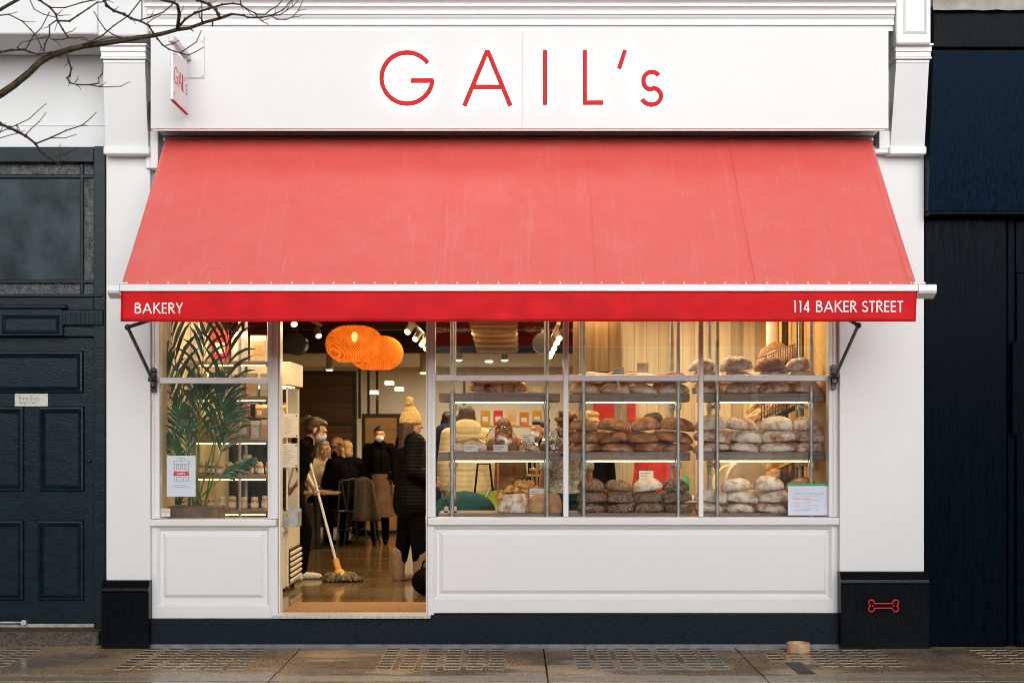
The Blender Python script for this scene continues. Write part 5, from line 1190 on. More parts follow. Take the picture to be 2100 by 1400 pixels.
def track(label, x, ys_, z, aim, rail=(0, 0)):
    t = thing('track_light', label, 'track light', (x, ys_[0], z+.1))
    m = MB(); m.box(x-.02, x+.02, ys_[0]-.3, ys_[-1]+.3, z+.10, z+.13); m.box(x-.01, x+.01, ys_[0], ys_[0]+.02, z+.13, 3.34); m.box(x-.01, x+.01, ys_[-1], ys_[-1]+.02, z+.13, 3.34); m.build('rail', K['duct'], t)
    for y in ys_:
        d = Vector(aim).normalized(); c = Vector((x, y, z))
        m = MB(); m.tube([c-d*.07, c+d*.06], .040, 14); m.tube([c, c+V(0, 0, .10)], .010, 6); h = m.build('spot_head', K['duct'], t, True)
        m = MB(); m.tube([c+d*.0605, c+d*.066], .034, 14); m.build('lens', K['spot'], h)
    return t
t1 = track('row of five ceiling spotlights above the doorway, receding', -1.18, [4.7, 6.0, 7.2, 8.1, 8.8], 2.88, (-.3, -.75, -.6))
t2 = track('row of ceiling spotlights on a rail behind the left bread rack', .50, [4.6, 5.4, 6.6, 7.6, 8.6], 2.80, (.2, -.75, -.6))
t3 = track('single black rail of spotlights along the left wall ceiling', -2.45, [2.4, 4.4, 6.4], 2.95, (.3, -.7, -.7))
for t, x, pw in ((t1, -1.0, 1), (t2, .6, 1)):
    for y, p in ((1.3, 34), (3.6, 50), (6.6, 54)): area(t, 'lamp_and_fill_light', (x, y, 3.0), .9, p*pw, WARM)  # added warm area fills below the ceiling, apart from the spot heads
area(t3, 'lamp_and_fill_light', (-2.2, 1.2, 3.0), .6, 22, WARM)  # added area fill near the left window
t = thing('track_light', 'added rail above racks and counter carrying unseen fill lights', 'track light', (1.8, 1.6, 3.1))
m = MB(); m.box(.6, 2.4, .88, .92, 3.1, 3.13); m.box(1.79, 1.81, .89, .91, 3.13, 3.34); m.build('rail', K['duct'], t); area(t, 'lamp_and_fill_light', (1.5, .80, 3.05), 1.8, 34, (1, .74, .42), (R(-12), 0, 0), .2); area(t, 'lamp_and_fill_light', (1.85, 2.2, 3.05), .8, 34, (1, .78, .48))  # added rail without heads, its area fills brighten loaves and planks
for px, py, y, lab in ((799, 787, 10.2, 'left'), (819, 799, 10.6, 'right'), (767, 806, 9.9, 'lowest')):
    c = P(px, py, y); t = thing('hanging_light', f'small white bar light hanging at the back, {lab} of the three', 'hanging light', c, 'bar lights at the back')
    m = MB(); m.box(c.x-.07, c.x+.07, y-.09, y+.09, c.z, c.z+.05, .01); m.box(c.x-.006, c.x+.006, y-.006, y+.006, c.z+.05, 2.86); m.build('housing', K['white_wall'], t)
    m = MB(); m.box(c.x-.062, c.x+.062, y-.095, y+.08, c.z-.012, c.z-.001); m.box(c.x-.062, c.x+.062, y-.096, y-.0905, c.z, c.z+.035); m.build('diffuser', K['spot'], t)
tb = thing('rear_fill_lamp', 'added small round ceiling lamp filling the rear room with light', 'fill light', (-.4, 11.8, 2.85))
m = MB(); m.tube([(-.4, 11.8, 2.835), (-.4, 11.8, 2.858)], .06, 16); m.build('diffuser', K['spot'], tb); area(tb, 'lamp_and_fill_light', (-.4, 11.8, 2.80), 1.4, 140, (1, .82, .56));  # added lamp, its wide area fill brightens the rear room
for i, (px, py) in enumerate(((868, 764), (676, 758), (941, 738), (1035, 738))):
    c = P(px, py, 9.6); t = thing('downlight', f'small round downlight by the rear ceiling edge, {ORDN[i]} from left' if i else 'small round downlight beside the door jamb at the back', 'downlight', c, 'rear downlights')
    m = MB(); m.tube([c, V(c.x, c.y, 2.86)], .05, 12); m.build('can', K['duct'], t, True); m = MB(); m.ell(c, (.05, .05, .022)); m.build('lens', K['spot'], t, True)
# bulb string seen through the left window
t = thing('bulb_string', 'string of small glowing bulbs across the left window', 'string lights', P(400, 768, 1.9))
m = MB(); m.tube([P(325+k*25, 763+(2 if k % 2 else 0), 1.9) for k in range(8)], .004, 5); m.build('cord', K['black_metal'], t)
for px in (332, 352, 377, 404, 420, 428, 452, 470):
    m = MB(); m.ell(P(px, 769, 1.9), (.022, .022, .026), u=10, v=8); m.build('bulb', K['bulb'], t, True)
# air duct and round speakers under the dark ceiling
t = thing('air_vent', 'cream slatted air vent under the dark ceiling', 'air vent', P(1012, 690, 7.0))
for k in range(6):
    c = P(1012+k*1.5, 665+k*10.5, 6.2+k*.45); m = MB(); m.box(c.x-.30, c.x+.30, c.y-.2, c.y+.2, c.z-.03, c.z+.05, .03); m.build('slat', K['duct'], t)
m = MB(); c = P(1012, 664, 6.2); m.box(c.x-.03, c.x+.03, 5.9, 9.0, 3.2, 3.34); m.build('hanger', K['duct'], t)
for i, (px, py, y) in enumerate(((608, 705, 5.5), (1113, 704, 6.5), (1210, 690, 4.9))):
    c = P(px, py, y); t = thing('ceiling_speaker', ['round black speaker under the ceiling over the display cabinet', 'round black speaker under the ceiling behind the left rack', 'black drum speaker under the ceiling beside brown planks'][i], 'speaker', c)
    m = MB(); m.tube([c+V(0, -.1, 0), c+V(0, .12, 0)], .13, 20); m.build('drum', K['black_metal'], t, True); m = MB(); m.tube([c+V(0, 0, .12), V(c.x, c.y, 3.34)], .012, 6); m.build('rod', K['black_metal'], t)

# ================================================================ palm in its planter
pm = thing('potted_palm', 'tall green palm in an aged metal trough in the left window', 'palm', (PX(405, .42), .42, .9))
zb0, zb1 = PZ(1064, .42), PZ(1036, .42)
m = MB(); m.box(PX(352, .42), PX(455, .42), .30, .56, zb0, zb1, .006); m.build('planter', K['planter'], pm)
m = MB(); m.box(PX(340, .3), PX(560, .3), .15, .72, zb0-.06, zb0-.001, .004); tag(m.build('window_ledge', K['shelf']), 'wooden ledge inside the left window under the palm', 'ledge')
def frond(base, tip, bend, ln, wd, nleaf=15, seed=0):
    rr = random.Random(seed); b, t = Vector(base), Vector(tip); mid = (b+t)/2+Vector(bend)
    pts = [(b*(1-s)**2+mid*2*s*(1-s)+t*s*s) for s in [i/14 for i in range(15)]]
    m = MB(); m.tube(pts, [.0085-.006*i/14 for i in range(15)], 6); st = m.build('stem', K['stem'], pm, 'all')
    m = MB()
    for i in range(nleaf):
        s = .50+.50*i/(nleaf-1); k = min(13.999, s*14); j = int(k); p = pts[j].lerp(pts[j+1], k-j); tg = (pts[j+1]-pts[j]).normalized()
        sd = tg.cross(V(.15, -1, .1)).normalized(); up = sd.cross(tg).normalized()
        for sg_ in (-1, 1):
            L = ln*(.55+.45*math.sin(math.pi*min(1, (s-.46)/.54*.9+.1)))*rr.uniform(.85, 1.1); d = (sd*sg_*(.62-.35*s)+tg*(.55+.45*s)+up*rr.uniform(-.15, .2)).normalized()
            q = [p]; 
            for u in (1, 2, 3, 4): q.append(q[-1]+d*(L/4)); d = (d+V(0, 0, -.30*rr.uniform(.5, 1.5))).normalized()
            wv = d.cross(up).normalized(); prof = [.25, .9, 1, .65, .05]
            vs_ = [(m.bm.verts.new(a-wv*wd*w_+up*.0), m.bm.verts.new(a+up*wd*.25), m.bm.verts.new(a+wv*wd*w_)) for a, w_ in zip(q, prof)]
            for a, c in zip(vs_[:-1], vs_[1:]): m.bm.faces.new((a[0], a[1], c[1], c[0])); m.bm.faces.new((a[1], a[2], c[2], c[1]))
    m.build('leaflets', K['leaf'], st, 'all')
b0 = P(405, 1040, .42)
for i, (px, py, y, bx, ln) in enumerate(((352, 668, .45, -.10, .34), (468, 664, .35, .10, .34), (420, 690, .55, 0, .30), (338, 735, .30, -.25, .26), (345, 812, .5, -.20, .24), (345, 905, .30, -.20, .19), (462, 800, .30, .12, .30), (480, 842, .5, .20, .22), (415, 800, .25, .05, .28), (512, 945, .35, .20, .12), (372, 850, .32, -.08, .20))):
    frond(b0+V(rnd.uniform(-.07, .07), rnd.uniform(-.06, .06), 0), P(px, py, y), (bx*.4+rnd.uniform(-.05, .05), 0, .12), ln*1.15, .0195, 8, i)
# small cactus-like plant and red pot beside the trough
t = thing('small_plant', 'small dark leafy plant beside the metal trough behind the poster', 'plant', P(362, 1040, .5))
m = MB(); m.lathe([(.03, -.03), (.045, .05)], P(362, 1050, .62), 16); m.build('pot', K['red'], t)
m = MB()
for k in range(16):
    a = k*2.4; c = P(362, 1040, .62); e = c+V(.09*math.cos(a), .05*math.sin(a), .05+.05*(k % 3)); m.tube([c, c.lerp(e, .6)+V(0, 0, .02), e], [.004, .008, .002], 5)
m.build('foliage', K['leaf'], t)

# ================================================================ shelf of groceries behind the palm
YS = 1.05
su = thing('shelf_unit', 'tall wooden shelf of jars and packets behind the left window palm', 'shelf unit', (-2.48, YS+.15, FL))
x0, x1 = -2.84, -2.13
lev = [PZ(q, YS) for q in (1046, 974, 900, 812, 740)]
for i, z in enumerate([FL+.35]+lev):
    m = MB(); m.box(x0, x1, YS, YS+.34, z-.035, z, .003); s_ = m.build('shelf', K['shelf'], su)
    if i > 0: m = MB(); m.box(x0+.05, x1-.05, YS+.012, YS+.03, z-.046, z-.036); m.build('light_strip', K['led_dim'], s_)
for x in (x0+.01, (x0+x1)/2+.08, x1-.02):
    for y in (YS+.02, YS+.31): m = MB(); m.tube([(x, y, FL), (x, y, 2.9)], .014, 8); m.build('post', K['steel'], su, True)
area(su, 'lamp_and_fill_light', (-2.48, YS-.2, 2.75), .3, 5, WARM, (R(25), 0, 0), .3)  # added area fill before the shelf, no fitting
jam = [mat("orange_jam", (.62, .20, .02), .15, var=.2, coat=.6), mat("amber_honey", (.62, .33, .05), .12, var=.2, coat=.6), mat("dark_relish", (.16, .03, .02), .15, var=.2, coat=.6), mat("cream_packet", (.66, .52, .34), .5, var=.12, sc=20), mat("kraft_packet", (.40, .24, .11), .7, var=.1), K['red_paper'], mat("pale_bag", (.62, .58, .52), .5, var=.1, sc=8, bump=.5, bsc=14)]
jn = ['orange', 'amber', 'dark red', 'cream', 'brown', 'red', 'white']
def jar(x, y, z, r, h, c, label):
    t = thing('jar', label, 'jar', (x, y, z)); m = MB(); m.lathe([(r*.92, 0), (r, .006), (r, h*.72), (r*.8, h*.82)], (x, y, z), 16); m.build('glass', jam[c], t, True)
    m = MB(); m.lathe([(r*.86, h*.82), (r*.86, h), (r*.8, h+.003)], (x, y, z), 16); m.build('lid', K['letter_white' if c == 2 else 'cream_metal'], t, True)
    m = MB(); m.lathe([(r+.001, h*.18), (r+.001, h*.58)], (x, y, z), 16, caps=False); m.build('paper_label', K['paper'], t, True)
def packet(x, y, z, w_, d_, h, c, label, kind='packet'):
    t = thing(kind, label, kind, (x, y, z)); m = MB(); m.box(x-w_/2, x+w_/2, y-d_/2, y+d_/2, z, z+h*.82, .008)
    m.prism([(x-w_/2, y-d_/2+.004, z+h*.8), (x-w_/2, y+d_/2-.004, z+h*.8), (x-w_/2, y, z+h)], (w_, 0, 0)); m.build('pack', jam[c], t)
    m = MB(); m.box(x-w_*.3, x+w_*.3, y-d_/2-.0025, y-d_/2-.0005, z+h*.25, z+h*.6); m.build('paper_label', K['paper'] if c != 3 else K['orange_ink'], t)
rows = [('bottom', 0, 'jar', .034, .105, [1, 0, 3, 0, 1, 0, 1], .095), ('second', 1, 'jar', .032, .10, [0, 2, 0, 0, 2, 0, 0, 1], .088), ('third', 2, 'packet', .085, .19, [3, 4, 3, 3, 4, 6, 3], .098), ('fourth', 3, 'packet', .10, .20, [6, 3, 6, 4, 3, 6], .115), ('top', 4, 'packet', .14, .27, [6, 5, 6, 3], .17)]
for nm, li, kd, w_, h, cs, pit in rows:
    for k, c in enumerate(cs):
        x = x0+.07+k*pit+rnd.uniform(-.006, .006); y = YS+.10+rnd.uniform(0, .04)
        if x > x1-.04: continue
        if kd == 'jar': jar(x, y, lev[li]+.001, w_, h*rnd.uniform(.95, 1.1), c, f'{jn[c]} jar with white label, {ORDN[k]} from left on the {nm} grocery shelf')
        else: packet(x, y, lev[li]+.001, w_, .07, h*rnd.uniform(.85, 1.05), c, f'{jn[c]} packet, {ORDN[k]} from left on the {nm} grocery shelf')
# back row of jars on the second shelf
for k in range(7): jar(x0+.11+k*.09, YS+.25, lev[1]+.001, .032, .11, k % 2, f'{jn[k % 2]} jar in the back row of the second grocery shelf, {ORDN[k]} from left')
# red carton and cream carton low on the shelf
# ================================================================ chilled display cabinet at the door
fx0, fx1, fy0, fy1 = -2.60, -2.085, 1.72, 2.46
fc = thing('display_cabinet', 'cream upright display cabinet with glass column and lit top, left of the doorway', 'display cabinet', (-2.34, 2.05, FL))
m = MB(); m.box(fx0, fx1, fy0, fy1, PZ(1203, fy0), PZ(1077, fy0), .008); bd = m.build('base_cabinet', K['cream_metal'], fc)
m = MB(); m.box(fx1-.002, fx1+.012, fy0+.05, fy1-.05, PZ(1190, 2), PZ(1122, 2)); gr = m.build('grille_recess', K['dark'], bd)
for k in range(6):
    z = PZ(1188, 2)+k*.050; m = MB(); m.box(fx1+.010, fx1+.030, fy0+.05, fy1-.05, z, z+.028, .004); m.build('louvre', K['cream_metal'], bd)
for x in (fx0+.06, fx1-.06):
    for y in (fy0+.07, fy1-.07):
        m = MB(); m.tube([(x-.02, y, FL+.04), (x+.02, y, FL+.04)], .038, 14); m.box(x-.012, x+.012, y-.01, y+.01, FL+.04, PZ(1203, fy0)+.01); m.build('castor', K['black_metal'], fc, True)
m = MB(); m.box(fx0, fx1+.03, fy0-.02, fy1, PZ(790, fy0), PZ(742, fy0), .006); tp_ = m.build('canopy', K['cream_metal'], fc)
m = MB(); m.box(fx0+.05, fx1-.04, fy0+.06, fy1-.06, PZ(790, fy0)-.012, PZ(790, fy0)-.001); m.build('light_strip', K['spot'], tp_)
for (a, b, c, d) in ((fx0+.01, fx1-.012, fy0+.010, fy0+.016), (fx1-.018, fx1-.012, fy0+.02, fy1-.02)):
    m = MB(); m.box(a, b, c, d, PZ(1077, fy0)+.001, PZ(790, fy0)-.014); m.build('glass_panel', K['glass_case'], fc)
for k, q in enumerate((860, 910, 965)):
    m = MB(); m.box(fx0+.02, fx1-.03, fy0+.03, fy1-.03, PZ(q, fy0), PZ(q, fy0)+.012); m.build('glass_shelf', K['glass_case'], fc)
m = MB(); m.box(fx0, fx1-.02, fy1-.012, fy1, PZ(1077, fy0)+.001, PZ(790, fy0)-.014); m.build('back_panel', K['cloth_black'], fc)
m = MB(); m.tube([(fx1-.012, fy0+.012, PZ(1077, fy0)), (fx1-.012, fy0+.012, PZ(790, fy0)-.012)], .008, 8); m.tube([(fx1-.012, fy1-.012, PZ(1077, fy0)), (fx1-.012, fy1-.012, PZ(790, fy0)-.012)], .008, 8); m.build('corner_post', K['cream_metal'], fc)
for k in range(9):
    x = fx0+.10+.10*(k % 4)+rnd.uniform(-.02, .02); q = (860, 910, 965)[k // 4 if k < 8 else 2]; z = PZ(q, fy0)+.013
    packet(x, fy0+.22+.12*(k % 2), z, .075, .06, .13, [5, 0, 3, 4, 1, 6, 4, 0, 3][k], f'{jn[[5, 0, 3, 4, 1, 6, 4, 0, 3][k]]} packet inside the glass cabinet, {ORDN[k]} counting from its top shelf')
def menu(px0, px1, py0, py1, label):
    y = fy0-.004; t = thing('menu_sheet', label, 'menu', P((px0+px1)/2, py1, y)); m = MB(); fb(m, px0, px1, py0, py1, y, y+.004, 0); m.build('sheet', K['paper'], t)
    m = MB(); n = 9
    for k in range(n): fb(m, px0+6, px0+6+rnd.uniform(8, px1-px0-14), py0+7+k*(py1-py0-12)/n, py0+7.7+k*(py1-py0-12)/n, y-.0014, y-.0004, 0)
    m.build('print', mat("pale_print", (.45, .44, .42), .6), t)
    m = MB()
    for x in (px0+3, px1-3):
        for q in (py0+4, py1-4): m.ell(P(x, q, y-.001), (.007, .004, .007), u=8, v=6)
    m.build('clip', K['black_metal'], t)
menu(576, 611, 848, 897, 'upper white menu sheet clipped to the glass cabinet'); menu(575, 610, 909, 958, 'lower white menu sheet clipped to the glass cabinet')
# metal cutlery tray and milk jug on the cabinet ledge, just proud of the glass
lz = PZ(1077, fy0)
m = MB(); m.box(fx0, fx1, fy0-.26, fy0-.006, lz-.05, lz, .006); m.box(fx0+.02, fx1-.02, fy0-.24, fy0-.006, PZ(1203, fy0), lz-.051, .004); m.build('front_ledge', K['cream_metal'], fc)
m = MB(); xa, xb = PX(583, fy0-.2), PX(612, fy0-.2); zt_ = lz+.16
m.box(xa, xb, fy0-.25, fy0-.244, lz+.001, lz+.10); m.box(xa, xb, fy0-.02, fy0-.014, lz+.001, zt_); m.box(xa, xa+.005, fy0-.243, fy0-.021, lz+.001, zt_-.02); m.box(xb-.005, xb, fy0-.243, fy0-.021, lz+.001, zt_-.02)
tag(m.build('cutlery_tray', K['steel']), 'open metal tray on the ledge of the cream cabinet', 'tray')
t = thing('milk_bottle', 'yellow plastic bottle with pink cap beside the metal tray', 'bottle', P(573, 1060, fy0-.15)); c = V(PX(574, fy0-.13), fy0-.13, lz+.001)
m = MB(); m.lathe([(.045, 0), (.05, .02), (.05, .10), (.03, .15), (.018, .165), (.018, .18)], c, 16); m.tube([c+V(.045, 0, .11), c+V(.075, 0, .11), c+V(.075, 0, .05), c+V(.05, 0, .04)], .008, 8); m.build('bottle_body', K['yellow_plastic'], t, True)
m = MB(); m.lathe([(.02, .18), (.02, .20)], c, 14); m.build('cap', K['pink_ink'], t)

# ================================================================ mop
hd_pt = P(699, 1196, YM-.12); hx = hd_pt.x; base = V(hx, YM-.14, FL+.03)
top = P(626, 912, YM-.05)
mp_ = thing('mop', 'yarn mop with white pole and orange socket in the cleaner\'s hands', 'mop', (hx, YM-.14, FL))
d = (top-base).normalized()
m = MB(); m.tube([base+d*.16, top], .014, 10); m.build('pole', K['mop_pole'], mp_, True)
m = MB(); m.tube([top-d*.14, top+d*.015], .0175, 10); m.build('grip', K['yellow_plastic'], mp_, True)
m = MB(); m.tube([base+d*.10, base+d*.20], .032, 12); m.tube([base+d*.10, base+d*.03], [.03, .075], 12); m.build('socket', K['orange_wood'], mp_, True)
m = MB(); rr = random.Random(2)
for k in range(120):
    a = rr.uniform(0, 6.28); L_ = rr.uniform(.09, .21); q = base+V(rr.uniform(-.05, .05), rr.uniform(-.03, .03), .02)
    e = V(base.x+math.cos(a)*L_*1.05+.02, base.y+math.sin(a)*L_*.6, FL+.012+rr.uniform(0, .02)); mid_ = q.lerp(e, .5)+V(rr.uniform(-.03, .03), 0, rr.uniform(.015, .05))
    m.tube([q, mid_, e, e+V(rr.uniform(-.02, .02), 0, -.002)], [.012, .016, .015, .010], 6)
m.build('yarn_head', K['yarn'], mp_, 'all')

# doormat
m = MB(); m.box(PX(570, .06)+.02, PX(877, .06)-.02, .18, .80, FL+.001, FL+.016, .004); tag(m.build('doormat', K['mat']), 'brown coir doormat just inside the threshold', 'doormat')
# black bag on the floor by the right jamb
t = thing('floor_bag', 'rounded black bag on the floor inside the right door jamb', 'bag', P(872, 1225, 1.3)); c = V(PX(882, 1.5), 1.5, FL)
m = MB(); m.ell(c+V(0, 0, .12), (.17, .14, .135)); m.ell(c+V(.02, 0, .10), (.18, .15, .10)); m.build('body', K['cloth_black'], t, True)
m = MB(); m.tube([c+V(-.08, 0, .22), c+V(-.06, 0, .30), c+V(.03, 0, .32), c+V(.07, 0, .23)], .010, 8); m.build('strap', K['cloth_black'], t, True)

# ================================================================ cafe furniture
def chair(loc, rz, label):
    x, y = loc; t = thing('cafe_chair', label, 'chair', (x, y, FL), 'black cafe chairs'); O = V(x, y, FL)
    m = MB(); m.box(x-.19, x+.19, y-.19, y+.19, FL+.44, FL+.465, .01); m.build('seat', K['black_metal'], t)
    for sx in (-1, 1):
        for sy in (-1, 1): m = MB(); m.tube([O+V(.16*sx, .16*sy, .44), O+V(.21*sx, .21*sy, 0)], [.014, .011], 8); m.build('leg', K['black_metal'], t, True)
    m = MB(); m.tube([O+V(-.18, .18, .46), O+V(-.18, .24, .84), O+V(0, .26, .87), O+V(.18, .24, .84), O+V(.18, .18, .46)], .013, 8); m.build('back_frame', K['black_metal'], t, True)
    for xx in (-.06, .06): m = MB(); m.tube([O+V(xx, .19, .46), O+V(xx, .255, .86)], .009, 8); m.build('back_bar', K['black_metal'], t, True)
    m = MB(); m.tube([O+V(-.185, .185, .22), O+V(.185, .185, .22)], .007, 6); m.tube([O+V(-.185, -.185, .22), O+V(.185, -.185, .22)], .007, 6); m.build('stretcher', K['black_metal'], t, True)
    t.rotation_euler = (0, 0, R(rz)); return t
chair((PX(712, 7.0), 7.0), 205, 'black metal chair under the blonde person in black')
chair((PX(655, 7.5), 7.5), 40, 'black metal chair under the man in the cream jumper')
chair((PX(680, 8.6), 8.6), 120, 'black metal chair under the bald man')
chair((PX(742, 6.9), 6.9), 90, 'black metal chair with a grey coat over it')
tx, ty = PX(655, 6.7), 6.7
t = thing('cafe_table', 'small square wooden table with black pedestal at the back of the doorway view', 'table', (tx, ty, FL))
m = MB(); m.box(tx-.30, tx+.26, ty-.28, ty+.28, FL+.68, FL+.71, .006); m.build('tabletop', K['oak'], t)
m = MB(); m.tube([(tx-.02, ty, FL+.02), (tx-.02, ty, FL+.68)], .035, 12); m.box(tx-.24, tx+.20, ty-.22, ty+.22, FL, FL+.022, .008); m.build('pedestal', K['black_metal'], t)
m = MB(); m.box(tx-.42, tx-.02, ty-.5, ty-.35, FL, FL+.58, .01); tag(m.build('black_bin', K['black_metal']), 'plain black box bench end in front of the cafe table', 'bench end')
c = V(tx-.10, ty-.12, FL+.7105); t = thing('paper_cup', 'cream takeaway cup on the cafe table', 'cup', c)
m = MB(); m.lathe([(.03, 0), (.042, .10)], c, 16); m.build('cup', K['sweater'], t, True); m = MB(); m.lathe([(.045, .10), (.045, .112), (.035, .118)], c, 16); m.build('lid', K['white'], t, True)
c = V(tx+.05, ty-.1, FL+.7105); m = MB(); m.lathe([(.04, 0), (.075, .012), (.078, .016), (.03, .008)], c, 20); tag(m.build('saucer', K['white'], smooth=True), 'white saucer on the cafe table beside the cup', 'saucer')
# grey coat over the chair
cx_ = PX(750, 6.9); m = MB(); n = 14; g = []
for j in range(10):
    row = []
    for i in range(n):
        u = i/(n-1)*2-1; t_ = j/9; row.append(m.bm.verts.new((cx_+u*(.11+.07*t_)+.05*t_, 6.62-.05*math.cos(u*5+t_*2)*t_-.03, FL+.90-.56*t_-(.05*u*u if j == 0 else 0))))
    g.append(row)
for j in range(9):
    for i in range(n-1): m.bm.faces.new((g[j][i], g[j+1][i], g[j+1][i+1], g[j][i+1]))
co = tag(m.build('coat', K['grey_knit'], smooth='all'), 'grey woollen coat hanging over the back of a black chair', 'coat'); so = co.modifiers.new('thickness', 'SOLIDIFY'); so.thickness = .03

# ================================================================ bread racks in the big window
YR = .25
ZU, ZM, ZL = PZ(806, YR), PZ(926.5, YR), PZ(1052, YR)
racks = [('left', 899, 1150, (927, 1122)), ('middle', 1168, 1416, (1197, 1391)), ('right', 1440, 1692, (1471, 1664))]
for nm, a, b, poles in racks:
    X0, X1 = PX(a, YR), PX(b, YR)
    t = thing('bread_rack', f'{nm} bread rack of weathered planks on steel pipes in the big window', 'bread rack', ((X0+X1)/2, YR+.2, FL))
    for z in (ZU, ZM, ZL):
        m = MB(); th_ = .070 if z > ZL+.1 else .035; e = .006*(1 if z == ZU else 0)
        m.box(X0+e, X1-e, YR, YR+.42, z-th_, z, .004); s_ = m.build('shelf', K['shelf'], t)
        if z > ZL+.1: m = MB(); m.box(PX(poles[0]+7, YR), PX(poles[1]-7, YR), YR+.02, YR+.036, z-th_-.010, z-th_-.001); m.build('light_strip', K['led'], s_)
    for p in poles:
        for y in (YR-.025, YR+.445):
            x = PX(p, YR-.025); m = MB(); m.tube([(x, y, FL), (x, y, 3.34)], .0165, 10); q = m.build('pole', K['steel'], t, True)
            m = MB()
            for z in (ZU, ZM): m.tube([(x, y, z-.135), (x, y, z-.085)], .027, 12); m.tube([(x, y, z-.11), (x, y+(.05 if y < .4 else -.05), z-.11)], .018, 8)
            m.build('clamp', K['steel'], q, True)
        x = PX(p, YR-.025)
        for z in (ZU, ZM): m = MB(); m.tube([(x, YR+.02, z-.11), (x, YR+.40, z-.11)], .013, 8); m.build('cross_bar', K['steel'], t, True)
def loaf_mesh(kind, seed, L=.27, W=.155, H=.118):
    rr = random.Random(seed); m = MB(); nu, nv = 36, 20; rows_ = []
    sl = [(-.3+.3*k+rr.uniform(-.05, .05)) for k in range(3)] if kind == 'slash' else ([rr.uniform(-.08, .08)] if kind == 'single' else [])
    off = Vector((seed*3.1, seed*1.7, 0))
    for j in range(nv+1):
        ph = math.pi*j/nv; row = []
        for i in range(nu):
            th = 2*math.pi*i/nu; cx_, sy_, cz_ = math.sin(ph)*math.cos(th), math.sin(ph)*math.sin(th), math.cos(ph)
            sgn = lambda v, e: math.copysign(abs(v)**e, v)
            x = L/2*sgn(cx_, .88 if kind != 'tin' else .5); y = W/2*sgn(sy_, .95 if kind != 'tin' else .5); z = sgn(cz_, .95 if kind != 'tin' else .55)
            z = z*H*.86 if z > 0 else z*H*.30
            z = max(z, -H*.16)
            q = Vector((x, y, z)); q *= 1+.10*noise.noise(Vector((x, y, z))*8+off)+.045*noise.noise(Vector((x, y, z))*24+off); q.z *= 1+.22*x/L*(1 if seed % 2 else -1)
            if z > 0:
                for s in sl:
                    dline = (x/L*1.0+y/W*(.55 if kind == 'slash' else .0)+(z/H*.35 if kind == 'slash' else 0)-s) if kind == 'slash' else (y/W+z/H*.25+.12+.1*math.sin(x/L*4))
                    e_ = abs(dline)/(.055 if kind == 'slash' else .10); 
                    if e_ < 1 and (kind == 'slash' or abs(x) < L*.36): q -= q.normalized()*.017*(1-e_*e_)
                    elif e_ < 1.9 and dline > 0 and (kind == 'slash' or abs(x) < L*.36): q += q.normalized()*.010*(1-(e_-1)/.9)
            row.append(q)
        rows_.append(row)
    zmin = min(q.z for r_ in rows_ for q in r_); vs_ = []
    for j, r_ in enumerate(rows_):
        if j in (0, nv): vs_.append([m.bm.verts.new(sum(r_, Vector())/nu-V(0, 0, zmin))])
        else: vs_.append([m.bm.verts.new(q-V(0, 0, zmin)) for q in r_])
    for j in range(nv):
        a, b = vs_[j], vs_[j+1]
        for i in range(nu):
            i2 = (i+1) % nu
            if len(a) == 1: m.bm.faces.new((a[0], b[i], b[i2]))
            elif len(b) == 1: m.bm.faces.new((a[i], b[0], a[i2]))
            else: m.bm.faces.new((a[i], b[i], b[i2], a[i2]))
    bmesh.ops.recalc_face_normals(m.bm, faces=m.bm.faces[:]); me = bpy.data.meshes.new('loaf'); m.bm.to_mesh(me); m.bm.free()
    for p in me.polygons: p.use_smooth = True
    return me
LM_ = {}
def lm(kind, mt, var):
    k = (kind, mt, var)
    if k not in LM_: me = loaf_mesh(kind, len(LM_)+1); me.materials.append(K[mt]); LM_[k] = me
    return LM_[k]
def loaf(kind, mt, pa, pb, z, y, h, label, group, tilt=0, yaw=0, dep=1.0):
    o = bpy.data.objects.new('loaf', lm(kind, mt, rnd.randrange(4))); COL.objects.link(o)
    wd = PX(pb, y)-PX(pa, y); o.location = ((PX(pa, y)+PX(pb, y))/2, y, z); o.scale = (wd/.262, dep*rnd.uniform(.95, 1.05), h*.88/.118)
    o.rotation_euler = (0, R(tilt), R(yaw)+(math.pi if rnd.random() < .5 else 0)); return tag(o, label, 'loaf', group)
YL = YR+.12
def row(rack, shelf, rowname, kind, mt, desc, xs_, zbase, h, dy=0, group=None):
    for k, (a, b) in enumerate(xs_):
        loaf(kind if not isinstance(kind, list) else kind[k % len(kind)], mt if not isinstance(mt, list) else mt[k % len(mt)], a, b, zbase, YL+dy+rnd.uniform(-.012, .012), h*rnd.uniform(.88, 1.10),
             f'{desc} loaf, {ORDN[k]} from left, {rowname} row, {shelf} shelf of the {rack} rack', group, rnd.uniform(-9, 9), rnd.uniform(-24, 24))
sc_ = S*D/(D+YL)
def zr(py): return PZ(py, YL)
F2 = ['loaf_flour', 'loaf_plain', 'loaf_flour']
# right rack, upper shelf
row('right', 'upper', 'bottom', ['single', 'slash', 'single', 'plain'], 'loaf_flour', 'floury split', [(1420, 1479), (1486, 1552), (1553, 1621), (1622, 1687)], ZU, .108, group='loaves on the racks')
row('right', 'upper', 'middle', ['plain', 'slash', 'slash', 'single'], ['loaf_flour', 'loaf_plain'], 'floury oval', [(1416, 1477), (1479, 1553), (1553, 1618), (1615, 1677)], ZU+.092, .112, .01, 'loaves on the racks')
row('right', 'upper', 'top', 'slash', ['loaf_flour', 'loaf_flour', 'loaf_rye'], 'slashed crusty', [(1412, 1467), (1477, 1543), (1548, 1610), (1611, 1664)], ZU+.188, .125, .0, 'loaves on the racks')
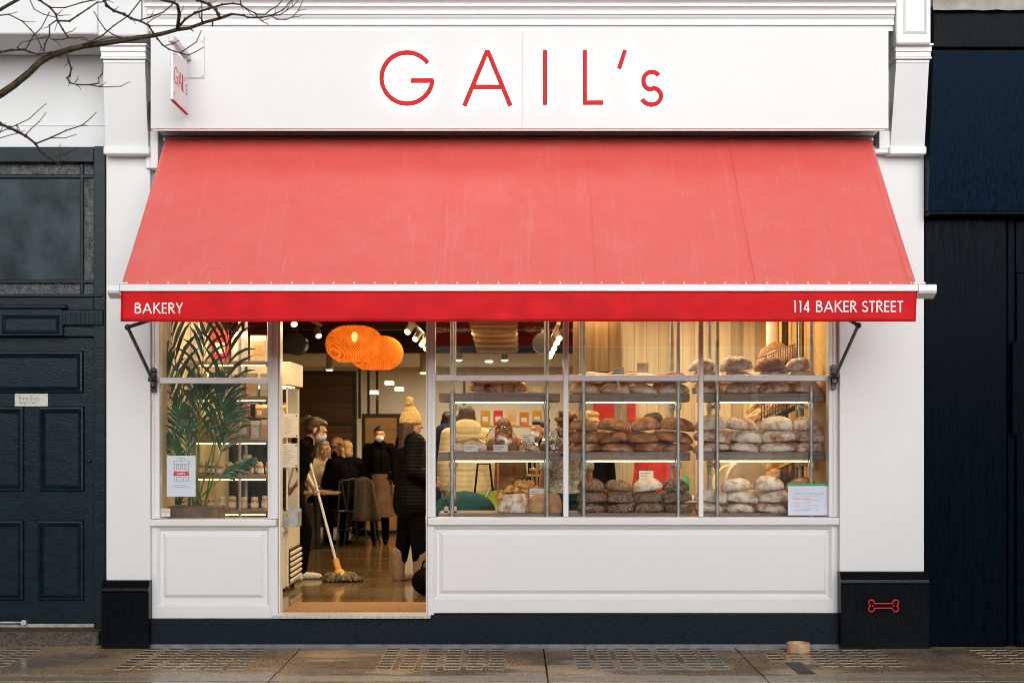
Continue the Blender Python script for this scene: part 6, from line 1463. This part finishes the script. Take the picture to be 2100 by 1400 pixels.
# right rack, middle shelf
row('right', 'middle', 'bottom', 'plain', F2, 'floury oval', [(1422, 1497), (1497, 1556), (1558, 1630), (1632, 1699)], ZM, .092, group='loaves on the racks')
row('right', 'middle', 'middle', 'plain', F2[::-1], 'pale floured oval', [(1422, 1498), (1498, 1561), (1563, 1631), (1633, 1701)], ZM+.080, .114, .005, 'loaves on the racks')
row('right', 'middle', 'top', ['plain', 'single'], ['loaf_plain', 'loaf_flour'], 'golden floured oval', [(1424, 1490), (1487, 1554), (1558, 1625), (1626, 1682)], ZM+.180, .128, .0, 'loaves on the racks')
# right rack, lower shelf
row('right', 'lower', 'bottom', 'plain', 'loaf_flour', 'dark floured oval', [(1424, 1482), (1490, 1546), (1550, 1617), (1622, 1688)], ZL, .094, group='loaves on the racks')
row('right', 'lower', 'middle', 'single', ['loaf_flour', 'loaf_plain'], 'floury pointed', [(1423, 1491), (1487, 1557), (1557, 1622), (1624, 1690)], ZL+.082, .118, .005, 'loaves on the racks')
row('right', 'lower', 'top', 'single', ['loaf_plain', 'loaf_flour', 'loaf_rye'], 'split crusty', [(1478, 1540), (1543, 1610), (1612, 1672)], ZL+.185, .122, .0, 'loaves on the racks')
# middle rack
row('middle', 'upper', 'bottom', 'plain', 'loaf_plain', 'pale oval', [(1168, 1229), (1232, 1290), (1287, 1347), (1352, 1414)], ZU, .095, group='loaves on the racks')
row('middle', 'upper', 'top', 'plain', ['loaf_flour', 'loaf_rye'], 'brown oval', [(1176, 1234), (1236, 1293), (1297, 1352), (1354, 1410)], ZU+.083, .105, .01, 'loaves on the racks')
row('middle', 'middle', 'bottom', 'plain', 'loaf_rye', 'brown rye', [(1168, 1231), (1232, 1299), (1300, 1359), (1361, 1421)], ZM, .086, group='loaves on the racks')
row('middle', 'middle', 'middle', 'plain', 'loaf_rye', 'smooth brown', [(1166, 1227), (1230, 1290), (1288, 1351), (1353, 1421)], ZM+.076, .112, .005, 'loaves on the racks')
row('middle', 'middle', 'top', 'plain', 'loaf_rye', 'plump brown', [(1164, 1224), (1222, 1292), (1293, 1353), (1353, 1424)], ZM+.176, .115, .0, 'loaves on the racks')
row('middle', 'lower', 'bottom', 'plain', 'loaf_seed', 'seeded round', [(1183, 1240), (1245, 1298), (1303, 1360), (1366, 1420)], ZL, .092, group='loaves on the racks')
row('middle', 'lower', 'middle', 'plain', 'loaf_seed', 'seeded oval', [(1184, 1243), (1245, 1297), (1300, 1358), (1360, 1418)], ZL+.082, .108, .005, 'loaves on the racks')
row('middle', 'lower', 'top', 'plain', ['loaf_seed', 'loaf_seed', 'loaf_plain', 'loaf_seed'], 'seed topped', [(1184, 1241), (1241, 1297), (1299, 1361), (1359, 1413)], ZL+.178, .112, .0, 'loaves on the racks')
# a second layer behind, seen through the gaps
for nm, sh, z, mt, a in (('right', 'upper', ZU, 'loaf_flour', 1452), ('right', 'middle', ZM, 'loaf_flour', 1460), ('right', 'lower', ZL, 'loaf_plain', 1456), ('middle', 'upper', ZU, 'loaf_rye', 1200), ('middle', 'middle', ZM, 'loaf_rye', 1196), ('middle', 'lower', ZL, 'loaf_seed', 1212)):
    for j in range(2):
        for k in range(3): loaf('plain', mt, a+k*66, a+62+k*66, z+.085*j, YL+.19, .11, f'loaf behind the front row, {nm} rack, {sh} shelf, {ORDN[k]} from left, {"upper" if j else "lower"} tier', 'loaves on the racks', 0, rnd.uniform(-12, 12))
# buns on the left rack
def bun(px, w_, z, y, h, label):
    o = bpy.data.objects.new('bun', lm('tin', 'bun', 0)); COL.objects.link(o); wd = w_/S*(D+y)/D
    o.location = (PX(px, y), y, z); o.scale = (wd/.25, .55, h/.11); o.rotation_euler = (0, R(rnd.uniform(-5, 5)), R(rnd.uniform(-12, 12))); tag(o, label, 'bun', 'glazed buns')
m = MB(); m.box(PX(958, YL), PX(1115, YL), YL-.1, YL+.14, ZU+.001, ZU+.010, .003); tag(m.build('bun_tray', K['steel']), 'flat metal tray under the buns on the left rack', 'tray')
for k, px in enumerate((980, 1002, 1018, 1044, 1066)): bun(px, 27, ZU+.011, YL-.01+(.07 if k == 1 else 0), .066, f'glazed brown bun, {ORDN[k]} from left in the bottom row on the left rack')
for k, px in enumerate((982, 998, 1024, 1056)): bun(px, 30, ZU+.072, YL+.01, .066, f'glazed brown bun, {ORDN[k]} from left in the top row on the left rack')
# bagged bakes on the left rack, middle shelf
m_bag = m_glass("clear_bag_film", (.95, .92, .90), 2.2, .12)
for k, (a, b, hh, kd, mt, lab) in enumerate(((930, 1002, .09, 'plain', 'loaf_plain', 'flat bag of pale flatbread at the left of the left rack'), (998, 1062, .17, 'plain', 'loaf_rye', 'knotted clear bag of dark buns on the left rack'), (1064, 1106, .075, 'slash', 'loaf_flour', 'bag of nut biscuits under a price card on the left rack'), (1108, 1158, .10, 'plain', 'loaf_seed', 'bagged seeded bread at the right end of the left rack'))):
    y = YL; c = V((PX(a, y)+PX(b, y))/2, y, ZM+.002); wd = PX(b, y)-PX(a, y); t = thing('bagged_bread', lab, 'bagged bread', c, 'bagged bakes')
    for j in range(3):
        o = bpy.data.objects.new('bread', lm(kd, mt, j)); COL.objects.link(o); o.parent = t; o.location = ((j-1)*wd*.26, rnd.uniform(-.02, .02), .004+(hh*.3 if j == 1 else 0)); o.scale = (wd*.48/.262, .6, hh*.6/.118); o.rotation_euler = (0, 0, R(rnd.uniform(-40, 40)))
    me = lm('plain', 'loaf_rye', 0).copy(); me.materials.clear(); me.materials.append(m_bag); o = bpy.data.objects.new('bag_film', me); COL.objects.link(o); o.parent = t; o.scale = (wd/.258, .95, hh*1.15/.118)
    rr = random.Random(k)
    for v in me.vertices: v.co *= 1+.10*noise.noise(v.co*38+V(k*5, 0, 0))
# price cards
def card(px0, px1, py0, py1, y, label, tilt=0):
    t = thing('price_card', label, 'price card', P((px0+px1)/2, py1, y), 'price cards'); m = MB(); fb(m, px0, px1, py0, py1, y, y+.002, 0); m.build('sheet', K['card'], t)
    m = MB()
    for k, wd in enumerate((.8, .55, .7)[:2 if py1-py0 < 18 else 3]): fb(m, px0+2.5, px0+2.5+(px1-px0-5)*wd, py0+4+k*3.4, py0+5.2+k*3.4, y-.0012, y-.0003, 0)
    m.build('print', K['ink'], t)
    m = MB(); c = P((px0+px1)/2, py1, y+.004); zb_ = max(z for z in (ZU, ZM, ZL) if z < c.z+.02); m.box(c.x-.012, c.x+.012, y+.003, y+.006, zb_, c.z+.02); m.build('holder', K['steel'], t)
yc = YR+.005
card(951, 980, 912, 926, yc, 'white price card before the flat bag on the left rack'); card(1012, 1041, 912, 926, yc, 'white price card before the knotted bag of dark buns'); card(1070, 1096, 888, 909, YL+.06, 'white price card above the nut biscuits on the left rack'); card(1127, 1143, 882, 902, YL+.06, 'white price card above the bagged seeded bread')
card(1086, 1115, 1001, 1023, YL+.10, 'white price card above the tin loaves on the left rack'); card(1256, 1280, 753, 772, YL-.085, 'lower left price card in front of the middle rack top row'); card(1306, 1330, 744, 764, YL+.10, 'higher price card above the middle rack top row'); card(1311, 1340, 965, 986, YL+.08, 'cream price card above the seeded loaves'); card(1563, 1578, 857, 866, YL+.1, 'small price card behind the golden loaves on the right rack')
# tin loaves, croissants, bottles on the left rack lower shelf
for k, (a, b, lab) in enumerate(((1021, 1083, 'floured square tin loaf, left of the pair'), (1085, 1151, 'plain square tin loaf, right of the pair'))):
    o = loaf('tin', 'loaf_tin' if k else 'loaf_flour', a, b, ZL, YL-.02, .165, lab+' on the left rack lower shelf', 'tin loaves')
cm = loaf_mesh('slash', 77, .15, .07, .06); cm.materials.append(K['croissant'])
for v in cm.vertices: v.co.y += (v.co.x/.075)**2*.03; s_ = 1+.10*math.cos(v.co.x/.15*22); v.co.z *= s_; v.co.y = v.co.y*1.0
cro = []
for j in range(3):
    for k in range(7-j*2):
        o = bpy.data.objects.new('croissant', cm); COL.objects.link(o); o.location = (PX(1035+k*13+j*13, YL+.22), YL+.20+rnd.uniform(-.02, .03), ZL+.105+j*.045); o.scale = (.95, 1, 1); o.rotation_euler = (R(rnd.uniform(-15, 15)), R(rnd.uniform(-15, 15)), R(rnd.uniform(-70, 70)))
        tag(o, f'golden croissant, {ORDN[k]} from left in the {["bottom", "middle", "top"][j]} layer behind the tin loaves', 'croissant', 'croissants in the pile')
m = MB(); m.box(PX(1022, YL+.2), PX(1128, YL+.2), YL+.10, YL+.30, ZL+.001, ZL+.10, .01); tag(m.build('crate', K['oak']), 'low wooden crate holding croissants behind the tin loaves', 'crate')
for k, px in enumerate((915, 932)):
    c = V(PX(px, YL), YL, ZL+.001); t = thing('small_bottle', ['tiny dark bottle at the far left of the left rack', 'tiny dark bottle beside the left pole of the left rack'][k], 'bottle', c)
    m = MB(); m.lathe([(.018, 0), (.019, .06), (.008, .085), (.008, .11)], c, 12); m.build('glass', K['black_metal'], t, True); m = MB(); m.lathe([(.0195, .012), (.0195, .05)], c, 12, caps=False); m.build('paper_label', K['paper'], t, True)

# ================================================================ counter and what stands on it
m = MB(); m.box(.55, 2.50, 1.85, 2.45, FL, 1.06, .006); ct = thing('counter', 'oak service counter behind the bread racks', 'counter', (1.5, 2.1, FL)); m.build('cabinet', K['oak'], ct)
m = MB(); m.box(.52, 2.53, 1.82, 2.48, 1.061, 1.10, .006); m.build('worktop', K['white_wall'], ct)
t = thing('pastry_case', 'small glass case with a tray of pastries behind the left rack', 'display case', (PX(1060, 1.9), 2.1, 1.10)); x0, x1 = PX(1022, 1.9), PX(1100, 1.9)
m = MB(); m.box(x0, x1, 1.70, 1.706, 1.0, 1.46); m.box(x0, x0+.006, 1.71, 2.1, 1.0, 1.46); m.box(x0, x1, 1.70, 2.1, 1.462, 1.468); m.build('glass_panel', K['glass_case'], t)
m = MB(); m.tube([(x1, 1.70, 1.0), (x1, 1.70, 1.47)], .01, 8); m.tube([(x0, 1.70, 1.0), (x0, 1.70, 1.47)], .008, 8); m.box(x0-.02, x1+.02, 1.69, 2.12, .96, 1.0); m.box(x0, x1, 1.72, 1.80, FL, .96); m.build('frame', K['oak'], t)
t = thing('cake_stand', 'two tier wooden stand with muffins behind the left rack', 'stand', (PX(1118, 2.0), 2.0, 1.10)); xx = PX(1118, 2.0)
for z in (1.14, 1.30): m = MB(); m.box(xx-.17, xx+.17, 1.9, 2.1, z, z+.018, .004); m.build('tier', K['oak'], t)
m = MB(); m.tube([(xx-.12, 2.0, 1.10), (xx-.12, 2.0, 1.5)], .012, 8); m.tube([(xx+.12, 2.0, 1.10), (xx+.12, 2.0, 1.5)], .012, 8); m.build('upright', K['steel'], t, True)
for k in range(4):
    c = V(xx-.12+k*.08, 1.94, 1.319); m = MB(); m.lathe([(.022, 0), (.030, .03), (.036, .04), (.030, .058), (.01, .066)], c, 12); tag(m.build('muffin', K['bun'], smooth=True), f'small muffin, {ORDN[k]} from left on the wooden stand', 'muffin', 'muffins on the stand')
# bread slicer
ysl = 1.95; t = thing('bread_slicer', 'round cream bread slicing machine behind the right rack', 'bread slicer', P(1530, 1020, ysl))
m = MB(); c = P(1532, 986, ysl); m.tube([c+V(0, -.12, 0), c+V(0, -.105, 0), c+V(0, .1, 0)], [.205, .22, .22], 40); m.build('drum', K['cream_metal'], t, True)
m = MB(); c2 = P(1502, 990, ysl); m.tube([c2+V(0, -.075, 0), c2+V(0, .1, 0)], .175, 36); m.build('guard', K['cream_metal'], t, True)
m = MB(); c3 = P(1509, 971, ysl); m.tube([c3+V(0, -.135, 0), c3+V(0, -.121, 0)], .035, 20); k_ = m.build('dial', K['cream_metal'], t, True)
m = MB(); m.tube([P(1499, 959, ysl-.10), P(1505, 953, ysl-.10)], .008, 6); m.build('switch', K['red'], t)
m = MB(); A_, B_ = P(1556, 968, ysl-.08), P(1597, 946, ysl-.08); m.tube([A_, B_], .012, 8); m.tube([A_+V(.02, 0, -.03), B_+V(.02, 0, -.03)], .012, 8); m.build('lever', K['cream_metal'], t, True)
m = MB(); m.prism([P(1558, 975, ysl), P(1600, 953, ysl), P(1600, 1000, ysl), P(1560, 1005, ysl)], (0, .2, 0)); m.build('chute', K['camel'], t)
m = MB(); m.box(PX(1490, ysl), PX(1590, ysl), ysl-.13, ysl+.13, 1.10, 1.24, .02); m.build('foot', K['cream_metal'], t)
# green canister and paper roll by the planks
c = V(PX(1407, 2.2), 2.2, 1.10); m = MB(); m.lathe([(.035, 0), (.035, .16), (.02, .18), (.02, .2)], c, 16); tag(m.build('green_canister', K['ink_green'], smooth=True), 'upright green canister on the counter beside a steel pole', 'canister')
# red carrier bags hung on the back wall behind the middle rack
for k, (px, w_) in enumerate(((1238, 44), (1295, 16))):
    c = P(px, 862, 3.25); t = thing('carrier_bag', ['wide red carrier bag behind the middle rack', 'narrow bright red bag beside the assistant in red'][k], 'bag', c); hw = w_/S*(D+3.25)/D/2
    m = MB(); m.prism([(c.x-hw, 3.2, c.z), (c.x+hw, 3.2, c.z), (c.x+hw*.94, 3.2, c.z+.33), (c.x-hw*.94, 3.2, c.z+.33)], (0, .08, 0)); b_ = m.build('bag_body', K['red_cloth'], t)
    m = MB(); m.tube([(c.x-hw*.5, 3.19, c.z+.32), (c.x-hw*.4, 3.19, c.z+.5), (c.x+hw*.4, 3.19, c.z+.5), (c.x+hw*.5, 3.19, c.z+.32)], .008, 6); m.build('handle', K['cloth_black'], t)
    m = MB(); m.box(c.x-hw-.02, c.x+hw+.02, 3.285, 3.298, c.z+.48, c.z+.50); m.build('hook_rail', K['black_metal'], t)
# tall cream paper sacks on the right wall
for k, px in enumerate((1588, 1620)):
    c = P(px, 732, 2.2); m = MB(); hw = .075; hw = 12.5/S*(D+2.2)/D
    m.lathe([(hw*.95, 0), (hw, .05), (hw*1.02, .5), (hw, 3.34-c.z-.02)], (c.x, 2.3, c.z), 20, sy=.5); tag(m.build('hanging_roll', K['white_wall'], smooth=True), ['cream paper roll hanging above the right rack, left of two', 'cream paper roll hanging above the right rack, right of two'][k], 'paper roll', 'paper rolls')
# wire basket stand with baguettes along the right wall
ws = thing('basket_stand', 'black wire stand with tilted baskets at the right end of the window', 'stand', (PX(1640, 1.3), 1.3, FL))
sx0, sx1 = PX(1560, 1.2), 2.50
for x in (PX(1645, 1.0), 2.49):
    for y in (1.0, 1.7): m = MB(); m.tube([(x, y, FL), (x, y, 3.0)], .016, 8); m.build('post', K['black_metal'], ws, True)
def basket(px0, px1, py, tilt, label, fill, n):
    y = 1.1; A_ = P(px0, py, y); B_ = V(2.48, y, PZ(py, y)+tilt); t = thing('wire_basket', label, 'basket', A_, 'wire baskets'); dp = .5; hh = .17
    m = MB()
    for q in (0, hh*.5, hh):
        loop = [A_+V(0, 0, q), B_+V(0, 0, q), B_+V(0, dp, q), A_+V(0, dp, q)]
        for i in range(4): m.tube([loop[i], loop[(i+1) % 4]], .006 if q == hh else .004, 5)
    for i in range(13): u = A_.lerp(B_, i/12); m.tube([u, u+V(0, 0, hh)], .003, 4); m.tube([u, u+V(0, dp, 0)], .003, 4)
    m.build('wire_frame', K['black_metal'], t)
    m = MB(); m.prism([A_-V(0, .012, .025), B_-V(0, .012, .025), B_-V(0, .012, -.02), A_-V(0, .012, -.02)], (0, .006, 0)); m.build('ticket_rail', K['black_metal'], t)
    for i in range(n):
        u = A_.lerp(B_, (i+.5)/n)+V(rnd.uniform(-.02, .02), .16+.18*(i % 2), .03+.075*(i % 2))
        if fill == 'baguette':
            o = bpy.data.objects.new('baguette', lm('slash', 'baguette', i % 2)); o.scale = (1.5, .55, .75); o.rotation_euler = (0, R(-25), R(rnd.uniform(20, 50))); lab = f'golden baguette, {ORDN[i]} from left in the {label.split(" wire")[0]} basket'
        else:
            o = bpy.data.objects.new('loaf', lm('slash', 'loaf_tin', i % 2)); o.scale = (.9, .9, 1.1); o.rotation_euler = (0, R(rnd.uniform(-25, 5)), R(rnd.uniform(-40, 40))); lab = f'orange crusted loaf, {ORDN[i]} from left in the {label.split(" wire")[0]} basket'
        COL.objects.link(o); o.location = u; tag(o, lab, 'bread', 'bread in wire baskets')
basket(1572, 1690, 768, .10, 'upper wire basket of crusty loaves by the right wall', 'loaf', 5)
basket(1562, 1690, 868, .14, 'middle wire basket of baguettes by the right wall', 'baguette', 6)
basket(1600, 1690, 1000, .06, 'lowest wire basket of orange pastries by the right wall', 'loaf', 5)
c = P(1668, 742, 1.3); m = MB(); m.ell(c+V(0, 0, .09), (.12, .10, .16)); tag(m.build('dark_sack', K['cloth_black'], smooth=True), 'black sack in the top basket at the far right', 'sack')

# bags carried by the customers behind the left rack
t = thing('tote_bag', 'lime green tote bag beside the cream quilted jacket', 'bag', (PX(992, 2.75), 2.75, .95)); c = V(PX(992, 2.75), 2.75, .80)
m = MB(); m.prism([c+V(-.17, -.05, 0), c+V(.15, -.05, .02), c+V(.19, -.05, .34), c+V(-.20, -.05, .30)], (0, .10, 0)); m.build('bag_body', mat("lime_cloth", (.30, .42, .02), .8, var=.15, sc=10), t)
m = MB(); m.tube([c+V(-.09, 0, .31), c+V(-.06, .02, .60), c+V(.06, .02, .60), c+V(.09, 0, .33)], .012, 6); m.build('handle', K['cloth_black'], t)
t = thing('pushchair', 'dark teal pushchair hood low behind the left rack', 'pushchair', (PX(955, 2.0), 2.0, FL)); c = V(PX(952, 2.0), 2.0, FL)
m = MB(); m.ell(c+V(0, 0, .72), (.30, .24, .20)); m.build('hood', K['teal_cloth'], t, True)
m = MB(); m.ell(c+V(.02, 0, .48), (.26, .2, .18)); m.build('seat', K['cloth_black'], t, True)
for sx in (-.22, .22): m = MB(); m.tube([c+V(sx, -.05, .14), c+V(sx, .05, .14)], .14, 18); m.build('wheel', K['black_metal'], t, True)
m = MB(); m.tube([c+V(-.22, 0, .14), c+V(.05, 0, .5), c+V(.25, .1, .95)], .014, 8); m.tube([c+V(.22, 0, .14), c+V(-.05, 0, .5)], .014, 8); m.build('frame', K['steel'], t, True)
# stocked shelves on the rear wall
t = thing('wall_shelf', 'rear wall shelf with yellow packets seen between customers', 'wall shelf', (PX(1035, 8.4), 8.4, 1.4)); xx = PX(1035, 8.4)
for z in (1.45, 1.80, 2.15): m = MB(); m.box(xx-.55, xx+.55, 8.25, 8.55, z-.03, z); m.build('board', K['oak'], t)
for sx in (-.56, .56): m = MB(); m.box(xx+sx-.015, xx+sx+.015, 8.25, 8.55, FL, 2.5); m.build('upright', K['black_metal'], t)
for j, z in enumerate((1.45, 1.80, 2.15)):
    for k in range(6): packet(xx-.45+k*.18, 8.38, z+.001, .13, .08, rnd.uniform(.17, .24), [1, 3, 1, 5, 3, 0][(k+j) % 6], f'{jn[[1, 3, 1, 5, 3, 0][(k+j) % 6]]} packet, {ORDN[k]} from left on the {["lowest", "middle", "highest"][j]} rear wall shelf')
